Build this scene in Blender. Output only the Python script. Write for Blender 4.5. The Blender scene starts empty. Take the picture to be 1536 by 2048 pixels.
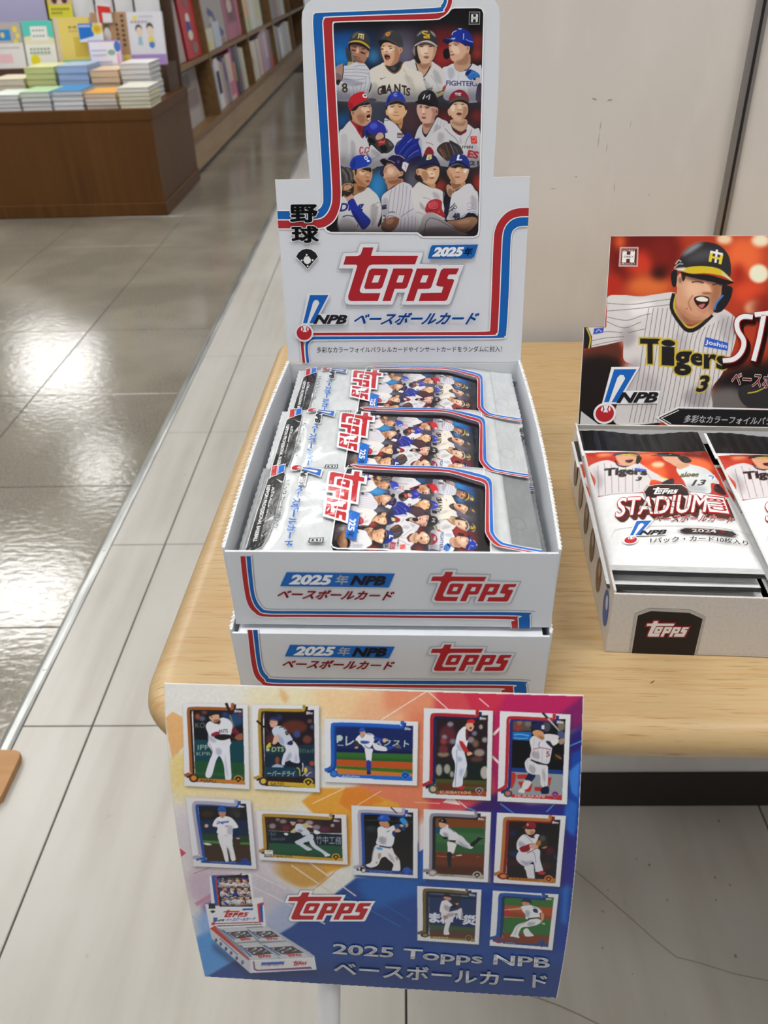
import bpy, bmesh, math, random
import numpy as np
from mathutils import Vector, Matrix
from mathutils.geometry import tessellate_polygon

SC = bpy.context.scene
COL = SC.collection
random.seed(7)

# ------------------------------------------------------------------ camera
F_PX, PITCH, YAW, ROLL, CAM_H = 1692.06, 0.580248, -0.033033, -0.030489, 0.914426
_fwd = np.array([math.sin(YAW)*math.cos(PITCH), math.cos(YAW)*math.cos(PITCH), -math.sin(PITCH)])
_rt = np.array([math.cos(YAW), -math.sin(YAW), 0.0])
_up = np.cross(_rt, _fwd)
CR = math.cos(ROLL)*_rt + math.sin(ROLL)*_up
CU = -math.sin(ROLL)*_rt + math.cos(ROLL)*_up
CW = _fwd
CP = np.array([0.0, 0.0, CAM_H])
cam = bpy.data.cameras.new('camera')
cam.sensor_fit = 'VERTICAL'; cam.sensor_height = 36.0
cam.lens = F_PX/2048*36.0
cam.clip_start = 0.02; cam.clip_end = 60
cam.dof.use_dof = True; cam.dof.focus_distance = 0.46; cam.dof.aperture_fstop = 18
cam_o = bpy.data.objects.new('camera', cam); COL.objects.link(cam_o)
cam_o.matrix_world = Matrix(((CR[0], CU[0], -CW[0], CP[0]), (CR[1], CU[1], -CW[1], CP[1]),
                             (CR[2], CU[2], -CW[2], CP[2]), (0, 0, 0, 1)))
SC.camera = cam_o

# ------------------------------------------------------------------ world, exposure
SC.view_settings.view_transform = 'Standard'
SC.view_settings.look = 'None'
SC.view_settings.gamma = 1.0
SC.view_settings.use_curve_mapping = False
SC.view_settings.exposure = 0.0
wd = bpy.data.worlds.new('shop_ambient'); SC.world = wd
wd.use_nodes = True
wd.node_tree.nodes['Background'].inputs[0].default_value = (0.98, 0.98, 1.0, 1)
wd.node_tree.nodes['Background'].inputs[1].default_value = 0.36
LAMP_STRENGTH = 16.2
CEIL_Z = 2.7

# ------------------------------------------------------------------ measuring helpers (photograph pixel -> place)
def ray(x, y):
    return CR*((x-768)/F_PX) - CU*((y-1024)/F_PX) + CW
def at_z(x, y, z=0.0):
    d = ray(x, y); return CP + d*((z-CP[2])/d[2])
class Plane:
    """a flat panel in the place: origin, right and up axes (metres)"""
    def __init__(s, o, ex, ey):
        s.o = np.array(o, float); s.ex = np.array(ex, float); s.ex /= np.linalg.norm(s.ex)
        e = np.array(ey, float); e -= s.ex*e.dot(s.ex); s.ey = e/np.linalg.norm(e)
        s.n = np.cross(s.ex, s.ey)
    def uv(s, x, y):
        d = ray(x, y); P = CP + d*((s.o-CP).dot(s.n)/d.dot(s.n))
        return ((P-s.o).dot(s.ex), (P-s.o).dot(s.ey))
    def P(s, u, v, h=0.0):
        return s.o + s.ex*u + s.ey*v + s.n*h

# ------------------------------------------------------------------ object helpers
def tag(o, label=None, cat=None, group=None, kind=None):
    if label: o['label'] = label
    if cat: o['category'] = cat
    if group: o['group'] = group
    if kind: o['kind'] = kind
    return o
def thing(name, label, cat, loc=(0, 0, 0), rotz=0.0, group=None, kind=None):
    o = bpy.data.objects.new(name, None); COL.objects.link(o)
    o.location = loc; o.rotation_euler = (0, 0, rotz); o.empty_display_size = 0.02
    return tag(o, label, cat, group, kind)
def link(name, me, parent=None, mats=None):
    o = bpy.data.objects.new(name, me); COL.objects.link(o)
    if parent is not None: o.parent = parent
    if mats is not None:
        for m in (mats if isinstance(mats, (list, tuple)) else [mats]): me.materials.append(m)
    return o
def obj(name, bm, m, parent=None, smooth=False):
    me = bpy.data.meshes.new(name); bmesh.ops.recalc_face_normals(bm, faces=bm.faces[:]); bm.to_mesh(me); bm.free()
    if smooth:
        for f in me.polygons: f.use_smooth = True
    return link(name, me, parent, m)
def add_box(bm, x0, y0, z0, x1, y1, z1, bev=0.0, M=None, mi=0):
    r = bmesh.ops.create_cube(bm, size=1.0); vs = r['verts']
    for v in vs:
        v.co = Vector(((x0+x1)/2+v.co.x*(x1-x0), (y0+y1)/2+v.co.y*(y1-y0), (z0+z1)/2+v.co.z*(z1-z0)))
    fs = list({f for v in vs for f in v.link_faces})
    if bev > 0:
        es = list({e for v in vs for e in v.link_edges})
        rr = bmesh.ops.bevel(bm, geom=es, offset=bev, segments=2, affect='EDGES', profile=0.5)
        vs = list({v for f in rr['faces'] for v in f.verts} | {v for v in vs if v.is_valid})
        fs = list({f for v in vs for f in v.link_faces})
    if M is not None:
        for v in vs: v.co = M @ v.co
    for f in fs: f.material_index = mi
    return vs
def box(name, x0, y0, z0, x1, y1, z1, m, parent=None, bev=0.0):
    bm = bmesh.new(); add_box(bm, x0, y0, z0, x1, y1, z1, bev); return obj(name, bm, m, parent)
def prism(bm, pts, z0, z1, M=None, mi=0):
    a = [bm.verts.new((x, y, z0)) for x, y in pts]; b = [bm.verts.new((x, y, z1)) for x, y in pts]
    n = len(pts); fs = [bm.faces.new(a[::-1]), bm.faces.new(b)]
    for i in range(n): fs.append(bm.faces.new((a[i], a[(i+1) % n], b[(i+1) % n], b[i])))
    for f in fs: f.material_index = mi
    if M is not None:
        for v in a+b: v.co = M @ v.co
def tube(bm, p0, p1, r0, r1=None, n=24, caps=True):
    r1 = r0 if r1 is None else r1
    p0 = Vector(p0); p1 = Vector(p1); d = (p1-p0).normalized()
    a = d.orthogonal().normalized(); b = d.cross(a)
    A = [bm.verts.new(p0+(a*math.cos(t)+b*math.sin(t))*r0) for t in [2*math.pi*i/n for i in range(n)]]
    B = [bm.verts.new(p1+(a*math.cos(t)+b*math.sin(t))*r1) for t in [2*math.pi*i/n for i in range(n)]]
    for i in range(n): bm.faces.new((A[i], A[(i+1) % n], B[(i+1) % n], B[i]))
    if caps: bm.faces.new(A[::-1]); bm.faces.new(B)
def plane_M(pl):
    return Matrix(((pl.ex[0], pl.ey[0], pl.n[0], pl.o[0]), (pl.ex[1], pl.ey[1], pl.n[1], pl.o[1]),
                   (pl.ex[2], pl.ey[2], pl.n[2], pl.o[2]), (0, 0, 0, 1)))

# ------------------------------------------------------------------ materials
def lin(c):
    if isinstance(c, str):
        c = [int(c[i:i+2], 16)/255 for i in (0, 2, 4)]
    return tuple((x/12.92 if x <= 0.04045 else ((x+0.055)/1.055)**2.4) for x in c)
def mat(name, col, rough=0.5, spec=0.5, noise=None, bump=None, metal=0.0, coat=0.0, trans=0.0):
    """noise=(scale xyz, detail, second colour, low, high); bump=(scale xyz, strength, distance)"""
    m = bpy.data.materials.new(name); m.use_nodes = True
    nt = m.node_tree; N = nt.nodes; L = nt.links; b = N['Principled BSDF']
    c = lin(col) if isinstance(col, str) else col
    b.inputs['Base Color'].default_value = (*c, 1)
    b.inputs['Roughness'].default_value = rough
    b.inputs['Specular IOR Level'].default_value = spec
    b.inputs['Metallic'].default_value = metal
    b.inputs['Coat Weight'].default_value = coat
    b.inputs['Transmission Weight'].default_value = trans
    tc = N.new('ShaderNodeTexCoord')
    def noise_node(scale, detail):
        mp = N.new('ShaderNodeMapping'); L.new(tc.outputs['Object'], mp.inputs['Vector'])
        mp.inputs['Scale'].default_value = scale
        n = N.new('ShaderNodeTexNoise'); n.inputs['Scale'].default_value = 1.0; n.inputs['Detail'].default_value = detail
        L.new(mp.outputs['Vector'], n.inputs['Vector']); return n
    if noise:
        sets = noise if isinstance(noise, list) else [noise]
        prev = None
        for (sc, det, c2, lo, hi) in sets:
            n = noise_node(sc, det)
            mr = N.new('ShaderNodeMapRange'); mr.inputs['From Min'].default_value = lo; mr.inputs['From Max'].default_value = hi
            L.new(n.outputs['Fac'], mr.inputs['Value'])
            mx = N.new('ShaderNodeMix'); mx.data_type = 'RGBA'
            L.new(mr.outputs['Result'], mx.inputs['Factor'])
            if prev is None: mx.inputs[6].default_value = (*c, 1)
            else: L.new(prev, mx.inputs[6])
            mx.inputs[7].default_value = (*(lin(c2) if isinstance(c2, str) else c2), 1)
            prev = mx.outputs[2]
        L.new(prev, b.inputs['Base Color'])
    if bump:
        n = noise_node(bump[0], 4.0)
        bp = N.new('ShaderNodeBump'); bp.inputs['Strength'].default_value = bump[1]; bp.inputs['Distance'].default_value = bump[2]
        L.new(n.outputs['Fac'], bp.inputs['Height']); L.new(bp.outputs['Normal'], b.inputs['Normal'])
    return m
def print_mat(name, rough=0.45, spec=0.4, coat=0.0, bump=None):
    """ink on paper / film: colour comes with the mesh, one tone per printed spot"""
    m = bpy.data.materials.new(name); m.use_nodes = True
    nt = m.node_tree; b = nt.nodes['Principled BSDF']
    a = nt.nodes.new('ShaderNodeVertexColor'); a.layer_name = 'ink'
    nt.links.new(a.outputs['Color'], b.inputs['Base Color'])
    b.inputs['Roughness'].default_value = rough; b.inputs['Specular IOR Level'].default_value = spec
    b.inputs['Coat Weight'].default_value = coat
    if bump:
        tc = nt.nodes.new('ShaderNodeTexCoord'); mp = nt.nodes.new('ShaderNodeMapping'); mp.inputs['Scale'].default_value = bump[0]
        n = nt.nodes.new('ShaderNodeTexNoise'); n.inputs['Scale'].default_value = 1.0
        bp = nt.nodes.new('ShaderNodeBump'); bp.inputs['Strength'].default_value = bump[1]; bp.inputs['Distance'].default_value = bump[2]
        nt.links.new(tc.outputs['Object'], mp.inputs['Vector']); nt.links.new(mp.outputs['Vector'], n.inputs['Vector'])
        nt.links.new(n.outputs['Fac'], bp.inputs['Height']); nt.links.new(bp.outputs['Normal'], b.inputs['Normal'])
    return m
def emit_mat(name, col, s):
    m = bpy.data.materials.new(name); m.use_nodes = True
    b = m.node_tree.nodes['Principled BSDF']
    b.inputs['Base Color'].default_value = (*col, 1)
    b.inputs['Emission Color'].default_value = (*col, 1); b.inputs['Emission Strength'].default_value = s
    return m
# ================================================================== SETTING
def world_mat(m):
    """let a surface's texture run on in room coordinates instead of per object"""
    nt = m.node_tree
    g = nt.nodes.new('ShaderNodeNewGeometry')
    for n in nt.nodes:
        if n.type == 'MAPPING':
            for l in list(n.inputs['Vector'].links): nt.links.remove(l)
            nt.links.new(g.outputs['Position'], n.inputs['Vector'])
    return m
M_CREAM = world_mat(mat('cream_tile', 'bdbab3', 0.3, 0.4,
    [((26, 2.2, 1), 5, 'aeaaa1', 0.42, 0.72), ((5, 3, 1), 3, 'c5c3bd', 0.45, 0.75), ((60, 34, 1), 2, '9c978b', 0.72, 0.84)],
    bump=((30, 30, 30), 0.08, 0.002)))
M_GREY = world_mat(mat('grey_tile', '888377', 0.12, 0.6,
    [((220, 220, 1), 3, '6d685c', 0.42, 0.62), ((3, 3, 1), 3, '948e80', 0.4, 0.7)],
    bump=((45, 80, 40), 0.5, 0.0011)))
M_GROUT = mat('dark_grout', '3d3b37', 0.8)
M_METAL_STRIP = world_mat(mat('brushed_aluminium', '9a9c9a', 0.34, 0.5, ((90, 6, 60), 4, 'c9cbc8', 0.4, 0.7), metal=0.75, bump=((180, 180, 180), 0.25, 0.001)))
M_WALL = world_mat(mat('off_white_wall', 'dad7d3', 0.6, 0.25,
    [((7, 7, 3), 4, 'd1ccc7', 0.45, 0.75), ((40, 40, 14), 3, 'dedbd7', 0.5, 0.8)], bump=((300, 300, 300), 0.06, 0.0005)))
M_BASEBOARD = mat('dark_brown_vinyl', '2a211d', 0.55)
M_TRIM = mat('steel_trim', 'a09c98', 0.28, 0.5, metal=0.9)
M_TRIM_D = mat('trim_groove', '35302c', 0.4, 0.5, metal=0.6)
M_CEIL = mat('ceiling_board', 'e6e3dd', 0.85)
M_LAMP_FRAME = mat('lamp_frame_white', 'e9e9e6', 0.4)
M_DIFF = emit_mat('lamp_diffuser', (1.0, 0.985, 0.96), LAMP_STRENGTH)
M_SCUFF = mat('wall_scuff', 'a8a097', 0.7)

T = 0.45; X0 = -0.4575; Y0 = 2.1926; YL = 2.4094; XS0, XS1 = -0.5777, -0.5595
fl = box('floor', -6.0, -1.2, -0.05, 3.0, 12.0, -0.003, M_GROUT); tag(fl, kind='structure')
tile_cache = {}
def tile(x0, y0, x1, y1, m, gap=0.0011, z=0.0):
    w, d = round(x1-x0, 4), round(y1-y0, 4); k = (w, d, m.name)
    if k not in tile_cache:
        bm = bmesh.new(); add_box(bm, gap, gap, -0.006, w-gap, d-gap, 0.0)
        top = [e for e in bm.edges if all(v.co.z > -0.001 for v in e.verts)]
        bmesh.ops.bevel(bm, geom=top, offset=0.0008, segments=1, affect='EDGES')
        me = bpy.data.meshes.new('floor_tile'); bm.to_mesh(me); bm.free(); me.materials.append(m); tile_cache[k] = me
    o = link('floor_tile', tile_cache[k], fl); o.location = (x0, y0, z)
for r in range(-12, 7):
    ya, yb = Y0-(r+1)*T, Y0-r*T
    if yb < -0.6: continue
    tile(XS1, ya, X0, yb, M_CREAM)
    for i in range(3):
        if i > 1 and ya > 0.75: continue
        if ya > 0.8 and i > 0: continue
        tile(X0+i*T, ya, X0+(i+1)*T, yb, M_CREAM)
for r in range(-15, 4):
    yb = YL-r*T; ya = yb-T
    xs = XS0
    for i in range(4):
        if ya > 3.9 and i > 1: break
        xa = -0.95-i*T
        tile(xa, ya, xs, yb, M_GREY, z=-0.001); xs = xa
ms = thing('trim_1', None, None, kind='structure')
bm = bmesh.new(); prism(bm, [(XS0, -0.001), (XS1, -0.001), (XS1, 0.0004), (XS1-0.004, 0.0022), (XS0+0.005, 0.0022), (XS0, 0.0004)], 0, 9.4,
                        Matrix(((1, 0, 0, 0), (0, 0, 1, -0.4), (0, 1, 0, 0), (0, 0, 0, 1))))
obj('threshold_strip', bm, M_METAL_STRIP, ms)
for sy in (0.957, 1.2735, 1.59, 1.906, 2.22):
    bm = bmesh.new(); tube(bm, (-0.5675, sy, 0.002), (-0.5675, sy, 0.0031), 0.0034, 0.0026, 14)
    add_box(bm, -0.5675-0.0024, sy-0.0004, 0.003, -0.5675+0.0024, sy+0.0004, 0.0033)
    obj('screw', bm, M_METAL_STRIP, ms, False)

M_LINE = mat('floor_mark', '87826f', 0.5)
for pts, w in (([(1149, 1740), (1200, 1783), (1260, 1835), (1310, 1880), (1352, 1914)], 2.0), ([(1352, 1914), (1400, 1926), (1470, 1948), (1540, 1962)], 1.6), ([(1060, 1990), (1120, 2012), (1160, 2030), (1200, 2050)], 2.4)):
    Q = np.array([at_z(x, y, 0.0003)[:2] for x, y in pts]); d_ = np.gradient(Q, axis=0); d_ /= np.linalg.norm(d_, axis=1, keepdims=True)
    n_ = np.stack([-d_[:, 1], d_[:, 0]], 1)*w*0.0003
    bm = bmesh.new(); A_ = [bm.verts.new((*p, 0.0003)) for p in Q+n_]; B_ = [bm.verts.new((*p, 0.0003)) for p in Q-n_]
    for i in range(len(Q)-1): bm.faces.new((A_[i], B_[i], B_[i+1], A_[i+1]))
    obj('floor_line', bm, M_LINE, fl)  # thin darker line laid across the cream tiles
rs = random.Random(5)
for (x, y, r_) in ((1438, 1642, 4), (1273, 1718, 3), (1299, 1731, 4), (1335, 1800, 3), (1206, 1823, 3), (1205, 1896, 3), (1432, 1800, 3), (1470, 1912, 4), (1265, 1948, 2), (1430, 1755, 3), (1460, 1770, 3), (1216, 1780, 2)):
    c_ = at_z(x, y, 0.0003); bm = bmesh.new()
    bm.faces.new([bm.verts.new((c_[0]+r_*0.00042*math.cos(a_)*rs.uniform(0.5, 1.4), c_[1]+r_*0.0005*math.sin(a_)*rs.uniform(0.5, 1.4), 0.0003)) for a_ in np.linspace(0, 6.28, 9)[:-1]])
    obj('dirt_spot', bm, M_LINE, fl)

# pillar wall behind the table
WY = 0.707; WXL = -0.045
wl = box('wall_back', WXL, WY, 0.0, 1.7, 1.2, CEIL_Z, M_WALL); tag(wl, kind='structure')
bm = bmesh.new(); add_box(bm, WXL-0.004, WY-0.005, 0, 1.7, WY, 0.06, 0.001); add_box(bm, WXL-0.005, WY, 0, WXL, 1.2, 0.06, 0.001)
bb = obj('baseboard_back', bm, M_BASEBOARD); tag(bb, kind='structure')
tr = thing('trim_2', None, None, kind='structure')
box('trim_rail', 0.2525, WY-0.005, 0.633, 0.2612, WY, CEIL_Z, M_TRIM, tr, 0.0008)
box('trim_groove', 0.2562, WY-0.0062, 0.633, 0.2579, WY-0.004, CEIL_Z, M_TRIM_D, tr, 0.0003)
WP = Plane((0, WY, 0), (1, 0, 0), (0, 0, 1))
for (xa, ya, xb, yb, w) in [(1203, 240, 1199, 262, 1.6), (1199, 265, 1195, 298, 1.2), (1215, 286, 1212, 305, 1.4), (1263, 240, 1259, 258, 1.0),
                            (1184, 196, 1194, 200, 2.6), (1214, 201, 1225, 199, 3.0), (1100, 377, 1113, 377, 1.2), (1228, 364, 1229, 385, 1.4), (1297, 388, 1299, 391, 2.0), (1150, 353, 1154, 354, 2.2)]:
    a = np.array(WP.uv(xa, ya)); b = np.array(WP.uv(xb, yb)); d = b-a; d /= np.linalg.norm(d); nrm = np.array([-d[1], d[0]])*w*0.00022
    bm = bmesh.new(); vs = [bm.verts.new(WP.P(*q, 0.0002)) for q in (a-d*0.0004, a*0.5+b*0.5-nrm, b+d*0.0004, a*0.5+b*0.5+nrm)]
    bm.faces.new(vs); bm.normal_update()
    obj('scuff_mark', bm, M_SCUFF, wl)

# ceiling with light panels; those by table, viewer and counter front are added fill
ce = box('ceiling', -7.0, -4.0, CEIL_Z, 4.0, 12.0, CEIL_Z+0.05, M_CEIL); tag(ce, kind='structure')
lamp_me = None
LAMPS = [(-2.6, 4.45, 0.36, 'above the left end of the book counter'), (-3.72, 8.35, 0.42, 'far down the shop on the left'), (-2.6, 6.15, 0.2, 'behind the book counter'),
         (-0.5, 2.75, 0.3, 'over the aisle in front of the pillar'), (-0.3, 0.0, 0.33, 'added unseen above the near edge of the wooden table'), (1.3, -0.1, 0.33, 'added unseen over the right end of the wooden table'), (-1.7, 0.7, 0.30, 'added unseen over the grey tiles left of the table'),
         (-1.4, -1.7, 0.30, 'added unseen behind the viewer on the left'), (-3.2, 1.6, 0.36, 'over the grey tiles far left'), (-4.6, 5.2, 0.36, 'far left beyond the book counter'),
         (0.2, 4.6, 0.3, 'over the aisle behind the pillar'), (0.2, 7.0, 0.3, 'over the far end of the aisle'), (-1.9, 2.9, 0.3, 'added unseen to brighten the book counter')]
for i, (lx, ly, lw, where) in enumerate(LAMPS):
    t = thing('ceiling_light', 'square white ceiling light panel '+where, 'ceiling light', (lx, ly, CEIL_Z), 0, 'ceiling light panels')
    bm = bmesh.new()
    for a in range(4):
        add_box(bm, -lw-0.03, lw, -0.03, lw+0.03, lw+0.03, 0.0, M=Matrix.Rotation(a*math.pi/2, 4, 'Z'))
    obj('lamp_frame', bm, M_LAMP_FRAME, t)
    box('diffuser', -lw, -lw, -0.022, lw, lw, -0.012, M_DIFF, t)

# ================================================================== WOODEN TABLE
M_WOOD = mat('light_beech', 'b69a6f', 0.34, 0.45,
    [((4, 30, 12), 4, 'c0a67c', 0.42, 0.7), ((22, 420, 90), 4, 'b28c58', 0.5, 0.72), ((48, 1100, 200), 2, '997646', 0.60, 0.74)],
    bump=((40, 700, 200), 0.06, 0.001))
TZ = 0.633; TYAW = math.radians(-1.75)
tb = thing('display_table', 'light beech wooden display table with rounded edges against the off-white wall', 'table', (-0.1262, 0.2598, 0), TYAW)
def rrect(w, d, r, k, inset):
    """outline of the table top, front corners rounded; inset shrinks it"""
    pts = []
    rr = max(r-inset, 0.004)
    for cx, cy, a0 in ((inset+rr, inset+rr, 180), (w-inset-rr, inset+rr, 270)):
        for j in range(k+1):
            a = math.radians(a0+90*j/k); pts.append((cx+rr*math.cos(a), cy+rr*math.sin(a)))
    pts += [(w-inset, d), (inset, d)]
    return pts
bm = bmesh.new(); prof = []
TH = 0.0215; OV = 0.0125
for j in range(9):
    a = math.radians(90-180*j/8); prof.append((OV*(1-math.cos(a)), TZ-TH/2+TH/2*math.sin(a)))
loops = [[bm.verts.new((x, y, z)) for x, y in rrect(1.25, 0.4405, 0.034, 12, ins)] for ins, z in prof]
n = len(loops[0])
bm.faces.new(loops[0]); bm.faces.new(loops[-1][::-1])
for a, b in zip(loops, loops[1:]):
    for i in range(n): bm.faces.new((a[i], a[(i+1) % n], b[(i+1) % n], b[i]))
tt = obj('tabletop', bm, M_WOOD, tb, True)
for f in tt.data.polygons: f.use_smooth = abs(f.normal.z) < 0.999 and f.normal.y < 0.95
tt.data.set_sharp_from_angle(angle=math.radians(50))
for u in (0.10, 1.05):
    box('leg', u, 0.33, 0.0, u+0.06, 0.39, TZ-TH, M_WOOD, tb, 0.003)
box('apron', 0.10, 0.345, TZ-TH-0.04, 1.11, 0.365, TZ-TH, M_WOOD, tb, 0.002)
bm = bmesh.new(); vs = [bm.verts.new(at_z(x, y, TZ+0.0002)) for x, y in ((1299, 1367), (1304, 1363), (1311, 1359.5), (1305, 1366))]; bm.faces.new(vs)
o = obj('scratch_mark', bm, mat('dark_scratch', '5a452c', 0.6), tb); o.matrix_parent_inverse = tb.matrix_basis.inverted()
# ================================================================== PRINTING: soft picture areas (Canvas) and crisp graphics (Ink)
def spline(pts, closed=True, k=5):
    P = np.array(pts, float); n = len(P)
    if n < 3: return P
    out = []
    rng = range(n) if closed else range(n-1)
    for i in rng:
        if closed: p0, p1, p2, p3 = P[i-1], P[i], P[(i+1) % n], P[(i+2) % n]
        else: p0, p1, p2, p3 = P[max(i-1, 0)], P[i], P[i+1], P[min(i+2, n-1)]
        for j in range(k):
            t = j/k
            out.append(0.5*((2*p1)+(p2-p0)*t+(2*p0-5*p1+4*p2-p3)*t*t+(3*p1-p0-3*p2+p3)*t**3))
    if not closed: out.append(P[-1])
    return np.array(out)
def stroke_outline(pts, w0, w1=None):
    P = np.array(pts, float); w1 = w0 if w1 is None else w1
    d = np.gradient(P, axis=0); d /= np.maximum(np.linalg.norm(d, axis=1, keepdims=True), 1e-9)
    n = np.stack([-d[:, 1], d[:, 0]], 1); w = np.linspace(w0, w1, len(P))[:, None]/2
    return np.vstack([P+n*w, (P-n*w)[::-1]])
def ell(cx, cy, rx, ry, rot=0.0, n=22):
    a = np.linspace(0, 2*math.pi, n, endpoint=False); r = math.radians(rot)
    x, y = rx*np.cos(a), ry*np.sin(a)
    return np.stack([cx+x*math.cos(r)-y*math.sin(r), cy+x*math.sin(r)+y*math.cos(r)], 1)
def hex3(h): return np.array([int(h[i:i+2], 16)/255 for i in (0, 2, 4)])
def gblur(a, s):
    r = max(1, int(s*2.6+0.5)); k = np.exp(-0.5*(np.arange(-r, r+1)/s)**2); k /= k.sum()
    for ax in (0, 1):
        pad = [(0, 0), (0, 0)]; pad[ax] = (r, r); b = np.pad(a, pad, mode='edge'); o = np.zeros_like(a)
        for i, kk in enumerate(k):
            o += kk*(b[i:i+a.shape[0]] if ax == 0 else b[:, i:i+a.shape[1]])
        a = o
    return a
class Canvas:
    """soft printed picture; x,y in the units of the tracing it was measured in"""
    def __init__(s, x0, y0, x1, y1, res=1.0, bg='000000'):
        s.x0, s.y0, s.x1, s.y1, s.res = x0, y0, x1, y1, res
        s.w = int(round((x1-x0)*res))+1; s.h = int(round((y1-y0)*res))+1
        s.a = np.empty((s.h, s.w, 3)); s.a[:] = hex3(bg)
        s.o = (0, 0); s.k = 1.0; s.clip = None
    def frame(s, ox, oy, k): s.o = (ox, oy); s.k = k          # tracing frame: pos = o + p/k
    def mask(s, pts, blur=0.0, tris=None):
        P = (np.array(pts, float)/s.k+np.array(s.o)-np.array([s.x0, s.y0]))*s.res
        m = int(blur*s.res*3)+2
        ax, ay = np.floor(P.min(0)).astype(int)-m; bx, by = np.ceil(P.max(0)).astype(int)+m
        ax, ay = max(ax, 0), max(ay, 0); bx, by = min(bx, s.w-1), min(by, s.h-1)
        if bx <= ax or by <= ay: return None
        SS = 3; nx, ny = bx-ax+1, by-ay+1
        ys = ay-0.5+(np.arange(ny*SS)+0.5)/SS; xs = ax-0.5+(np.arange(nx*SS)+0.5)/SS
        acc = np.zeros((ny*SS, nx*SS), bool); n = len(P)
        E = [(i, (i+1) % n) for i in range(n)] if tris is None else tris
        for i, j in E:
            (xa, ya), (xb, yb) = P[i], P[j]
            if ya == yb: continue
            lo, hi = (ya, yb) if ya < yb else (yb, ya)
            r0, r1 = np.searchsorted(ys, lo), np.searchsorted(ys, hi)
            if r1 <= r0: continue
            xc = xa+(ys[r0:r1]-ya)*(xb-xa)/(yb-ya)
            acc[r0:r1] ^= xs[None, :] < xc[:, None]
        M = acc.reshape(ny, SS, nx, SS).mean((1, 3))
        if blur > 0: M = gblur(M, blur*s.res)
        return ax, ay, bx, by, M
    def fill(s, pts, col, blur=0.0, alpha=1.0, tris=None):
        r = s.mask(pts, blur, tris)
        if r is None: return
        ax, ay, bx, by, M = r; M = M*alpha
        if s.clip is not None: M = M*s.clip[ay:by+1, ax:bx+1]
        v = s.a[ay:by+1, ax:bx+1]; v += (hex3(col)-v)*M[..., None]
    def set_clip(s, pts):
        s.clip = None
        if pts is None: return
        r = s.mask(pts, 0.0); c = np.zeros((s.h, s.w))
        if r is not None: ax, ay, bx, by, M = r; c[ay:by+1, ax:bx+1] = M
        s.clip = c
    def draw(s, text):
        """one mark per line: kind colour [bBLUR] [aALPHA] numbers   (s smooth, p straight, l smooth line, k straight line, e ellipse)"""
        for ln in text.strip().split('\n'):
            w = ln.split()
            if not w or w[0].startswith('#'): continue
            kind, col = w[0], w[1]; blur, al = 0.0, 1.0; i = 2
            while w[i][0] in 'ba': 
                if w[i][0] == 'b': blur = float(w[i][1:])/s.k
                else: al = float(w[i][1:])
                i += 1
            if kind == 't':          # t colour bold,shear bl br tl WORD
                bo, sh = [float(q) for q in w[i].split(',')]
                bl, br, tl = [np.array([float(q) for q in t.split(',')]) for t in w[i+1:i+4]]
                V, E = text_edges(' '.join(w[i+4:]), bo, sh)
                s.fill(bl+V[:, :1]*(br-bl)+V[:, 1:]*(tl-bl), col, blur, al, tris=E); continue
            if kind in 'lk':
                ww = [float(q) for q in w[i].split(',')]; i += 1
            v = [tuple(float(q) for q in t.split(',')) for t in w[i:]]
            if kind == 's': P = spline(v)
            elif kind == 'p': P = v
            elif kind in 'lk': P = stroke_outline(spline(v, False, 4) if kind == 'l' and len(v) > 2 else v, ww[0], ww[-1])
            elif kind == 'e': P = ell(v[0][0], v[0][1], v[1][0], v[1][1], v[2][0] if len(v) > 2 else 0)
            s.fill(P, col, blur, al)
    def mesh(s, name, fn, K=1.0, keep=None, step=1):
        """grid mesh, one vertex per printed spot; fn(X,Y)->Nx3 places it"""
        a = s.a[::step, ::step]; h, w = a.shape[:2]
        X, Y = np.meshgrid(s.x0+np.arange(w)*step/s.res, s.y0+np.arange(h)*step/s.res)
        co = fn(X.ravel(), Y.ravel()).astype(np.float32)
        idx = np.arange(h*w).reshape(h, w)
        q = np.stack([idx[1:, :-1], idx[1:, 1:], idx[:-1, 1:], idx[:-1, :-1]], -1).reshape(-1, 4)
        if keep is not None:
            kk = keep[::step, ::step]; ok = (kk[1:, :-1]+kk[1:, 1:]+kk[:-1, 1:]+kk[:-1, :-1]) >= 2.0
            q = q[ok.ravel()]
            used = np.unique(q); re = np.zeros(h*w, int); re[used] = np.arange(len(used)); q = re[q]; co = co[used]
            a = a.reshape(-1, 3)[used]
        else: a = a.reshape(-1, 3)
        me = bpy.data.meshes.new(name)
        me.vertices.add(len(co)); me.vertices.foreach_set('co', co.ravel())
        me.loops.add(q.size); me.loops.foreach_set('vertex_index', q.ravel().astype(np.int32))
        me.polygons.add(len(q)); me.polygons.foreach_set('loop_start', np.arange(0, q.size, 4, dtype=np.int32))
        me.update(calc_edges=True)
        ca = me.color_attributes.new('ink', 'FLOAT_COLOR', 'POINT')
        c = np.ones((len(co), 4), np.float32); v = np.clip(a, 0, 1)
        c[:, :3] = np.clip(np.where(v <= 0.04045, v/12.92, ((v+0.055)/1.055)**2.4)*K, 0, 0.92)
        ca.data.foreach_set('color', c.ravel())
        return me
_txt = {}
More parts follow.
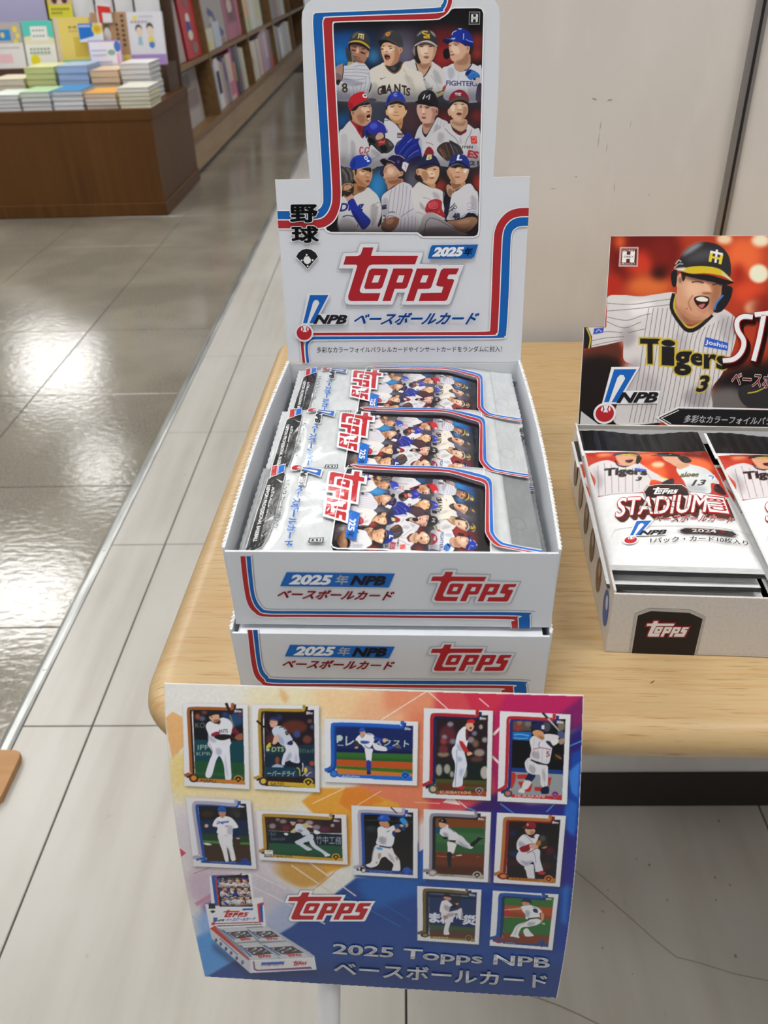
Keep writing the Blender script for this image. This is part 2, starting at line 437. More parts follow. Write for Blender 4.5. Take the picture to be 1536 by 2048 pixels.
def text_shape(body, bold=0.0, shear=0.0):
    k = (body, bold, shear)
    if k not in _txt:
        cu = bpy.data.curves.new('lettering', 'FONT'); cu.body = body; cu.offset = bold; cu.shear = shear
        cu.resolution_u = 3; cu.fill_mode = 'FRONT'; cu.dimensions = '2D'
        ob = bpy.data.objects.new('lettering', cu); me = bpy.data.meshes.new_from_object(ob)
        me.calc_loop_triangles()
        V = np.array([(v.co.x, v.co.y) for v in me.vertices]); Tt = np.array([t.vertices[:] for t in me.loop_triangles])
        bpy.data.objects.remove(ob); bpy.data.curves.remove(cu); bpy.data.meshes.remove(me)
        _txt[k] = (V, Tt)
    return _txt[k]
def text_edges(body, bold, shear):
    V, T = text_shape(body, bold, shear); V0, _ = text_shape(body, 0.0, shear)
    (xa, ya), (xb, yb) = V0.min(0), V0.max(0); cnt = {}
    for t in T:
        for a, b in ((t[0], t[1]), (t[1], t[2]), (t[2], t[0])):
            k = (min(a, b), max(a, b)); cnt[k] = cnt.get(k, 0)+1
    return (V-[xa, ya])/[xb-xa, yb-ya], [k for k, c in cnt.items() if c == 1]
def aff(src, dst):
    A = np.array([[x, y, 1] for x, y in src[:3]], float); B = np.array(dst[:3], float)
    return np.linalg.solve(A, B)          # (x,y,1) @ M
class Ink:
    """crisp printed shapes, stacked in thin layers on a surface; uv = surface coordinates"""
    STEP = 0.00004
    def __init__(s, uvfn, K=1.0, vec=False):
        s.uvfn = uvfn; s.vec = vec; s.V = []; s.T = []; s.C = []; s.n = 0; s.layer = 1; s.K = K; s.o = (0, 0); s.k = 1.0; s.M = None
    def frame(s, ox=0, oy=0, k=1.0): s.o = (ox, oy); s.k = k; s.M = None
    def art(s, src, dst): s.frame(); s.M = aff(src, dst)      # draw in art coordinates src, landing on tracing points dst
    def conv(s, P):
        P = np.array(P, float)
        if s.M is not None: P = np.hstack([P, np.ones((len(P), 1))]) @ s.M
        P = P/s.k+np.array(s.o)
        if s.vec: return np.stack(s.uvfn(P[:, 0], P[:, 1]), 1)
        return np.array([s.uvfn(x, y) for x, y in P])
    def tri(s, uv, T, col, layer=None):
        h = s.STEP*(s.layer if layer is None else layer)
        if layer is None: s.layer += 1
        c = [min(x*s.K, 0.9) for x in lin(col)]
        s.V += [(u, v, h) for u, v in uv]; s.T += [tuple(int(i)+s.n for i in t) for t in T]; s.C += [c]*len(uv); s.n += len(uv)
    def poly(s, pts, col, holes=(), layer=None, smooth=False):
        rings = [s.conv(spline(r) if smooth else r) for r in [pts]+list(holes)]
        flat = np.vstack(rings)
        t = tessellate_polygon([[Vector((u, v, 0)) for u, v in r] for r in rings])
        s.tri(flat, t, col, layer)
    def stroke(s, pts, w, col, layer=None, smooth=False, closed=False):
        P = np.array(pts, float)
        if smooth: P = spline(P, closed)
        if closed: P = np.vstack([P, P[:1]])
        # mitred strip
        d = np.diff(P, axis=0); ok = np.linalg.norm(d, axis=1) > 1e-6; P = np.vstack([P[:1], P[1:][ok]]); d = np.diff(P, axis=0)
        d /= np.linalg.norm(d, axis=1, keepdims=True); nr = np.stack([-d[:, 1], d[:, 0]], 1)
        N = np.empty_like(P); N[0] = nr[0]; N[-1] = nr[-1]
        if closed: m = nr[0]+nr[-1]; N[0] = N[-1] = m/max(1e-6, np.linalg.norm(m))/max(0.5, np.linalg.norm(m)/2)
        for i in range(1, len(P)-1):
            m = nr[i-1]+nr[i]; l = np.linalg.norm(m); N[i] = m/max(l, 1e-6)/max(0.5, l/2)
        A = s.conv(P+N*w/2); B = s.conv(P-N*w/2); n = len(P)
        T = []
        for i in range(n-1): T += [(i, n+i, i+1), (i+1, n+i, n+i+1)]
        s.tri(np.vstack([A, B]), T, col, layer)
    def band(s, A, B, col, smooth=True):
        if smooth: A, B = spline(A, False), spline(B, False)
        s.poly(np.vstack([A, np.array(B)[::-1]]), col)
    def text(s, body, bl, br, tl, col, bold=0.0, shear=0.0, layer=None, smear=None):
        """lettering whose ink box runs bl -> br along the base and bl -> tl upward"""
        if smear is None and any(ord(ch) > 0x2fff for ch in body): smear, bold = bold, 0.0   # thicken kana and kanji by overprinting
        V, T = text_shape(body, bold, shear); V0, _ = text_shape(body, 0.0, shear)
        (xa, ya), (xb, yb) = V0.min(0), V0.max(0)
        bl, br, tl = np.array(bl, float), np.array(br, float), np.array(tl, float)
        L = s.layer if layer is None else layer
        for a in ([None] if not smear else range(8)):
            W = V if a is None else V+smear*np.array([math.cos(a*math.pi/4), math.sin(a*math.pi/4)])
            q = (W-[xa, ya])/[xb-xa, yb-ya]
            s.tri(s.conv(bl+q[:, :1]*(br-bl)+q[:, 1:]*(tl-bl)), T, col, L)
        if layer is None: s.layer += 1
    def build(s, name, m, parent, place, cuts_u=(), cuts_v=()):
        V = []; C = []; F = []
        def bands(poly, ax, cuts):
            lo = min(q[ax] for q in poly); hi = max(q[ax] for q in poly)
            cs = [c for c in cuts if lo+1e-9 < c < hi-1e-9]
            if not cs: return [poly]
            out = []; rest = poly
            for c in cs:
                A = []; B = []; n = len(rest)
                for i in range(n):
                    p, q = rest[i], rest[(i+1) % n]
                    (A if p[ax] <= c else B).append(p)
                    if (p[ax] <= c) != (q[ax] <= c):
                        t = (c-p[ax])/(q[ax]-p[ax]); m = (p[0]+(q[0]-p[0])*t, p[1]+(q[1]-p[1])*t); A.append(m); B.append(m)
                if len(A) > 2: out.append(A)
                rest = B
                if len(rest) < 3: break
            if len(rest) > 2: out.append(rest)
            return out
        for t in s.T:
            P = [s.V[i] for i in t]; h = P[0][2]; P = [(q[0], q[1]) for q in P]
            ar = (P[1][0]-P[0][0])*(P[2][1]-P[0][1])-(P[1][1]-P[0][1])*(P[2][0]-P[0][0])
            if abs(ar) < 1e-13: continue
            if ar < 0: P = P[::-1]
            for a_ in bands(P, 0, cuts_u):
                for b_ in bands(a_, 1, cuts_v):
                    k = len(V); V += [place(u, v, h) for u, v in b_]; C += [s.C[t[0]]]*len(b_); F.append(tuple(range(k, k+len(b_))))
        me = bpy.data.meshes.new(name); me.from_pydata([tuple(map(float, v)) for v in V], [], F)
        ca = me.color_attributes.new('ink', 'FLOAT_COLOR', 'POINT')
        ca.data.foreach_set('color', np.hstack([np.array(C, np.float32), np.ones((len(C), 1), np.float32)]).ravel())
        return link(name, me, parent, m)
def world_child(o):
    """the mesh is in room coordinates: keep it there under its parent"""
    o.matrix_parent_inverse = o.parent.matrix_basis.inverted(); return o

# the maker's word mark, traced once and printed wherever it appears
TP_OUT = [(262, 32), (447, 32), (418, 120), (905, 122), (865, 240), (1050, 248), (1072, 262), (1095, 250), (1322, 250), (1265, 375), (1262, 405),
          (1188, 620), (1175, 645), (1155, 657), (678, 657), (718, 532), (635, 532), (590, 657), (140, 657), (110, 642), (98, 605), (105, 572), (190, 288), (38, 288), (85, 128), (232, 125)]
TP_T = [(290, 72), (395, 72), (370, 158), (852, 158), (820, 245), (385, 247), (350, 258), (330, 290), (255, 505), (260, 530), (285, 540), (465, 540), (440, 620),
        (165, 620), (140, 606), (136, 570), (230, 262), (215, 248), (88, 248), (112, 162), (235, 160), (262, 145), (274, 118)]
TP_O = [(378, 288), (533, 290), (545, 305), (485, 480), (462, 495), (312, 497), (300, 480), (350, 308)]
TP_P1 = [(598, 288), (788, 288), (800, 305), (738, 480), (712, 495), (612, 495), (570, 620), (487, 620)]
TP_P2 = [(838, 288), (1033, 288), (1045, 305), (985, 480), (962, 495), (850, 497), (808, 620), (728, 620)]
TP_S = [(1112, 287), (1270, 287), (1242, 348), (1165, 350), (1148, 382), (1155, 395), (1208, 395), (1220, 412), (1148, 605), (1125, 620), (858, 620), (882, 540),
        (1090, 535), (1110, 475), (1048, 468), (1035, 455), (1085, 305)]
def topps(ink, dst, red='b0202a', white='e4e6ea', shadow='a9aeb6', outline=True):
    """dst: tracing points of (38,657) (1322,657) (38,32) of the mark"""
    ink.art([(38, 657), (1322, 657), (38, 32)], dst)
    if outline:
        ink.stroke(TP_OUT, 12, shadow, closed=True); ink.poly(TP_OUT, white)
    L = ink.layer
    for P, H in ((TP_T, None), (TP_O, [(405, 357), (468, 357), (442, 430), (378, 432)]), (TP_P1, [(655, 357), (712, 357), (690, 430), (628, 430)]),
                 (TP_P2, [(900, 357), (958, 357), (932, 430), (870, 430)]), (TP_S, None)):
        ink.poly(P, red, [H] if H else (), layer=L)
    ink.layer = L+1; ink.frame()
def npb(ink, dst, blue='1160b8', red='b5232c', white='e4e6ea', black='17181c', word=True):
    """the league's exclamation mark and ball; dst: tracing points of (150,405) (545,405) (150,55)"""
    ink.art([(150, 405), (545, 405), (150, 55)], dst)
    ink.poly([(240, 55), (412, 55), (335, 205), (540, 207), (528, 285), (280, 288), (196, 285), (240, 62)], white)
    ink.poly(ell(216, 345, 68, 66), white)
    ink.poly([(258, 70), (392, 70), (285, 275), (253, 275), (327, 128), (316, 106), (296, 104), (280, 122), (237, 275), (208, 275)], blue)
    ink.poly(ell(216, 345, 55, 53), red)
    L = ink.layer
    ink.poly([(205, 294), (236, 294), (228, 320), (236, 338), (205, 338), (214, 320)], white, layer=L)
    ink.poly([(198, 298), (205, 316), (200, 334), (191, 325)], white, layer=L); ink.poly([(243, 298), (236, 316), (241, 334), (250, 322)], white, layer=L)
    ink.layer = L+1
    if word: ink.text('NPB', (290, 276), (525, 276), (290, 217), black, bold=0.045, shear=0.35)
    ink.frame()
# ------------------------------------------------------------------ the twelve-player team picture printed on header card and packs
TEAM_CLIP = [(362, 135), (372, 126), (600, 122), (930, 112), (985, 95), (1025, 55), (1040, 47), (1180, 45), (1205, 52), (1214, 75), (1212, 200), (1187, 1310), (1180, 1335), (1160, 1345), (870, 1345),
             (840, 1322), (345, 1320), (322, 1310), (315, 1298), (350, 1270), (385, 1220), (402, 1150), (404, 1050), (357, 150)]
TEAM_BG = """
e 123a70 b24 700,90 50,45
e 0f5096 b14 690,95 40,42
e 1a7cc6 b9 680,115 22,20
e 3a8cc8 b7 748,112 12,14
e 4a4654 b14 800,90 42,45
e 6e6a80 b10 812,108 16,25
e 6a1d22 b16 890,95 48,50
e a02a26 b10 885,115 20,20
e a33028 b9 955,82 14,14
e c23a2a b8 955,108 11,12
p 0c0c10 b9 660,10 975,10 975,48 800,52 660,62
e 3a4152 b14 740,225 44,44
e 1b5c9c b10 684,242 16,18
e 4a3038 b14 820,240 30,40
e 8e2820 b10 890,236 14,14
e b02c22 b9 955,232 14,11
e 5a2a30 b12 930,260 30,20
e 2f86c4 b8 755,372 20,32
e 6d6a78 b10 825,360 14,28
e b53a2a b8 880,372 13,14
e c0392b b8 958,365 11,20
"""
TEAM_1 = """
# right batter, blue helmet (frame 2)
s dadce2 760,890 870,830 960,790 1000,880 1080,920 1180,900 1290,790 1400,830 1475,860 1480,1446 820,1446 830,1150
s b9bcc8 b14 860,900 960,860 980,1000 900,1080
s bfc2ce b12 1240,1200 1380,1190 1380,1446 1240,1446
k a9aebc 6 1060,950 1060,1446
k a9aebc 6 1160,1190 1165,1446
s 3c3148 1400,1180 1475,1160 1475,1446 1370,1446
s c49a7c 980,740 1180,640 1260,600 1270,800 1200,900 1100,940 1000,890
s d8ae90 890,420 960,390 1100,420 1180,470 1260,470 1240,600 1180,700 1080,760 960,745 912,690 905,620 875,575 885,500
s a87a60 b14 1010,750 1120,700 1210,590 1250,640 1220,790 1060,810
s eccdb4 b10 930,470 1040,480 1080,600 960,600
s 2a1f1e 1150,430 1310,450 1300,600 1245,610 1262,480
s d3a184 1188,500 1230,462 1258,490 1245,555 1200,590
e a46f58 b3 1222,515 13,26
s 17319a 870,365 920,330 950,220 1040,160 1140,155 1250,220 1310,330 1325,420 1295,480 1180,450 1100,412 960,382
s 0e2070 b10 1100,380 1250,400 1320,430 1290,480 1180,450
s 10183f 770,362 820,335 900,335 960,370 930,400 870,425 880,440 800,410
s 2a4cb4 b3 810,342 900,328 990,335 960,372 880,350
s c4d6f4 b4 930,330 1000,322 985,348 930,345
k c8d6f5 b2 14 1150,245 1145,350
s dfe7f8 b2 1040,158 1110,152 1100,172
l e4e9f6 12 938,272 955,225 1020,192
l c6d0ee 9 1185,345 1240,375 1320,400
s 0e0c12 785,550 880,520 892,680 800,692
e 3b2a28 904,462 12,13
e 4a3430 b2 1012,452 30,10
l 2d2020 10 968,428 1020,414 1075,432
e 9a6650 b3 930,572 28,9
s a0605a b2 915,626 985,612 962,642 920,642
l 2a3160 20 1160,915 1230,890 1300,790
t 454a7c 0.03,0 835,1182 1395,1196 835,1095 FIGHTERS
s 2f6fbf 1180,960 1250,890 1340,915 1430,980 1442,1050 1385,1040 1330,1090 1260,1080 1200,1015
s 152a60 b3 1180,1000 1200,930 1290,900 1240,985
l 5a9ae0 10 1260,1000 1330,950 1400,990
s c2beba 1290,1085 1440,1040 1452,1120 1385,1152
e 2c2220 1345,1068 26,18
t c4bda6 0.02,0 1225,1370 1335,1370 1225,1250 31
# helmeted batter with yellow monogram (frame 2)
s d8d6d4 60,780 180,740 270,720 330,900 400,1030 480,960 560,760 640,790 760,880 820,1000 832,1150 785,1260 660,1320 640,1446 150,1446 100,1000
s b5b4b8 b14 600,900 700,960 760,1150 640,1100
s bdbcbe b12 380,1060 480,1100 600,1300 420,1300
l a6a6aa b3 9 560,1000 640,1120 700,1240
s c79d80 280,730 560,760 545,890 420,1015 330,900
s a07a60 b10 300,760 420,800 540,770 500,860 400,880
s 1e1a1c 240,490 340,430 355,690 378,750 345,792 280,745 230,600
s 1a1a1e 600,610 660,540 645,660 570,745
s d9b597 312,480 380,420 500,410 620,450 662,500 640,620 590,720 500,782 400,770 350,700 322,600
s b88d70 b10 610,480 655,520 625,640 550,750 600,620
s ecd0b6 b8 350,500 480,480 500,590 400,640
s 353437 265,455 290,320 360,220 460,170 560,185 640,270 675,380 672,472 560,405 440,372 330,412
s 8d8d92 b8 300,290 360,215 430,185 350,270
s b4b4b8 b8 540,192 612,240 645,310 580,250
s c9c9cc 262,458 330,412 450,370 560,385 672,466 650,474 560,424 450,398 340,434 270,474
s 5a4038 b8 335,436 450,402 560,425 650,478 600,482 480,450 360,475
l e0b92c 26 505,215 440,205 408,235 480,262 505,292 425,302
k e0b92c 20 522,245 528,325
k e0b92c 16 430,322 542,326
k 6b5210 8 465,262 470,310
e 4b332c b2 390,482 36,9
e 4b332c b2 552,480 36,10
l 3a2620 8 350,458 390,444 430,455
l 3a2620 8 512,448 560,440 602,456
e 9a6a54 b3 470,602 38,9
s a5645c b2 425,668 470,650 530,668 480,702
k 4f2426 6 432,672 528,672
l 2b2220 18 285,780 330,930 410,1030 480,960 550,830
e 8b8a8c 438,1075 18,26
t 2d2a2c 0.0,0.5 385,1285 590,1285 400,1195 Hawk
s c9383c 770,1225 830,1170 822,1245 780,1262
s cfc37a 660,1330 800,1280 800,1330 660,1400
l 2b3550 8 640,1315 720,1305 790,1255
"""
TEAM_2 = """
# shouting player in cream jersey (frame 1)
s 8e8a86 b8 1490,560 1520,470 1536,500 1536,660
s e2dcd0 700,935 900,805 985,770 1050,900 1160,965 1270,890 1320,785 1420,860 1536,900 1660,960 1690,1100 1690,1446 735,1446 760,1200
s c2bcb2 b16 760,1150 860,1180 880,1446 740,1446
s cbc5ba b14 1340,1000 1480,1050 1536,1300 1400,1150
s c6c0b5 b18 900,1380 1500,1400 1500,1470 900,1470
l bab3a8 b4 10 1320,880 1400,1010 1420,1120
s 2a2a2e 1010,825 1100,830 1200,790 1295,755 1285,860 1200,930 1155,955 1080,920
s 4a4c58 b4 1090,860 1190,850 1160,920
l 7a4a22 13 988,808 1050,900 1160,968 1262,900 1312,778
l c98a3c 5 996,806 1056,892 1160,956 1252,892 1300,780
s d9ab88 920,470 960,420 1060,405 1180,440 1240,495 1292,495 1312,555 1262,612 1232,720 1180,790 1080,832 1000,802 970,720 930,600
s b57f60 b14 1180,450 1262,600 1210,770 1090,830 1160,700
s f0cdae b10 960,480 1060,500 1120,580 980,590
s cf9d7c 1240,520 1290,495 1308,555 1262,608
e a87258 b3 1276,545 14,28
s 3d3d40 900,405 940,320 1000,230 1090,190 1180,200 1270,270 1310,370 1312,492 1250,472 1150,402 1000,372
s 66666c b10 960,320 1010,235 1090,200 1130,210 1010,280
s 151517 872,388 910,360 1000,355 1100,395 1262,475 1300,492 1150,442 1040,402 960,425 915,490 895,440
l 5c5c60 5 930,345 1000,338 1100,362 1300,468
s d98f2a 1003,240 1060,212 1092,240 1062,292 1022,292
l 3a2c18 7 1020,240 1060,240 1045,275
e 5a3a30 b2 965,470 25,9
e 5a3a30 b2 1085,474 36,9
p 3c3030 922,512 968,516 962,540 926,532
p 5c5350 1074,506 1142,510 1130,531 1080,530
s e6dad0 b3 1080,535 1165,508 1145,545 1100,556
e 8d5a48 b3 1020,574 32,8
s f0c8a6 b4 1000,490 1045,495 1040,555 995,555
s 3a1315 984,632 1030,610 1080,650 1078,700 1020,714 990,684
e b0555a 1042,686 26,18
l e8dccf 8 1000,634 1035,622 1066,642
s c98678 b2 1000,722 1040,712 1065,722 1030,748
s 1c1c20 908,1042 932,1060 1012,1025 940,1068 916,1072
t 2e1c18 0.03,0 868,1362 945,1340 858,1222 G
t 2e1c18 0.03,0 958,1335 1004,1330 946,1190 I
t 2e1c18 0.03,0 1012,1322 1116,1316 1018,1172 A
t 2e1c18 0.03,0 1168,1320 1268,1316 1168,1165 N
t 2e1c18 0.03,0 1305,1340 1385,1352 1300,1182 T
t 2e1c18 0.03,0 1372,1362 1440,1372 1385,1228 S
# pinstriped batter with yellow brim (frame 1)
s a88a86 100,862 200,798 240,812 215,1095 110,1085
s 84666a b8 110,960 200,1000 205,1090 110,1090
s bfa85c 325,768 400,742 442,790 400,835 320,835
s d3d3da 242,835 330,822 430,772 520,745 600,770 680,850 728,950 742,1100 700,1280 640,1446 100,1446 112,1180 205,1105 238,960
s a4a6b4 b14 240,1040 420,1080 600,1150 420,1200 230,1120
s b4b5c2 b14 120,1280 330,1330 330,1446 110,1446
l 777a88 7 420,850 540,822 650,832
l 777a88 7 258,892 460,888 560,896 690,905
l 777a88 7 252,950 500,942 705,968
l 777a88 7 245,1008 450,1008 660,1030
l 777a88 7 250,1068 450,1082 630,1062
l 777a88 6 700,950 712,1120 660,1300
l 777a88 6 650,1030 640,1180 600,1300
l 777a88 6 575,1120 560,1220 530,1290
l 777a88 6 440,1180 560,1140 660,1140
l 777a88 6 200,1150 196,1446
l 777a88 6 345,1180 356,1446
l 777a88 6 405,1190 430,1300 430,1446
l 777a88 6 150,1200 148,1446
l 777a88 6 470,1220 500,1330 500,1446
k 1b1a1c 15 242,808 240,940 212,1100
k b89a44 6 226,808 226,940 198,1095
s 1c1a1c 115,1095 192,1078 172,1150 140,1182
e 2a1d16 264,1186 48,46
e 2a1d16 270,1262 53,50
e c8bfa0 264,1188 21,20
e c8bfa0 270,1262 24,22
s b07c62 380,440 480,430 600,460 690,540 702,600 672,680 620,772 540,772 430,722 400,620 370,540
s 8a5a48 b12 420,640 500,700 620,770 520,770 430,720
s 5d4038 b10 385,436 520,425 670,495 692,552 600,500 480,475 395,490
s 3b3a3b 342,415 380,290 450,220 560,200 660,250 715,350 728,450 716,505 640,435 520,388 400,390
s 6c6a6a b10 400,300 460,235 520,222 430,330
s c9a93a 330,424 370,386 470,364 570,380 660,430 722,500 705,514 620,445 520,404 420,400 350,430
s 1b1418 335,430 400,404 500,404 600,434 700,510 704,560 640,505 500,448 385,448 365,520 385,575 338,520
s 3a3a3a 290,480 330,520 380,590 425,680 402,752 340,742 300,680 285,560
s 78766f b3 385,600 432,660 432,732 398,742
p 241a1c 385,530 462,545 466,566 395,552
p 241a1c 556,566 642,600 632,622 550,592
e 40282a b2 455,490 26,10
e 40282a b2 600,522 34,10
s dcb49a b5 500,490 525,560 500,602 468,580
l 5a2d2c 10 430,662 490,664 548,702
s c89a80 652,645 702,580 692,672
k efe3a8 20 512,252 616,264
k e3cf7a 20 530,256 508,338
k e3cf7a 20 604,264 598,352
k f4efd8 14 566,250 560,342
k e3cf7a 13 514,302 602,312
"""
TEAM_3 = """
# red-capped shouting player (frame 3)
s d5d4d6 160,890 240,780 370,640 480,720 530,880 590,965 660,880 700,1080 730,1446 175,1446
s b3b2b8 b14 380,1000 460,1100 430,1400 380,1300
s c4c3c8 b12 200,950 300,900 330,1200 220,1400
s a8242c 362,642 425,640 500,720 592,735 582,860 590,962 520,880 450,760
s 7c1820 b6 500,740 580,760 575,850 520,850
s b98c70 372,555 480,555 640,715 592,742 480,700 400,642
s c79a7c 478,385 600,330 700,330 742,380 757,480 742,560 736,650 700,712 600,732 520,692 440,622 420,540 460,450
s a87458 b14 480,560 600,530 640,640 560,710
s e6c4a8 b8 560,420 660,400 720,460 620,500
s c2937a 378,470 440,450 462,500 432,562 390,552
e 93604c b3 415,505 17,30
s 241a1c 368,455 420,400 530,362 482,440 450,462 400,472
s 241a1c 354,470 385,540 402,622 368,612
s c2242c 330,300 380,210 470,150 590,120 650,170 692,242 620,292 500,352 400,432 370,472 340,420
s 9a1a24 b10 335,330 400,330 420,400 370,460
s 1d181c b2 420,408 560,342 690,298 722,345 600,368 480,395
s 4a4a52 600,345 690,252 760,236 842,266 800,312 722,348 690,310
s f0ecee 585,190 610,158 650,165 672,205 660,232 610,226
s 7d2030 610,190 630,172 655,190 640,212
e 3a2624 b2 630,390 28,9
e 3a2624 b2 715,385 16,9
l 33201e 9 585,368 630,352 670,368
e 5c3028 b3 692,482 30,10
s 2a0f12 658,562 700,534 728,540 716,592 680,606
p e8e0d8 690,596 722,588 702,632 668,612
s b26a5c b3 660,610 700,634 690,655 650,640
l b8283a 20 602,1145 560,1122 540,1180 555,1245 600,1205
l b8283a 18 632,1240 640,1150 690,1130 712,1180 660,1230 706,1280
# navy and white, blue-capped pitcher with glove raised (frame 3)
s d6d6da 980,625 1080,640 1180,700 1280,830 1345,960 1210,1060 1160,1160 1180,1300 1000,1446 720,1446 730,1090 860,1180 960,1236 1000,1000
s b5b4ba b12 760,1150 900,1230 900,1300 760,1240
l 9a9a9e b3 9 780,1190 880,1260 760,1350
s c0c0c6 b12 1100,1100 1180,1100 1150,1300 1050,1380
s c08a5e 1180,655 1312,610 1300,760 1270,792 1220,700
s 9c6a42 b6 1200,670 1300,640 1290,700 1240,720
s deb286 1008,470 1040,390 1120,330 1250,340 1340,380 1392,470 1362,542 1332,582 1270,682 1180,682 1090,612 1050,552 1020,542
s b98556 b10 1090,600 1200,645 1300,600 1260,682 1150,682
s f0d6ba b12 1050,400 1140,395 1140,500 1065,510
s 33211c 998,400 1036,375 1030,450
s 33211c 1345,365 1392,400 1368,462
s 2a3fae 1008,372 1030,260 1090,160 1180,115 1280,140 1350,240 1368,332 1260,262 1150,262 1060,322
s 1c2a84 b10 1020,330 1050,230 1090,180 1080,300
s 4a4450 1008,382 1080,300 1180,250 1280,265 1372,336 1360,366 1260,304 1150,304 1060,348
s 211416 1030,374 1100,324 1200,294 1300,314 1358,364 1250,338 1120,348
l 9aa8dc 14 1212,148 1165,155 1160,195 1215,190
k 9aa8dc 10 1188,140 1188,215
e 3c2a24 b2 1120,395 34,9
e 3c2a24 b2 1265,392 32,9
l 3a2620 9 1080,368 1120,356 1168,372
l 3a2620 9 1222,366 1270,350 1314,366
e a8714e b3 1195,492 38,8
k 8d4a40 b2 9 1142,546 1256,551
s 2a2f9a 620,800 740,662 860,640 960,700 1032,800 1030,862 900,880 800,905 700,872 655,965
s 4a58c8 b10 720,720 820,680 860,760 760,800
s 141a5c b8 640,820 700,860 660,960
l c8c8d8 12 868,642 985,720 1032,845
l 2a3080 8 900,640 1060,640
s 3a3836 680,950 760,900 840,905 960,950 1060,982 1152,1080 1140,1152 1040,1232 940,1220 860,1162 800,1082 690,1042
s 141214 b4 700,950 790,980 820,1060 700,1030
s 120f12 b4 900,1130 1000,1090 1040,1180 960,1225
s 6a6660 b6 1050,1010 1130,1090 1080,1100
s caa48c 824,935 880,864 950,870 972,940 910,982 840,988
p b02c34 860,1012 1000,980 1006,1060 880,1096
l e8b0a8 9 890,1050 920,1020 950,1045 985,1010
p 6a5660 1215,862 1315,872 1332,952 1215,956
p b0a6ac 1225,905 1325,912 1328,935 1222,938
# big blue mitt (frame 3)
s 1b2a8c 1170,1225 1200,1060 1290,980 1392,858 1442,882 1482,950 1560,960 1600,1100 1620,1300 1560,1400 1400,1440 1300,1300
s 4a4e60 b5 1205,1050 1270,1010 1230,1120
l 3a58c8 14 1215,1200 1260,1080 1380,1000
l 0d1450 16 1300,1230 1380,1120 1480,1040
l 3050c0 12 1330,1290 1420,1150 1530,1060
l 0d1450 14 1360,1330 1470,1200 1590,1120
l 6a80d0 9 1400,1340 1490,1240 1600,1180
l 9a94a0 12 1400,1040 1440,1010 1480,980
s 0d1040 b8 1390,1340 1560,1340 1560,1440 1400,1440
"""
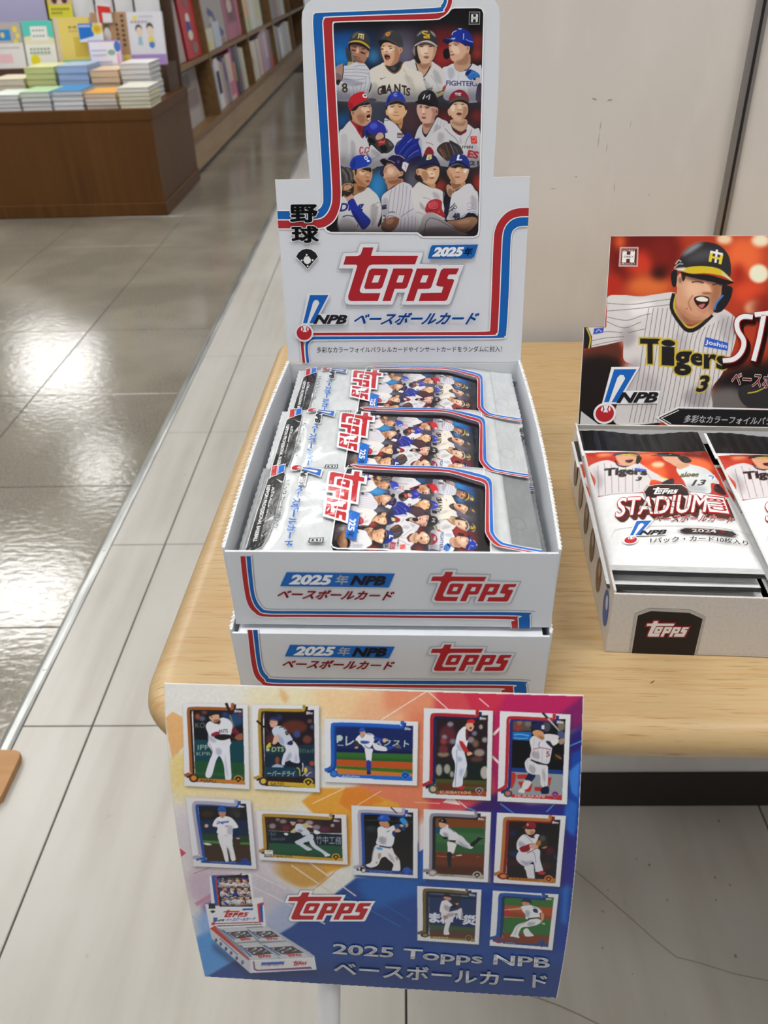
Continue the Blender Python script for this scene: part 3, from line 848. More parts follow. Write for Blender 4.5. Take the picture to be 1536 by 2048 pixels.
TEAM_4 = """
# black-capped pitcher (frame 4)
s cfcfd6 262,1000 320,800 410,710 440,900 480,925 640,640 680,585 760,620 870,690 800,900 700,1050 440,1240 400,1446 330,1030
s adacb6 b12 640,720 740,780 700,900 600,960
s b4b4bc b10 290,960 380,960 400,1200 340,1080
l 9c9ca8 5 740,640 720,780
l 9c9ca8 5 690,620 660,760
l 9c9ca8 5 800,680 760,860
s 17161a 400,740 440,895 492,880 455,942 405,860
s bd8f78 408,670 600,640 645,600 560,762 485,882 430,850
s 8d6252 b8 430,700 560,690 600,660 540,760 460,760
s d6aa96 310,372 360,350 500,370 640,400 692,440 662,520 640,562 600,642 500,692 400,672 350,602 305,480
s b07f6c b12 560,420 655,440 640,560 560,670 590,520
s c08a78 640,460 682,418 686,522 642,548
e 8d4a44 b3 662,480 16,34
s 1e1d20 320,292 330,210 400,120 500,90 600,120 660,210 692,330 664,402 600,382 450,352 330,332
s 34343a b10 380,170 460,110 520,110 430,190
s 141316 266,308 340,280 460,290 610,362 560,388 420,352 330,338
k dfe0e4 22 415,254 452,172 472,226 545,168 520,262
e 3a2422 b2 375,400 20,11
e 3a2422 b2 490,412 40,11
l 2a1a18 9 352,380 385,374 400,386
l 2a1a18 9 440,392 490,384 540,398
s ecc8b8 b5 402,430 440,430 442,515 402,515
e 8d5548 b3 430,522 34,9
s a05a58 b2 395,572 470,580 452,612 400,606
k 5f2a2c 6 396,588 470,592
# maroon-capped pitcher (frame 4)
s d4d3d6 428,1230 450,1080 520,960 640,840 720,790 820,740 905,695 960,820 1100,912 1200,782 1230,708 1340,790 1445,832 1445,1446 640,1446 600,1250
s b4b2b8 b14 700,860 800,900 760,1040 680,1000
s bfbdc2 b12 1240,1100 1400,1100 1420,1446 1250,1446
s b0aeb4 b10 1090,930 1110,1040 1080,1060
s 8d2230 438,1235 480,1142 540,1118 602,1190 600,1260 440,1262
l b04a50 10 470,1042 540,1052 600,1085
s caa284 918,630 1192,620 1202,762 1110,842 1010,802 940,742
s a47c60 b12 940,660 1100,690 1192,640 1150,740 1000,720
s 7a1e2a 950,802 1020,850 1120,862 1202,800 1192,852 1110,892 1000,862
s d6aa88 860,462 900,428 914,552 880,542
s d9b294 900,372 980,310 1100,300 1210,350 1228,480 1192,562 1110,642 1000,632 930,572 900,470
s b48866 b12 1150,400 1222,420 1190,560 1110,640 1130,520
s f0d8bc b8 920,380 990,370 980,470 930,460
s 8a1f38 884,292 900,200 970,120 1070,85 1160,110 1230,200 1242,302 1150,222 1050,212 960,262
s 5a4a44 868,335 960,255 1060,200 1170,215 1252,312 1232,344 1140,284 1050,274 960,304
s 1a1416 876,385 960,305 1060,268 1160,278 1245,344 1242,402 1210,352 1100,304 980,320 888,415
k e8e0e2 16 988,148 1112,150
k e8e0e2 13 1000,176 1105,182
k e8e0e2 16 1068,150 1078,196
e 3a2622 b2 1000,346 30,9
e 3a2622 b2 1132,346 30,9
e 8d5c48 b3 1080,446 40,9
s ecd0b4 b5 1050,365 1100,365 1112,436 1050,436
s 7a3634 b2 1018,522 1060,495 1118,516 1110,538 1040,542
s c0806e b4 1040,548 1110,542 1080,572
l 6a5a4e 9 810,782 900,880 1000,960 1060,1062
l 6a5a4e 9 1292,802 1270,890 1210,980 1180,1082
p d2453f 1270,926 1386,920 1396,1060 1286,1062
l f0c8b8 8 1300,960 1340,940 1370,960 1335,1030 1305,1000
t 4a3c40 0.03,0 1085,1146 1312,1146 1085,1100 UTEN
t b02c38 0.05,0.1 1220,1300 1405,1330 1230,1180 ES
t 3a3238 0.04,0 1265,1446 1420,1446 1265,1375 21
s 3e3434 665,1180 700,1100 790,1040 880,1030 1000,1050 1080,1100 1145,1232 1060,1262 960,1342 860,1376 790,1330 720,1262
l 94582a 24 700,1160 760,1222 805,1322
l 6f6a72 16 905,1060 960,1180 985,1272
l 70492e 16 820,1060 865,1180 905,1300
l 55586a 16 960,1070 1020,1160 1050,1240
l a86a38 8 720,1140 790,1200 840,1300
s 2a2830 b4 885,1010 930,1010 1040,1080 980,1090
l 1c1412 10 860,1060 900,1180 940,1290
# blue mitt, the part over this frame
s 1b2a8c -40,1100 60,960 130,858 212,900 232,972 352,968 332,1030 382,1180 384,1330 250,1402 60,1402 -60,1300
l 0d1450 16 0,1290 120,1140 220,1040
l 3a58c8 12 -10,1230 80,1110 210,990
l 3050c0 12 60,1300 160,1160 300,1060
l 0d1450 14 110,1320 220,1200 340,1110
l 8a98dc 9 150,1300 250,1220 340,1180
l 8f8e98 12 130,1040 180,1000 220,970
s 0c1038 b8 200,1330 380,1280 370,1390 150,1402
"""
TEAM_5 = """
# blue-capped pitcher, glove by his face (frame 5)
s d8d7d6 285,1200 335,860 560,830 800,680 900,730 1000,830 1050,960 1065,1150 1000,1350 950,1500 305,1510
s b0aeae b14 880,1000 1000,1040 960,1300 880,1350
l 8f8d8e b3 10 890,1010 960,970 1030,935
l 8f8d8e b3 10 960,1060 1010,1030
s b9b6b6 b12 330,1260 520,1250 620,1450 330,1480
t 1f2a80 0.04,0.3 320,1150 760,1110 290,975 Drag
l 24389a 20 362,1212 450,1182 570,1202
k a02c38 16 635,1340 640,1400
s a8794f 560,610 700,640 802,662 745,742 600,802 556,802
s 7c5230 b8 640,650 780,670 720,740 640,740
s c99670 560,370 620,320 740,320 880,330 902,420 892,502 852,602 820,642 740,662 640,622 572,532 540,482
s a8734c b14 600,480 720,570 800,640 700,650 620,580
s e8c2a0 b10 660,385 770,375 750,450 680,450
s e0b894 b6 790,440 850,460 830,480
s 3a2620 570,362 622,328 612,430 590,452
s c4926e 532,382 580,370 584,490 550,492
s 1f3fae 494,292 520,180 600,110 740,85 860,130 882,222 800,292 700,322 560,352
s 16308c b10 510,290 560,180 600,160 580,330
s 8f8f92 690,328 830,285 920,245 978,280 960,322 880,352 800,332
s 2c1e1c b3 720,338 860,316 882,382 800,376
s e6ecf6 750,135 770,105 800,112 822,150 800,178 770,172
e 1f3fae 786,145 14,17
p e6ecf6 800,178 855,182 850,216 805,216
e 3a2622 b2 735,386 32,8
e 3a2622 b2 862,392 22,10
l 33201c 9 690,366 740,352 785,366
e 9a6444 b3 815,492 30,10
s a35a4c b2 780,548 850,545 840,590 790,582
k 5c2a26 6 782,564 848,560
s 4c4846 325,365 400,308 500,330 562,420 562,522 540,582 440,592 345,622
l 8d8884 13 350,352 425,450 445,562
l 201c1c 14 400,330 470,430 480,540
l 8d8884 12 440,330 510,430 520,540
l 201c1c 12 340,430 380,520 380,600
s 2e2420 345,682 400,612 500,590 562,622 562,762 520,822 430,862 376,822
s c4977c 390,650 500,622 522,682 400,722
l 8a5a48 6 440,640 450,700
l c29a5c 18 352,732 370,642 460,602 542,622 546,662
l c29a5c 14 372,722 450,722 532,672
l c29a5c 12 380,820 450,850 540,790
l d8d0c0 7 440,750 480,740 510,748
s cf9f86 428,872 540,808 562,882 460,932
s 1d2f9c 455,942 560,880 640,1020 760,1150 872,1292 740,1442 640,1322 560,1202 500,1062
s 142072 b10 520,1080 640,1200 720,1400 620,1280
s 2c44b8 b8 560,930 620,1030 720,1140 640,1060
# pinstriped player looking up, navy helmet (frame 5)
s d4d2d8 1068,862 1150,760 1260,690 1400,592 1470,580 1600,640 1640,760 1690,950 1720,1150 1720,1500 960,1500 1062,1330 1072,1100
s b4b1ba b14 1090,900 1180,900 1180,1180 1090,1180
l 8c8a9a 8 1252,712 1210,900 1190,1180
l 8c8a9a 8 1320,660 1290,900 1265,1140
l 8c8a9a 8 1395,610 1370,900 1330,1160
l 8c8a9a 8 1460,600 1440,900 1395,1180
l 8c8a9a 8 1525,640 1500,950 1450,1180
l 8c8a9a 8 1590,720 1560,1000 1540,1200
l 8c8a9a 8 1420,1250 1400,1480
l 8c8a9a 8 1490,1220 1470,1480
l 8c8a9a 8 1560,1200 1540,1480
l 8c8a9a 8 1620,1190 1610,1480
l 8c8a9a 8 1680,1200 1672,1480
l 6f6a70 9 1410,1220 1500,1150 1640,1060
p 2c2a38 1072,1000 1155,985 1160,1062 1078,1078
l 8c8a94 8 1088,1030 1120,1010 1148,1040
l 30303c 14 1200,1132 1250,1118 1310,1128
l 24232c 18 1090,1190 1130,1190 1130,1250 1090,1260
s bf8c6a 1140,535 1400,515 1462,555 1300,645 1190,722 1168,640
s 92603f b10 1180,560 1400,530 1420,570 1260,620
l 7a2a30 9 1190,725 1300,645 1440,575
s 241c20 1365,350 1470,375 1490,325 1475,520 1450,525 1452,400
s d2a586 1100,360 1150,280 1250,250 1350,330 1400,390 1458,398 1442,462 1380,482 1330,522 1200,542 1110,512 1084,440
s b27f60 b12 1130,500 1300,480 1380,420 1350,510 1200,545
s e8c8b0 b8 1190,330 1290,350 1260,440 1180,420
s cfa080 1396,402 1452,388 1450,452 1400,472
e a06e56 b3 1428,422 14,24
s 231a44 1178,162 1260,100 1350,88 1450,140 1492,202 1440,312 1380,362 1300,272 1200,202
e 5a4c90 b6 1370,212 24,30
s 171016 1038,192 1100,155 1190,168 1262,212 1170,242 1130,282 1080,252
l cfc8d4 8 1140,168 1240,198 1310,238
l d8c8d0 10 1290,88 1400,100 1480,160
p e0dde2 1482,208 1560,250 1500,400 1432,322
s 2a2f50 1050,350 1110,330 1100,400 1110,470 1070,480 1030,420
l 5a80b0 8 1035,360 1020,420 1050,475
l 5a3a34 8 1230,268 1270,282 1310,284
s b98064 b5 1112,342 1150,310 1162,352
e 7a4c3c b2 1130,372 18,8
l 8d4c48 10 1100,420 1130,400 1160,395
l 7a2a34 10 1130,1244 1200,1190 1300,1200 1395,1252
l e6e2e6 8 1130,1226 1200,1174 1300,1184 1402,1234
s 8d5c44 1055,1355 1150,1245 1300,1212 1385,1264 1330,1402 1200,1485 1080,1445
s 5e3a2c b10 1080,1380 1200,1440 1320,1400 1210,1490 1080,1450
s b58468 b8 1160,1260 1280,1240 1250,1330 1160,1340
"""
TEAM_6 = """
# long-haired pitcher with red mitt (frame 6)
p e0dde2 100,208 186,288 150,396 74,325
l c04a4a 8 130,260 150,300 140,340
s 2a201e 310,470 380,415 420,520 490,605 420,572 340,542
s 2a201e 735,440 756,540 700,625 665,625 720,520
s c4966e 450,560 672,600 662,702 560,642
s dcdad8 248,745 300,660 380,580 480,620 640,692 700,692 830,768 832,960 862,1150 862,1255 500,1510 425,1510 360,1200 290,1000
s aaa7aa b12 400,940 470,1010 520,1090 430,1050
s b8b5b8 b14 640,760 740,800 760,900 660,860
l 9a979a b3 9 330,1120 420,1140 470,1170
l 9a979a b3 9 460,860 560,880 640,940
s 17151c 828,768 895,776 962,850 952,962 850,982 820,930
l cfccd4 7 850,770 830,860 826,940
s c2977a 890,640 985,615 1002,762 960,852 900,782
s 8e6a52 b6 930,700 990,740 960,840 910,780
s 1c1a38 870,980 962,950 905,1100 882,1255 838,1180
s dcb088 370,342 430,320 560,290 700,280 752,330 752,442 712,542 662,602 580,612 480,562 420,462 370,442
s b88560 b12 440,400 520,380 560,470 520,560 460,520
s f0d4b4 b8 540,380 640,390 680,460 600,480
s d2a07c 338,362 386,350 392,452 350,442
e a8704e b3 368,392 14,30
s 22264e 384,302 400,180 480,110 580,80 680,110 740,200 764,282 640,242 500,272 430,312
s 191c3c 368,314 480,262 620,232 764,272 762,314 620,268 480,306 400,334
s 3a241c b4 430,322 560,286 700,282 600,312 470,345
t e4d89e 0.05,0.1 525,176 612,166 535,92 B
e 3f2c26 b2 512,346 36,9
e 3f2c26 b2 672,346 30,9
e a46f50 b3 620,432 34,8
s b06a60 b2 570,502 662,490 642,522 590,522
k 6a302e 5 574,505 658,498
s b02a34 498,1085 540,960 620,900 720,888 800,930 802,1060 852,1160 842,1222 760,1182 640,1132 540,1142
s cc4c54 b6 560,960 690,920 700,1020 580,1040
l d8808c 8 575,965 580,1040 705,1052 722,940
l 6c1018 9 520,1100 640,1085 740,1060
l e0a040 8 735,1140 760,1095
s b9b2b4 425,1310 470,1190 560,1130 680,1160 830,1260 950,1340 1130,1462 1240,1540 425,1550
s 8a8084 b18 500,1420 900,1400 1100,1520 480,1540
l 2e2a30 9 480,1535 512,1330 570,1242 640,1232 800,1292 1000,1412 1135,1472
# blue-capped pitcher, arm across (frame 6)
s 2a2120 800,485 900,465 940,500 985,620 960,645 880,582
s c0906c 958,560 1202,560 1212,645 1060,722 1020,762 990,660
s 8c6248 b8 980,580 1140,610 1100,680 1010,700
s dadade 1000,782 1100,720 1240,620 1330,618 1400,720 1455,802 1448,1202 1300,1130 1170,1222 895,1265 930,1130 960,900
s b6b6be b14 1330,820 1430,900 1420,1100 1340,1040
s bcbcc4 b12 960,1000 1060,1100 1100,1220 930,1230
s d8ab88 900,372 960,300 1100,290 1220,330 1292,350 1272,452 1232,542 1150,602 1040,612 960,542 920,462
s b58460 b12 940,400 1000,480 1060,600 980,560
s f0e4d8 b5 1186,375 1262,336 1232,425
s ecc8a8 b6 1060,330 1110,330 1110,390 1060,390
s c49070 888,372 930,360 944,472 910,462
s 1f3285 924,284 960,170 1040,90 1140,75 1240,110 1300,220 1304,332 1200,252 1100,202 1000,222
s 141a40 918,284 1000,230 1100,195 1200,240 1304,322 1272,334 1180,274 1090,246 1000,266 940,304
s 2c1c1a b4 960,300 1090,256 1200,290 1270,340 1150,310 1000,320
t f0f0f4 0.05,0.1 1075,182 1156,182 1085,92 L
e 3a2823 b2 1042,322 30,8
e 3a2823 b2 1172,326 30,8
e 9a664c b3 1090,402 34,9
s a86258 b2 1030,486 1130,480 1100,502 1050,502
k 6a302c 5 1032,490 1128,488
l 1e1c28 14 900,1120 890,1060 960,1040 1040,960
l 1e1c28 12 930,1120 1000,1060 1060,1060
l 1e1c28 12 980,1100 1040,1000 1075,1050
t 1e2344 0.05,0 1000,1250 1122,1240 1000,1152 48
l 868c9a 6 1250,1000 1300,950 1360,990 1320,1040 1270,1020
l 5a6070 8 1255,1075 1310,1082 1362,1052
l 5a6ab0 8 1130,1222 1340,1112 1446,1168
s 17161c 1165,1248 1340,1136 1440,1192 1440,1262 1300,1208 1190,1262
s b5835f 905,1285 1100,1262 1300,1210 1425,1225 1435,1320 1300,1455 1150,1485 1050,1402 940,1332
s 84583c b14 1000,1360 1200,1420 1320,1380 1240,1480 1100,1470
s d0a07c b10 1080,1290 1280,1250 1300,1310 1120,1340
"""
def team_canvas(res=1.2):
    c = Canvas(646, 12, 972, 478, res, '15161d')
    c.frame(0, 0, 1); c.draw(TEAM_BG)
    k = 9.035
    for art, (ox, oy) in ((TEAM_1, (800, 40)), (TEAM_2, (660, 40)), (TEAM_3, (660, 170)), (TEAM_4, (800, 170)), (TEAM_5, (645, 300)), (TEAM_6, (795, 300))):
        c.frame(ox, oy, k); c.draw(art)
        if art is TEAM_2: c.frame(0, 0, 1); c.draw("p 4c4c58 b9 a0.6 655,184 975,184 975,212 655,212")
        if art is TEAM_4: c.frame(0, 0, 1); c.draw("p 46434c b9 a0.5 655,312 975,318 975,345 655,345")
    c.frame(0, 0, 1)
    c.draw("p 140e12 b9 a0.75 640,458 980,462 980,500 640,500\np 140e12 b14 a0.35 640,440 980,440 980,500 640,500\np 0a090c b2 640,440 672,436 682,480 640,480")
    c.frame(540, 0, 2.844)
    return c
# ================================================================== WHITE CARD BOXES
M_CARD = mat('white_card', 'dde1e7', 0.48, 0.4)
M_CARD_IN = mat('box_inside_card', 'c9ccd0', 0.6, 0.3)
M_CARD_EDGE = mat('torn_card_edge', 'f0f0ee', 0.8)
M_INK = print_mat('printed_ink', 0.42, 0.28)
M_INK_FILM = print_mat('printed_film', 0.22, 0.5, 0.25, bump=((260, 160, 200), 0.22, 0.0012))
M_INK_POSTER = print_mat('printed_poster', 0.36, 0.3)
WHITE, RED, BLUE, GREY, BLACK = 'e2e5ea', 'b02a30', '0f62b4', 'b3b8bf', '17181c'
KP = 1.02          # paper print: ink tones read off the photograph, brought to reflectance
BYAW = math.radians(-1.7)
BEX = np.array([math.cos(BYAW), math.sin(BYAW), 0]); BEY = np.array([-math.sin(BYAW), math.cos(BYAW), 0])
W_BOX, D_BOX, H_BOX = 0.1352, 0.192, 0.0388
def rot_box_mats(o, yaw): return Matrix.Translation(Vector(o)) @ Matrix.Rotation(yaw, 4, 'Z')
def card_box(name, label, origin, yaw, w, d, h, group=None, t=0.0011, flare=0.0022, mats=None):
    """open-topped carton: floor, four walls and torn perforated side edges; local x right, y back, z up"""
    M_, I_ = mats or (M_CARD, M_CARD_IN)
    r = thing(name, label, 'card box', origin, yaw, group)
    box('box_floor', 0, 0, 0, w, d, t, M_, r)
    box('front_panel', 0, 0, t, w, t, h, M_, r, 0.0002)
    box('back_panel', 0, d-t, t, w, d, h, M_, r)
    for s in (0, 1):
        bm = bmesh.new(); x = 0 if s == 0 else w; e = -flare if s == 0 else flare; tt = t if s == 0 else -t
        n = 16
        for i in range(n):
            ya, yb = t+(d-2*t)*i/n, t+(d-2*t)*(i+1)/n
            bow = lambda y: e*math.sin(math.pi*min(1, max(0, y/d)))+e*0.5
            q = [(x, ya, t), (x, yb, t), (x+bow(yb), yb, h+0.0012), (x+bow(ya), ya, h+0.0012)]
            qi = [(a+tt, b, c) for a, b, c in q]
            vo = [bm.verts.new(p) for p in q]; vi = [bm.verts.new(p) for p in qi]
            for f in ((vo[0], vo[1], vo[2], vo[3]), (vi[3], vi[2], vi[1], vi[0]), (vo[3], vo[2], vi[2], vi[3])): bm.faces.new(f)
            if i == 0: bm.faces.new((vo[0], vo[3], vi[3], vi[0]))
            if i == n-1: bm.faces.new((vo[1], vi[1], vi[2], vo[2]))
        bmesh.ops.remove_doubles(bm, verts=bm.verts[:], dist=1e-6)
        obj('side_panel', bm, M_, r)
        bm = bmesh.new(); rnd = random.Random(3+s)
        for i in range(64):
            y = 0.003+(d-0.006)*i/63; px = x+e*math.sin(math.pi*y/d)+e*0.5+tt/2
            hh = 0.0004+rnd.random()*0.0006
            tube(bm, (px, y, h+0.0006), (px+(e*0.25), y, h+0.0012+hh), 0.0009, 0.0005, 7)
        obj('perforated_edge', bm, M_CARD_EDGE, r)
    return r
L_O = np.array([-0.0763, 0.2755, TZ+0.0004])
U_O = np.array([-0.0748, 0.2788, TZ+0.0415])
low = card_box('card_box', 'lower white trading card carton with red and blue piping under the open one', L_O, BYAW, W_BOX+0.0008, D_BOX, H_BOX, 'trading card cartons')
upp = card_box('card_box', 'upper open white trading card carton with a tall team picture header card', U_O, BYAW, W_BOX, D_BOX, H_BOX, 'trading card cartons')
box('packing_insert', 0.002, 0.002, 0.0012, W_BOX-0.002, D_BOX-0.002, 0.0375, M_CARD_IN, low)
box('tuck_flap', 0.003, 0.0012, H_BOX-0.0012, W_BOX-0.002, 0.006, H_BOX-0.0002, M_CARD, low)
box('packing_insert', 0.003, 0.004, 0.0012, W_BOX-0.003, D_BOX-0.004, 0.0212, M_CARD_IN, upp)

# header card of the upper box: leans back a little
HB = U_O + BEX*(W_BOX/2) + BEY*(D_BOX-0.0012) + np.array([0, 0, H_BOX])
TL = math.radians(6.8)
HP = Plane(HB, BEX, BEY*math.sin(TL)+np.array([0, 0, math.cos(TL)]))
z5 = lambda x, y: (540+x/2.844, 340+y/2.844)         # tracing frames on the photograph
z4 = lambda x, y: (540+x/2.844, 0+y/2.844)
zq = lambda x, y: (900+x/6.4, 400+y/6.4)
def uvs(pl, pts): return [pl.uv(*p) for p in pts]
hdr = [z5(105, 1092), z5(28, 55), z5(228, 52), z5(225, 30), z4(205, 780), z4(192, 480), z4(180, 120), z4(183, 70), z4(205, 22), z4(250, -12),
       z4(1230, -25), z4(1275, -5), z4(1300, 35), z4(1308, 90), z4(1300, 480), z4(1285, 780), z4(1270, 1008), z5(1480, 38), z5(1425, 1092)]
bm = bmesh.new(); prism(bm, uvs(HP, hdr), -0.0011, 0.0, plane_M(HP))
world_child(obj('header_card', bm, M_CARD, upp))
# creased fold where the header leaves the box
bm = bmesh.new(); a = HP.uv(*z5(105, 1092)); b = HP.uv(*z5(1425, 1092))
prism(bm, [(a[0], a[1]-0.001), (b[0], b[1]-0.001), (b[0], -0.012), (a[0], -0.012)], -0.0011, -0.0002, plane_M(HP))
world_child(obj('header_fold', bm, M_CARD_IN, upp))
team = team_canvas(1.2)
team.frame(540, 0, 2.844); tm = team.mask(TEAM_CLIP); keep = np.zeros((team.h, team.w)); keep[tm[1]:tm[3]+1, tm[0]:tm[2]+1] = tm[4]
def hp_place(h):
    def f(X, Y):
        D = CR[None]*((X-768)/F_PX)[:, None]-CU[None]*((Y-1024)/F_PX)[:, None]+CW[None]
        t = (HP.o-CP).dot(HP.n)/(D @ HP.n); return CP+D*t[:, None]+HP.n*h
    return f
o = link('team_picture', team.mesh('team_picture', hp_place(0.00004), KP, keep), upp, M_INK); world_child(o)

ik = Ink(HP.uv, KP); ik.layer = 3
Z5 = lambda P: [z5(*p) for p in P]; Z4 = lambda P: [z4(*p) for p in P]
# piping round the picture
bA = Z4([(985, -20), (984, 8), (968, 30), (935, 42), (600, 58), (275, 71), (252, 78), (244, 98), (247, 220), (290, 900), (300, 1120), (296, 1160), (278, 1186), (240, 1196), (140, 1197), (42, 1197)])
bB = Z4([(1010, -20), (1008, 15), (990, 52), (950, 72), (600, 86), (335, 97), (310, 105), (301, 128), (305, 220), (345, 950), (352, 1110), (345, 1170), (318, 1220), (270, 1246), (140, 1250), (45, 1250)])
bC = Z4([(1040, -20), (1036, 25), (1012, 72), (975, 100), (920, 112), (600, 119), (385, 125), (364, 131), (358, 150), (365, 320), (400, 980), (405, 1110), (398, 1180), (370, 1248), (322, 1288), (270, 1300), (140, 1302), (48, 1302)])
ik.band(bA, bB, BLUE); ik.band(bB, bC, RED)
for b, w in ((bA, 2.2), (bB, 2.4), (bC, 2.4)): ik.stroke(spline(b, False), w, 'f0f1f2', smooth=False)
fr = Z4([(1008, 78), (1030, 50), (1050, 44), (1180, 42), (1206, 50), (1217, 76), (1214, 200), (1189, 1312), (1182, 1338), (1160, 1348), (868, 1348), (838, 1325), (345, 1323), (322, 1312), (314, 1296)])
ik.stroke(fr, 3.0, 'eff0f2')
ik.stroke([(x+1.6, y+1.2) for x, y in fr[2:14]], 1.2, 'aab0b6', layer=2)
# right-hand piping
rA = Z5([(1472, 212), (1410, 215), (1350, 236), (1302, 285), (1276, 345), (1268, 430), (1258, 700), (1250, 890), (1243, 908), (1225, 915), (1000, 918), (245, 922)])
rB = Z5([(1470, 265), (1412, 268), (1368, 286), (1336, 325), (1323, 372), (1318, 450), (1308, 700), (1298, 905), (1288, 930), (1262, 940), (1000, 941), (245, 943)])
rC = Z5([(1467, 320), (1422, 322), (1392, 336), (1376, 362), (1370, 425), (1360, 700), (1346, 925), (1336, 946), (1305, 957), (1000, 960), (245, 966)])
ik.band(rA, rB, RED); ik.band(rB, rC, BLUE)
for b in (rA, rB, rC): ik.stroke(spline(b, False), 2.0, 'f0f1f2')
# piping from the ball down into the box
dA = Z5([(172, 960), (176, 1020), (184, 1095)]); dB = Z5([(194, 960), (196, 1020), (203, 1095)])
dC = Z5([(250, 944), (222, 956), (203, 980), (200, 1020), (207, 1095)]); dD = Z5([(250, 966), (236, 970), (222, 988), (219, 1020), (226, 1095)])
ik.band(dA, dB, RED); ik.band(dC, dD, BLUE)
for b in (dA, dB, dC, dD): ik.stroke(spline(b, False), 1.3, 'f0f1f2')
# lettering
def yq(body, box4, col=BLACK):
    for bo, c in ((0.075, 'f0f1f2'), (0.035, col)): ik.text(body, *box4, c, bold=bo)
zz = lambda x, y: (545+x/9.035, 390+y/9.035)
yq('野', (zz(340, 485), zz(810, 480), zz(330, 180))); yq('球', (zz(365, 850), zz(830, 850), zz(355, 560)))
dia = [zz(*p) for p in [(432, 1110), (470, 1040), (540, 985), (620, 965), (710, 985), (785, 1040), (822, 1108), (638, 1325)]]
ik.stroke(dia, 2.6, 'f0f1f2', closed=True); ik.poly(dia, BLACK)
ik.poly([zz(*p) for p in [(590, 1105), (660, 1102), (700, 1160), (690, 1215), (640, 1245), (585, 1225), (560, 1170)]], 'e8eaec')
L_ = ik.layer
for c in ((622, 1076), (532, 1176), (730, 1172), (640, 1280)): ik.poly([zz(*p) for p in ell(c[0], c[1], 17, 17)], 'e8eaec', layer=L_)
ik.layer += 1
zt = lambda x, y: (670+x/5.12, 480+y/5.12)
topps(ik, [zt(38, 657), zt(1322, 657), zt(38, 32)], red='ab1f29')
ik.poly([zt(*p) for p in [(995, 50), (1465, 42), (1425, 165), (1398, 185), (950, 188), (978, 75)]], BLUE)
ik.text('2025', zt(1005, 160), zt(1305, 157), zt(1012, 76), 'f0f2f4', bold=0.06, shear=0.25)
ik.text('年', zt(1315, 155), zt(1402, 153), zt(1325, 78), '10203a', bold=0.03, shear=0.2)
zn = lambda x, y: (550+x/3.657, 570+y/3.657)
npb(ik, [zn(150, 405), zn(545, 405), zn(150, 55)])
ik.text('ベースボールカード', zn(575, 285), zn(1470, 280), zn(600, 202), '1766bd', bold=0.035, shear=0.3)
ik.text('多彩なカラーフォイルパラレルカードやインサートカードをランダムに封入！', z5(268, 1036), z5(1318, 1030), z5(268, 1003), '1c1d22', bold=0.008)
# hobby-only badge
zh = lambda x, y: (860+x/10.24, 0+y/10.24)
ik.poly([zh(*p) for p in [(797, 243), (1025, 243), (1018, 510), (790, 512)]], '8d8880')
ik.poly([zh(*p) for p in [(815, 262), (1008, 262), (1000, 488), (808, 490)]], '16151a')
for q in ([(842, 300), (882, 300), (880, 350), (935, 350), (938, 300), (980, 300), (972, 455), (932, 455), (934, 400), (878, 400), (876, 455), (836, 455)],):
    ik.poly([zh(*p) for p in q], 'e6e6e6')
ik.text('HOBBY', zh(845, 300), zh(985, 300), zh(846, 283), 'c8c8c8'); ik.text('ONLY', zh(850, 388), zh(968, 388), zh(851, 364), '16151a', bold=0.01); ik.text('PRODUCT', zh(836, 474), zh(972, 472), zh(836, 458), 'b8b8b8')
world_child(ik.build('header_print', M_INK, upp, HP.P))

# front panels
def front_print(parent, org, stripe, pill, npb_, kata, logo, end, low_):
    pl = Plane(org - BEY*0.00005, BEX, (0, 0, 1)); ik = Ink(pl.uv, KP); ik.layer = 2
    sA, sB, sC = stripe
    ik.band(sA, sB, RED); ik.band(sB, sC, BLUE)
    for b in (sA, sB, sC): ik.stroke(spline(b, False), 1.7, 'f0f1f2')
    ik.stroke(spline([(x+2.2, y-2.0) for x, y in sC], False), 1.0, 'a3a8ad', layer=1)
    ik.poly(pill, '1767bd')
    a, b, c = npb_
    ik.text('2025', *a, 'eef0f2', bold=0.05, shear=0.2); ik.text('年', *b, 'eef0f2', bold=0.02, shear=0.1); ik.text('NPB', *c, '11131a', bold=0.05, shear=0.2)
    ik.text('ベースボールカード', *kata, 'b3242c', bold=0.035, shear=0.25)
    topps(ik, logo, red='b3242c', white='dadde1', shadow='8f959c')
    world_child(ik.build('front_print', M_INK, parent, pl.P))
f3 = lambda x, y: (430+x/2.163, 1080+y/2.163); F3 = lambda P: [f3(*p) for p in P]
front_print(upp, U_O,
    (F3([(108, 70), (116, 150), (128, 230), (142, 280), (168, 312), (215, 332), (400, 334), (900, 338), (1265, 344), (1278, 352), (1282, 381)]),
     F3([(134, 70), (142, 150), (152, 225), (165, 270), (186, 300), (225, 318), (400, 320), (900, 324), (1290, 327), (1310, 338), (1312, 381)][:11]),
     F3([(157, 70), (164, 150), (172, 222), (184, 262), (202, 288), (235, 302), (400, 304), (900, 307), (1340, 310), (1362, 326), (1364, 381)])),
    F3([(310, 138), (778, 144), (752, 204), (282, 198)]),
    (F3([(325, 188), (500, 190), (330, 150)]), F3([(520, 189), (572, 190), (526, 150)]), F3([(588, 190), (730, 192), (596, 154)])),
    F3([(268, 250), (765, 258), (280, 212)]), F3([(918, 268), (1322, 272), (918, 124)]), None, None)
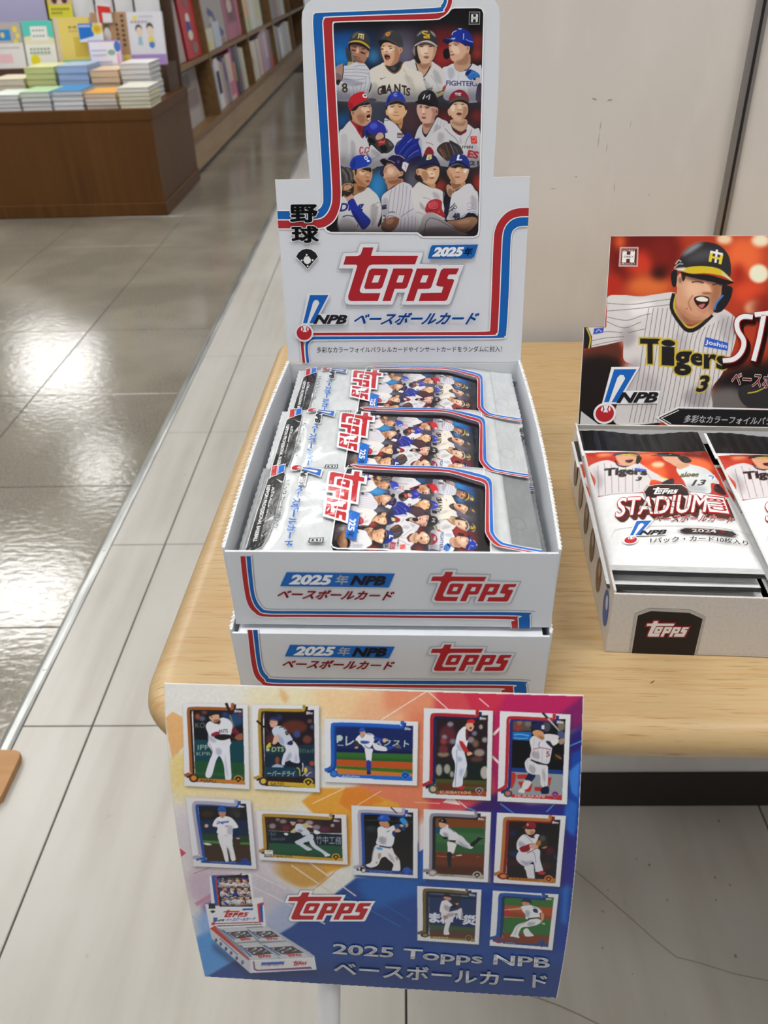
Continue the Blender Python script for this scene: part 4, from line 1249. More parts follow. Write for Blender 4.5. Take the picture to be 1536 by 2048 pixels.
front_print(low, L_O,
    (F3([(140, 388), (146, 450), (156, 530), (170, 585), (196, 615), (240, 632), (500, 634), (900, 640), (1225, 642), (1236, 650), (1240, 672)]),
     F3([(163, 388), (170, 450), (180, 525), (192, 572), (214, 600), (250, 618), (500, 620), (900, 624), (1270, 627), (1290, 636), (1293, 672)]),
     F3([(186, 388), (192, 450), (200, 520), (210, 560), (230, 586), (262, 598), (500, 602), (900, 605), (1320, 608), (1346, 624), (1350, 672)])),
    F3([(325, 452), (778, 460), (752, 510), (302, 502)]),
    (F3([(345, 495), (512, 497), (350, 460)]), F3([(530, 497), (580, 498), (536, 461)]), F3([(596, 499), (735, 500), (603, 465)])),
    F3([(290, 550), (768, 558), (300, 515)]), F3([(918, 570), (1300, 570), (918, 440)]), None, None)
# ================================================================== FOIL PACKS IN THE UPPER BOX
M_FILM = mat('silver_white_film', 'c3c8ca', 0.2, 0.5, ((300, 120, 200), 3, 'cdd1d3', 0.4, 0.7), coat=0.25, bump=((240, 150, 200), 0.25, 0.0012))
M_FILM_IN = mat('grey_film_back', '9a9ea2', 0.35, 0.5)
KF = 1.0
PL_, PW_ = 0.1262, 0.0700        # pack length, width
def sm(x): x = min(1, max(0, x)); return x*x*(3-2*x)
def pack_h(u, v, t=0.0034):
    fu = sm((u-0.0085)/0.012)*sm((PL_-0.024-u)/0.016)
    a = abs(2*v/PW_-1); fv = max(0.0, 1-a**3.2)
    wr = 0.00035*math.sin(u*260+3*math.sin(v*120))*math.sin(v*150+1.0)*fv + 0.00025*math.sin(u*95+v*210)
    dr = -0.003*sm((u-0.096)/0.03)-0.0012*sm((0.016-u)/0.016)
    return dr + t*fu*fv + wr*(0.25+0.75*fu) + 0.0012*sm((u-PL_+0.03)/0.03)*math.sin(v*70+0.6)
ZP = 0.7140
PO1 = at_z(463, 1112, ZP) + BEY*0.0055
def pack_uv(x, y, O=None):
    P = at_z(x, y, ZP) - (PO1 if O is None else O); return (P.dot(BEX), max(P.dot(BEY), 0.0005))
g1 = lambda x, y: (440+x/4.267, 910+y/4.267); g2 = lambda x, y: (780+x/4.267, 910+y/4.267)
G1 = lambda P: [g1(*p) for p in P]; G2 = lambda P: [g2(*p) for p in P]
g3_ = lambda x, y: (520+x/5.486, 700+y/5.486)
_b1 = np.array(pack_uv(*g1(655, 105))); _b2 = np.array(pack_uv(*g3_(555, 722)))
def uv_any(x, y):
    """points of the second pack (tracing y < 905) slide onto the first"""
    return pack_uv(x, y)
def g3(x, y):          # from the second pack to the same spot of the first, as tracing point
    q = np.array(pack_uv(*g3_(x, y)))-_b2+_b1; P = PO1+BEX*q[0]+BEY*q[1]; d = P-CP
    return (768+F_PX*d.dot(CR)/d.dot(CW), 1024-F_PX*d.dot(CU)/d.dot(CW))
def make_pack():
    r = thing('card_pack', 'x', 'card pack', group='silver trading card packs lying in the carton')
    # body: pillow of film, top and bottom skin
    bm = bmesh.new(); nu, nv = 56, 26; top = []; bot = []
    for i in range(nu+1):
        u = 0.0085+(PL_-0.0085-0.012)*i/nu
        top.append([bm.verts.new((u, PW_*j/nv, pack_h(u, PW_*j/nv))) for j in range(nv+1)])
        bot.append([bm.verts.new((u, PW_*j/nv, min(pack_h(u, PW_*j/nv)-0.0003, -0.0004-0.3*pack_h(u, PW_*j/nv)))) for j in range(nv+1)])
    for i in range(nu):
        for j in range(nv):
            bm.faces.new((top[i][j], top[i+1][j], top[i+1][j+1], top[i][j+1])); bm.faces.new((bot[i][j], bot[i][j+1], bot[i+1][j+1], bot[i+1][j]))
    for i in range(nu):
        bm.faces.new((top[i][0], bot[i][0], bot[i+1][0], top[i+1][0])); bm.faces.new((top[i][nv], top[i+1][nv], bot[i+1][nv], bot[i][nv]))
    for j in range(nv):
        bm.faces.new((top[0][j], top[0][j+1], bot[0][j+1], bot[0][j])); bm.faces.new((top[nu][j], bot[nu][j], bot[nu][j+1], top[nu][j+1]))
    obj('film_body', bm, M_FILM, r, True)
    for (ua, ub) in ((0.0, 0.0087), (PL_-0.0122, PL_)):          # corrugated, pinked end seals
        bm = bmesh.new(); n = 44; rows = []
        for i in range(n+1):
            u = ua+(ub-ua)*i/n; zz = 0.00004*math.sin(2*math.pi*i/4.4)
            rows.append([bm.verts.new((u + (0.0005*((j % 2)-0.5) if (i == 0 and ua == 0) or (i == n and ua > 0) else 0), PW_*j/26, pack_h(u, PW_*j/26)+zz)) for j in range(27)])
        for a, b in zip(rows, rows[1:]):
            for j in range(26): bm.faces.new((a[j], b[j], b[j+1], a[j+1]))
        bmesh.ops.solidify(bm, geom=bm.faces[:], thickness=0.0003)
        obj('crimp_seal', bm, M_FILM, r)
    # team picture
    small = team_canvas(0.75)
    small.frame(540, 0, 2.844); tm = small.mask(TEAM_CLIP); kp = np.zeros((small.h, small.w)); kp[tm[1]:tm[3]+1, tm[0]:tm[2]+1] = tm[4]
    c0 = np.array([HP.uv(*z4(*p)) for p in ((357, 122), (1214, 46), (1186, 1345), (330, 1322))])     # picture corners on the header
    (ua, va), (ub, vb) = c0.min(0), c0.max(0)
    A, B, C, D = [np.array(pack_uv(*p)) for p in (g2(812, 205), g2(862, 828), g1(950, 752), g1(1085, 98))]   # same corners on the pack
    def f(X, Y):
        out = np.empty((len(X), 3))
        Dv = CR[None]*((X-768)/F_PX)[:, None]-CU[None]*((Y-1024)/F_PX)[:, None]+CW[None]
        P = CP+Dv*((HP.o-CP).dot(HP.n)/(Dv @ HP.n))[:, None]-HP.o
        s = ((P @ HP.ex)-ua)/(ub-ua); t = (vb-(P @ HP.ey))/(vb-va)
        q = (A[None]*(1-s)[:, None]+B[None]*s[:, None])*(1-t)[:, None]+(D[None]*(1-s)[:, None]+C[None]*s[:, None])*t[:, None]
        for i, (u, v) in enumerate(q): out[i] = (u, v, pack_h(u, v)+0.0004)
        return out
    me = small.mesh('team_picture', f, KF, kp)
    me.flip_normals() if me.polygons[0].normal.z < 0 else None
    link('team_picture', me, r, M_INK_FILM)
    bk = Ink(pack_uv, KF); bk.layer = 1          # dark ground the picture is printed on
    bk.poly(G2([(812, 215), (828, 300), (832, 560), (850, 650), (866, 822), (856, 834), (600, 818), (0, 776)])+G1([(1400, 770), (960, 752), (946, 728), (955, 690), (1085, 100), (1115, 92), (1200, 130), (1300, 142), (1448, 152)])+G2([(100, 158), (500, 182), (700, 200), (780, 210)]), '1b1a20')
    bk.build('picture_ground', M_INK_FILM, r, lambda u, v, h: (u, v, pack_h(u, v)+0.0002+h), [0.004*i for i in range(1, 31)], [0.005*i for i in range(0, 14)])
    ik = Ink(pack_uv, KF); ik.layer = 3
    lab = G1([(405, 165), (450, 140), (540, 124), (553, 140), (535, 225), (470, 470), (440, 560), (395, 655), (345, 715), (240, 752), (205, 735), (290, 480)])
    ik.stroke(lab, 1.8, 'e6e8ea', closed=True); ik.poly(lab, '15161a')
    ik.text('AUTHORIZED TRADING CARD OF', g1(440, 232), g1(342, 640), g1(468, 234), 'dfe1e4', bold=0.02)
    ik.text('NIPPON PROFESSIONAL BASEBALL', g1(398, 214), g1(272, 668), g1(428, 216), 'dfe1e4', bold=0.02)
    for c, P in ((RED, [(440, 62), (490, 54), (478, 140), (425, 150)]), ('1568c4', [(500, 60), (556, 56), (545, 122), (490, 135)]),
                 (RED, [(215, 768), (270, 758), (232, 880), (172, 880)]), ('1568c4', [(272, 756), (336, 742), (302, 880), (234, 880)])):
        ik.poly(G1(P), c); ik.stroke(G1(P[:2]+P[2:]), 1.0, 'e6e8ea', closed=True)
    ik.text('1パック カード10枚入り', g1(558, 212), g1(450, 592), g1(602, 214), '22242a', bold=0.01)
    npb(ik, [g1(614, 69), g1(571, 274), g1(894, 80)])
    ik.text('ベースボールカード', g1(652, 285), g1(545, 745), g1(722, 283), '1a6ac4', bold=0.035)
    topps(ik, [g3(872, 752), g3(815, 1225), g3(1265, 745)], red='b8242c')
    ik.poly(G1([(1112, 488), (1197, 508), (1160, 712), (1070, 688)]), '1568c4')
    ik.text('2025', g1(1118, 515), g1(1092, 642), g1(1170, 522), 'e8ecf0', smear=0.03); ik.text('年', g1(1090, 650), g1(1078, 688), g1(1150, 658), '10182c')
    for P, c in (([(762, 690), (886, 688), (880, 722), (748, 722)], '3a3c40'), ([(772, 694), (876, 692), (871, 718), (760, 718)], 'c4c8ca'), ([(785, 698), (862, 696), (858, 714), (776, 714)], '3a3c40'),
                 ([(800, 700), (820, 700), (818, 712), (798, 712)], 'd0d4d6'), ([(836, 699), (852, 699), (849, 712), (833, 712)], 'd0d4d6')):
        ik.poly(G1(P), c)
    # black corners of the picture frame, white edge, piping
    frm = G2([(815, 210), (840, 560), (862, 640), (866, 822), (856, 834), (830, 836), (600, 818), (0, 776)])+G1([(1400, 770), (1000, 762), (960, 752), (946, 728), (955, 690), (1080, 120), (1100, 92)])
    ik.stroke(frm, 1.7, 'eceef0')
    ra = G1([(1112, 88), (1150, 112), (1200, 130), (1300, 142), (1448, 152)])+G2([(100, 158), (500, 182), (700, 200), (780, 210), (815, 232), (818, 300), (815, 560), (826, 640), (900, 716), (1000, 735), (1310, 772)])
    rb = G1([(1118, 84), (1160, 90), (1210, 100), (1300, 112), (1448, 126)])+G2([(100, 130), (500, 152), (700, 168), (800, 182), (840, 215), (848, 300), (850, 560), (862, 630), (930, 700), (1010, 722), (1310, 757)])
    rc = G1([(1125, 82), (1170, 82), (1225, 86), (1310, 92), (1448, 104)])+G2([(100, 108), (500, 124), (700, 138), (820, 156), (866, 185), (876, 260), (886, 560), (896, 630), (950, 682), (1020, 702), (1308, 738)])
    ik.band(ra, rb, RED); ik.band(rb, rc, '1568c4')
    for b in (ra, rb, rc): ik.stroke(spline(b, False), 1.1, 'eceef0')
    ik.stroke([g2(*p) for p in ell(1095, 530, 74, 50, 20)], 0.7, '8d9194', closed=True)
    ik.build('pack_print', M_INK_FILM, r, lambda u, v, h: (u, v, pack_h(u, v)+0.00062+h), [0.004*i for i in range(1, 31)], [0.005*i for i in range(0, 14)])
    return r
def copy_tree(o, parent=None):
    c = o.copy(); COL.objects.link(c); c.parent = parent
    for ch in list(o.children): copy_tree(ch, c)
    return c
pack0 = make_pack()
def put_pack(o, v, z, tilt, du=0.0, rz=0.0, label=''):
    O = PO1 + BEX*du + BEY*v; O[2] = z
    o.matrix_basis = Matrix.Translation(Vector(O)) @ Matrix.Rotation(BYAW+rz, 4, 'Z') @ Matrix.Rotation(tilt, 4, 'X')
    o['label'] = label
PACK_ROWS = [(0.0, 0.7093, 'front silver trading card pack in the open white carton, nearest the printed front panel'),
             (0.0606, 0.7093, 'middle silver trading card pack in the open white carton, overlapped by the front pack'),
             (0.1178, 0.7093, 'rear silver trading card pack in the open white carton, tucked under the header card')]
order = []
for i, (v, z, lb) in enumerate(PACK_ROWS):
    o = pack0 if i == 0 else copy_tree(pack0)
    put_pack(o, v, z, math.radians([2.1, 2.1, 0.8][i]), [0, 0.0004, 0.0022][i], [0.0, 0.002, 0.006][i], lb)
for i, (v, z, lb) in enumerate(PACK_ROWS):
    o = copy_tree(pack0)
    put_pack(o, v-(0.0 if i < 2 else 0.003), z-0.0066, math.radians(1.2), 0.0032, -0.004,
             ['lower silver pack showing only its right edge under the front pack', 'lower silver pack showing only its right edge under the middle pack', 'lower silver pack showing only its right edge under the rear pack'][i])
# ------------------------------------------------------------------ header picture of the second carton (frame 1136,460 x3.84)
STAD_BG = """
p b03a20 60,0 2400,0 2400,1600 60,1600
s 6a1610 b40 330,30 820,30 840,300 600,420 330,340
e e0602c b26 400,90 40,60
e c83820 b34 560,260 120,100
e 7a1c12 b30 720,180 90,120
e d86a34 b34 620,430 170,90
e 2a0c0a b30 700,330 60,50
e b02818 b26 350,430 60,90
e e86a38 b40 1350,200 150,150
e f8d0a8 b14 1200,70 60,40
e a02818 b26 1310,340 50,80
e d84a28 b26 1400,480 130,80
e ffe8cc b9 1465,335 75,72
e f6c8a0 b16 1440,600 80,60
e ffe0c0 b14 1480,80 70,50
e e86a38 b40 1750,250 180,180
e ffe0c0 b14 1700,120 60,50
e f6c8a0 b14 1850,420 70,60
e 8a2414 b40 1700,600 300,160
s 5c2c20 b16 110,930 380,850 390,1010 110,1050
s 1a1210 b24 90,1010 420,1020 340,1420 90,1420
e 141010 b40 1600,1200 500,200
s 6a6462 b26 1100,1240 1300,1220 1380,1380 1080,1400
p 121012 b8 60,1380 700,1400 700,1600 60,1600
"""
STAD_MAN = """
p d2cecd 300,520 294,748 122,748 122,912 182,902 300,880 425,850 470,760 460,560
s d4d0ce 300,522 420,500 560,510 700,490 825,484 800,600 880,745 935,778 1000,745 1110,640 1180,600 1290,680 1300,770 1262,930 1180,1110 1100,1230 1085,1430 700,1480 370,1490 380,1330 430,1230 540,1060 430,1000 425,850 380,700
s a9a3a5 b18 400,800 470,735 525,830 445,905
s b2acae b22 430,1050 560,1000 500,1210 440,1260
s a39da0 b22 900,1250 1080,1180 1070,1360 920,1340
s bdb7b8 b26 560,1110 700,1160 660,1360 540,1300
s c0babb b20 820,800 920,830 900,980 820,960
s eae6e4 b20 480,560 640,540 640,640 500,660
s b8b2b4 b20 1160,650 1270,700 1250,860 1180,820
p 1c1a1c 122,748 152,748 184,820 178,905 122,912
l c9b23c 11 142,750 172,830 160,908
p 2c50b8 200,756 276,750 268,790 194,802
l e0e4f0 5 215,785 235,765 258,782
"""
STAD_STRIPES = """
l 5c5b66 4 300,562 480,572 640,550 790,530
l 5c5b66 4 300,622 480,608 640,590 785,572
l 5c5b66 4 300,668 450,694 560,660 640,642
l 5c5b66 4 296,702 430,752 560,706
l 5c5b66 4 190,800 300,780 420,790
l 5c5b66 4 185,850 300,828 430,820
l 5c5b66 4 180,890 300,862 420,842
l 5c5b66 4 460,790 540,770 590,760
"""
for _i, _x in enumerate(range(560, 1290, 36)):
    STAD_STRIPES += "l 5c5b66 4 %d,%d %d,%d %d,%d %d,%d\n" % (_x+60, 600+max(0, 0.5*(_x-860)) if _x < 840 else 760-0.45*abs(_x-960), _x+20, 860, _x-20, 1140, _x-90, 1480)
STAD_TOP = """
l 1d1b1d 38 818,488 800,600 868,716 925,768 1000,744 1105,648
l c9b23c 15 832,492 816,600 880,704 928,748 994,726 1092,640
s b98468 845,500 836,640 905,716 1000,708 1095,625 1080,580
s 8a5a44 b14 870,640 960,700 1060,660 1000,715 905,716
s cf9a78 838,445 850,340 940,335 1080,365 1185,400 1192,480 1162,560 1122,622 1060,682 960,692 880,642 832,560
s e6b898 b24 900,400 1040,400 1060,460 930,530
s a06a4c b22 1110,400 1188,420 1165,540 1095,640 1090,520
s a87050 b18 850,590 960,672 1060,672 980,705 880,655
s d0a080 830,372 868,338 892,392 852,442 834,432
e 9a684e b5 862,385 14,24
s 1e1818 870,336 905,350 884,395
s 6a4434 b10 880,352 1000,370 1120,395 1195,425 1100,412 960,388
s 2c1010 968,522 1020,504 1082,520 1076,572 1030,608 984,572
s ece4d8 984,524 1030,512 1074,530 1062,550 1000,545
s b86a6a b2 1000,578 1052,566 1030,602
s c98478 b5 984,596 1036,622 1072,588 1044,642
s e6b494 b9 1040,400 1090,440 1102,478 1050,478
e 8a5440 b5 1066,486 38,8
l 3a241e 8 950,402 1000,396 1042,408
l 3a241e 8 1108,422 1150,412 1180,428
l 9a6850 b3 7 960,500 925,560 950,620
e 7a4a38 912,605 5,5
s 2b2a2c 798,424 810,330 840,250 900,160 980,105 1060,92 1160,118 1230,190 1252,300 1232,372 1150,332 1000,302 880,292 822,322
s 8f8f94 b12 870,200 950,118 1040,98 960,165
s 4c4b50 b20 900,230 1040,150 1180,200 1000,240
s d2b62a 866,304 960,280 1080,280 1180,308 1262,392 1180,352 1060,332 940,334
s d8d4cc b4 818,296 900,288 884,314 836,308
s cfcabf b3 1180,318 1272,398 1196,350
s 19171a 866,322 960,338 1080,344 1180,372 1272,402 1200,422 1120,402 980,372 890,348
s 1c1b1d 794,330 836,308 832,420 810,438 794,400
s 1d1c1f 1186,420 1230,428 1264,450 1242,540 1182,622 1130,634 1118,602 1172,520
l 3a78c8 14 1192,500 1142,560 1124,614
l c0bcb8 9 826,262 850,232 870,245
l c0bcb8 7 815,292 850,262 885,262
k e0c83a 23 1102,172 1090,244
k e0c83a 23 1182,186 1166,262
k f2f0e8 17 1144,150 1132,252
k f2f0e8 17 1092,166 1188,186
k e0c83a 16 1094,206 1176,222
t c9b03c 0.075,0 560,1020 700,1022 560,840 T
t 1c1a1a 0.035,0 562,1018 698,1020 562,842 T
t c9b03c 0.075,0 735,1030 800,1034 738,850 i
t 1c1a1a 0.04,0 737,1028 798,1032 740,852 i
t c9b03c 0.075,0 822,1108 938,1110 826,938 g
t 1c1a1a 0.04,0 824,1106 936,1108 828,940 g
t c9b03c 0.075,0 946,1034 1036,1040 948,948 e
t 1c1a1a 0.04,0 948,1032 1034,1038 950,950 e
t c9b03c 0.075,0 1050,1058 1140,1062 1052,958 r
t 1c1a1a 0.04,0 1052,1056 1138,1060 1054,960 r
t c9b03c 0.075,0 1145,1062 1215,1070 1147,968 s
t 1c1a1a 0.04,0 1147,1060 1213,1068 1149,970 s
t c9b03c 0.07,0.2 985,1242 1075,1238 995,1122 3
t 1c1a1a 0.035,0.2 987,1240 1073,1236 997,1124 3
p 2f5ac0 1058,822 1232,868 1226,928 1044,894
t e8ecf4 0.02,0 1054,882 1215,918 1060,842 Joshin
s 2c2a2c 1320,1210 1600,1180 1700,1380 1380,1360
l c9b23c 10 1380,1252 1450,1240 1530,1200
"""
def stad_canvas(res=1.1):
    c = Canvas(1156, 468, 1700, 900, res, 'b03a20')
    c.frame(1136, 460, 3.84); c.draw(STAD_BG); c.draw(STAD_MAN)
    body = [ln for ln in STAD_MAN.split('\n') if ln.startswith('s d4d0ce')][0].split()[2:]
    slv = [ln for ln in STAD_MAN.split('\n') if ln.startswith('p d2cecd')][0].split()[2:]
    f = lambda L: [tuple(float(q) for q in t.split(',')) for t in L]
    c.set_clip(spline(f(body))); cl = c.clip; c.set_clip(f(slv)); c.clip = np.maximum(cl, c.clip)
    c.draw(STAD_STRIPES); c.set_clip(None); c.draw(STAD_TOP)
    return c
PACK2 = """
p b8341e 60,180 1400,180 1400,640 60,640
e e06030 b20 640,420 120,80
e e86a38 b20 600,260 90,60
e 7a1c12 b20 1000,240 120,60
e f0a070 b12 280,260 60,20
e f6c8a0 b8 690,350 50,20
e e87040 b16 1000,340 120,60
s d0ccce 165,330 290,310 370,340 440,365 530,335 640,400 790,480 770,500 640,470 580,560 230,560 215,440 185,390
s a8a2a6 b14 200,360 270,440 240,520
l 5c5b66 3 230,340 240,560
l 5c5b66 3 280,330 290,560
l 5c5b66 3 330,350 340,560
l 5c5b66 3 385,365 390,560
l 5c5b66 3 440,380 440,560
l 5c5b66 3 495,380 495,560
l 5c5b66 3 545,360 545,540
l 5c5b66 3 590,400 640,470
l c9b23c 9 700,440 790,470
s 2a2426 720,490 800,455 810,500 740,510
l 1d1b1d 11 362,320 380,355 440,370 520,335
s d09a7a 365,280 440,275 530,295 515,340 460,365 400,350
s 3a1614 440,320 500,315 480,338 450,338
s 2b2a2c 345,280 370,245 440,228 520,240 550,290 500,285 400,275
s d2b62a 390,268 460,262 540,280 470,282
s 1d1c1f 530,290 565,300 540,345 520,340
k e0c83a 7 465,245 500,248
t 1c1a1a 0.05,0 285,440 600,450 285,375 Tigers
t 1c1a1a 0.04,0.2 520,478 560,478 525,450 3
p 3a5ac0 510,380 600,388 598,404 508,398
s d0d6d8 830,390 880,350 960,350 1080,370 1160,440 1160,470 1100,480 1090,560 940,560 890,480
s a9b0b4 b12 920,500 1060,520 1040,560 930,555
l 4a4c30 8 855,440 900,440 1000,425
t 5a5c3c 0.03,0.2 860,448 1000,440 865,412 aloes
t 2a2c30 0.03,0.2 950,512 1050,500 960,470 13
p e0e4ee 1060,410 1130,400 1145,440 1085,448
l 3a50a0 7 1080,420 1120,415 1110,440
s 2a1c20 1120,520 1150,470 1200,500 1220,545 1160,550
s d0a084 720,290 760,285 850,285 900,340 840,370 780,340 740,320
s c89878 830,350 900,345 930,360 850,390
s 1e1a1c 840,285 900,280 950,320 900,340 860,320
s 1c1c22 630,282 690,270 690,235 770,230 840,250 860,285 760,290
e c8b878 785,258 12,9
"""
# ================================================================== SECOND CARTON (STADIUM CLUB)
M_BEIGE = mat('pearl_card', 'd6d1cb', 0.42, 0.45, ((700, 700, 700), 2, 'cfc9c3', 0.4, 0.7))
M_DARK_IN = mat('black_card_inside', '1d1c1e', 0.5)
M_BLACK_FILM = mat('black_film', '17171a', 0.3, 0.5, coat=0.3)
SYAW = math.radians(-3.7)
SEX = np.array([math.cos(SYAW), math.sin(SYAW), 0]); SEY = np.array([-math.sin(SYAW), math.cos(SYAW), 0])
S_O = at_z(1210, 1304, TZ); S_O[2] = TZ+0.0004
SW, SD, SH = 0.1485, 0.168, 0.0352
st = card_box('card_box', 'pearl beige trading card carton with a red stadium picture header, on the right', S_O, SYAW, SW, SD, SH, 'trading card cartons', flare=0.0, mats=(M_BEIGE, M_DARK_IN))
for ch in list(st.children):
    if ch.name.startswith('perforated'): bpy.data.objects.remove(ch)
box('packing_insert', 0.002, 0.002, 0.0012, SW-0.002, SD-0.002, 0.0165, M_DARK_IN, st)
for x0, x1 in ((0.0012, 0.0018), (SW-0.0018, SW-0.0012)): box('black_lining', x0, 0.002, 0.0012, x1, SD-0.002, SH-0.001, M_DARK_IN, st)
zs = lambda x, y: (1136+x/3.84, 840+y/3.84); zg = lambda x, y: (1136+x/3.84, 460+y/3.84)
fp = Plane(S_O-SEY*0.00005, SEX, (0, 0, 1)); ik = Ink(fp.uv, 1.1); ik.layer = 2
emb = [zs(*p) for p in [(470, 1792), (518, 1488), (630, 1448), (940, 1462), (1052, 1515), (985, 1806)]]
ik.stroke(emb, 2.6, '2a2626'); ik.stroke(emb, 1.4, 'd8d4ce'); ik.poly([zs(*p) for p in [(488, 1794), (536, 1500), (636, 1466), (932, 1480), (1034, 1526), (968, 1806)]], '1f1b1c')
topps(ik, [zs(583, 1668), zs(940, 1670), zs(590, 1532)], red='e6e2e0', white='8a2028', shadow='6a1820')
topps(ik, [zs(588, 1658), zs(940, 1662), zs(596, 1534)], red='e6e2e0', outline=False)
world_child(ik.build('front_print', M_INK, st, fp.P))
# player badges along the left side panel
sp = Plane(S_O-SEX*0.00005, -SEY, (0, 0, 1)); ik = Ink(sp.uv, 1.0); ik.layer = 2
ik.M = None; ik.uvfn = lambda x, y: (x, y)
for i, c in enumerate(('2a5aa8', '7a5a40', '6a5a3a', '6a5a4a', '8a7060', '7a6a60')):
    u = -0.012-0.026*i; ik.poly([(u+0.007*math.cos(a), 0.017+0.010*math.sin(a)) for a in np.linspace(0, 6.2, 18)], c); ik.poly([(u+0.003*math.cos(a)+0.001, 0.021+0.004*math.sin(a)) for a in np.linspace(0, 6.2, 12)], 'b09a88' if i else 'c8ccd4')
world_child(ik.build('side_print', M_INK, st, sp.P))
# header
HB2 = S_O + SEX*(SW/2) + SEY*(SD-0.0012) + np.array([0, 0, SH-0.004])
TL2 = math.radians(19)
HP2 = Plane(HB2, SEX, SEY*math.sin(TL2)+np.array([0, 0, math.cos(TL2)]))
l0 = HP2.uv(*zg(122, 748))[0]; l1 = HP2.uv(*zg(310, 300))[0]; vt = HP2.uv(*zg(335, 46))[1]; vs_ = HP2.uv(*zg(200, 746))[1]
r1 = SW/2-(l1+SW/2)*0.4+0.001
r0 = -l0
pts = [(l0, -0.004), (l0, vs_-0.001), (l0+0.001, vs_), (l1, vs_), (l1, vt-0.002), (l1+0.0006, vt-0.0006), (l1+0.002, vt), (-l1-0.002, vt), (-l1, vt-0.002), (-l1, vs_), (r0, vs_), (r0, -0.004)]
bm = bmesh.new(); prism(bm, pts, -0.0011, 0.0, plane_M(HP2)); world_child(obj('header_card', bm, M_CARD, st))
sc = stad_canvas(1.1)
def hp2_place(X, Y):
    D = CR[None]*((X-768)/F_PX)[:, None]-CU[None]*((Y-1024)/F_PX)[:, None]+CW[None]
    P = CP+D*((HP2.o-CP).dot(HP2.n)/(D @ HP2.n))[:, None]-HP2.o
    u = P @ HP2.ex; v = P @ HP2.ey
    # keep the print inside the die-cut card
    u = np.where(v > vs_, np.clip(u, l1+0.0002, -l1-0.0002), np.clip(u, l0+0.0002, r0-0.0002)); v = np.clip(v, -0.003, vt-0.0002)
    return HP2.o[None]+u[:, None]*HP2.ex[None]+v[:, None]*HP2.ey[None]+HP2.n[None]*0.00004
o = link('player_picture', sc.mesh('player_picture', hp2_place, 1.12), st, M_INK); world_child(o)
ik = Ink(HP2.uv, 1.12); ik.layer = 3
ik.poly([zg(*p) for p in [(398, 130), (542, 130), (536, 284), (388, 282)]], 'c8a09a', [[zg(*p) for p in [(412, 143), (530, 143), (524, 270), (403, 268)]]])
ik.poly([zg(*p) for p in [(412, 143), (530, 143), (524, 270), (403, 268)]], '5a1c18')
ik.poly([zg(*p) for p in [(418, 165), (452, 165), (450, 190), (478, 190), (480, 165), (514, 165), (508, 250), (474, 250), (475, 222), (448, 222), (446, 250), (412, 250)]], 'e8e4e2')
ik.text('HOBBY', zg(420, 164), zg(518, 164), zg(420, 150), 'e8d8d4'); ik.text('ONLY', zg(428, 212), zg(502, 212), zg(428, 198), '5a1c18', smear=0.01); ik.text('PRODUCT', zg(410, 266), zg(516, 266), zg(410, 254), 'e8d8d4')
# band along the foot of the picture
ik.poly([zg(*p) for p in [(100, 1390), (230, 1490), (700, 1510), (1900, 1540), (1900, 1640), (60, 1640), (90, 1500)]], 'c4c4c6')
ik.poly([zg(*p) for p in [(690, 1445), (850, 1372), (1900, 1400), (1900, 1530), (780, 1490)]], '17171a')
for a, b in (([(1900, 1385), (845, 1362), (682, 1442), (775, 1500), (1900, 1535)], 3), ([(850, 1384), (716, 1444), (790, 1488)], 1.6)): ik.stroke([zg(*p) for p in a], b, 'e8e8ea')
ik.text('多彩なカラーフォイルパラレルカードや', zg(885, 1478), zg(1900, 1505), zg(895, 1420), 'eef0f2', bold=0.02, shear=0.15)
npb(ik, [zg(192, 1482), zg(700, 1478), zg(215, 1052)])
# big title, raised look printed in brown, red and white
def title(ik, S, z, w):
    for k in range(7, 0, -1):
        for st_ in S: ik.stroke([z(x+k*4, y+k*5) for x, y in st_], w*1.45, '3a1410', smooth=True, layer=ik.layer)
    ik.layer += 1
    for st_ in S: ik.stroke([z(*p) for p in st_], w*1.42, 'a8202a', smooth=True, layer=ik.layer)
    ik.layer += 1
    for st_ in S: ik.stroke([z(*p) for p in st_], w*1.12, '2a1012', smooth=True, layer=ik.layer)
    ik.layer += 1
    for st_ in S: ik.stroke([z(*p) for p in st_], w, 'eeeeee', smooth=True, layer=ik.layer)
    ik.layer += 1
title(ik, [[(1415, 668), (1340, 665), (1296, 700), (1300, 770), (1345, 850), (1330, 930), (1270, 990), (1185, 1002)], [(1430, 650), (1570, 635)], [(1500, 650), (1465, 830), (1420, 1005)],
           [(1560, 1010), (1620, 640), (1690, 1005)], [(1585, 880), (1665, 880)]], zg, 9.5)
for cb, sm_ in (('eceaea', 0.05), ('b0202a', 0.015)): ik.text('ベースボールカード', zg(1250, 1190), zg(1950, 1240), zg(1262, 1085), cb, smear=sm_, shear=0.1)
world_child(ik.build('header_print', M_INK, st, HP2.P))

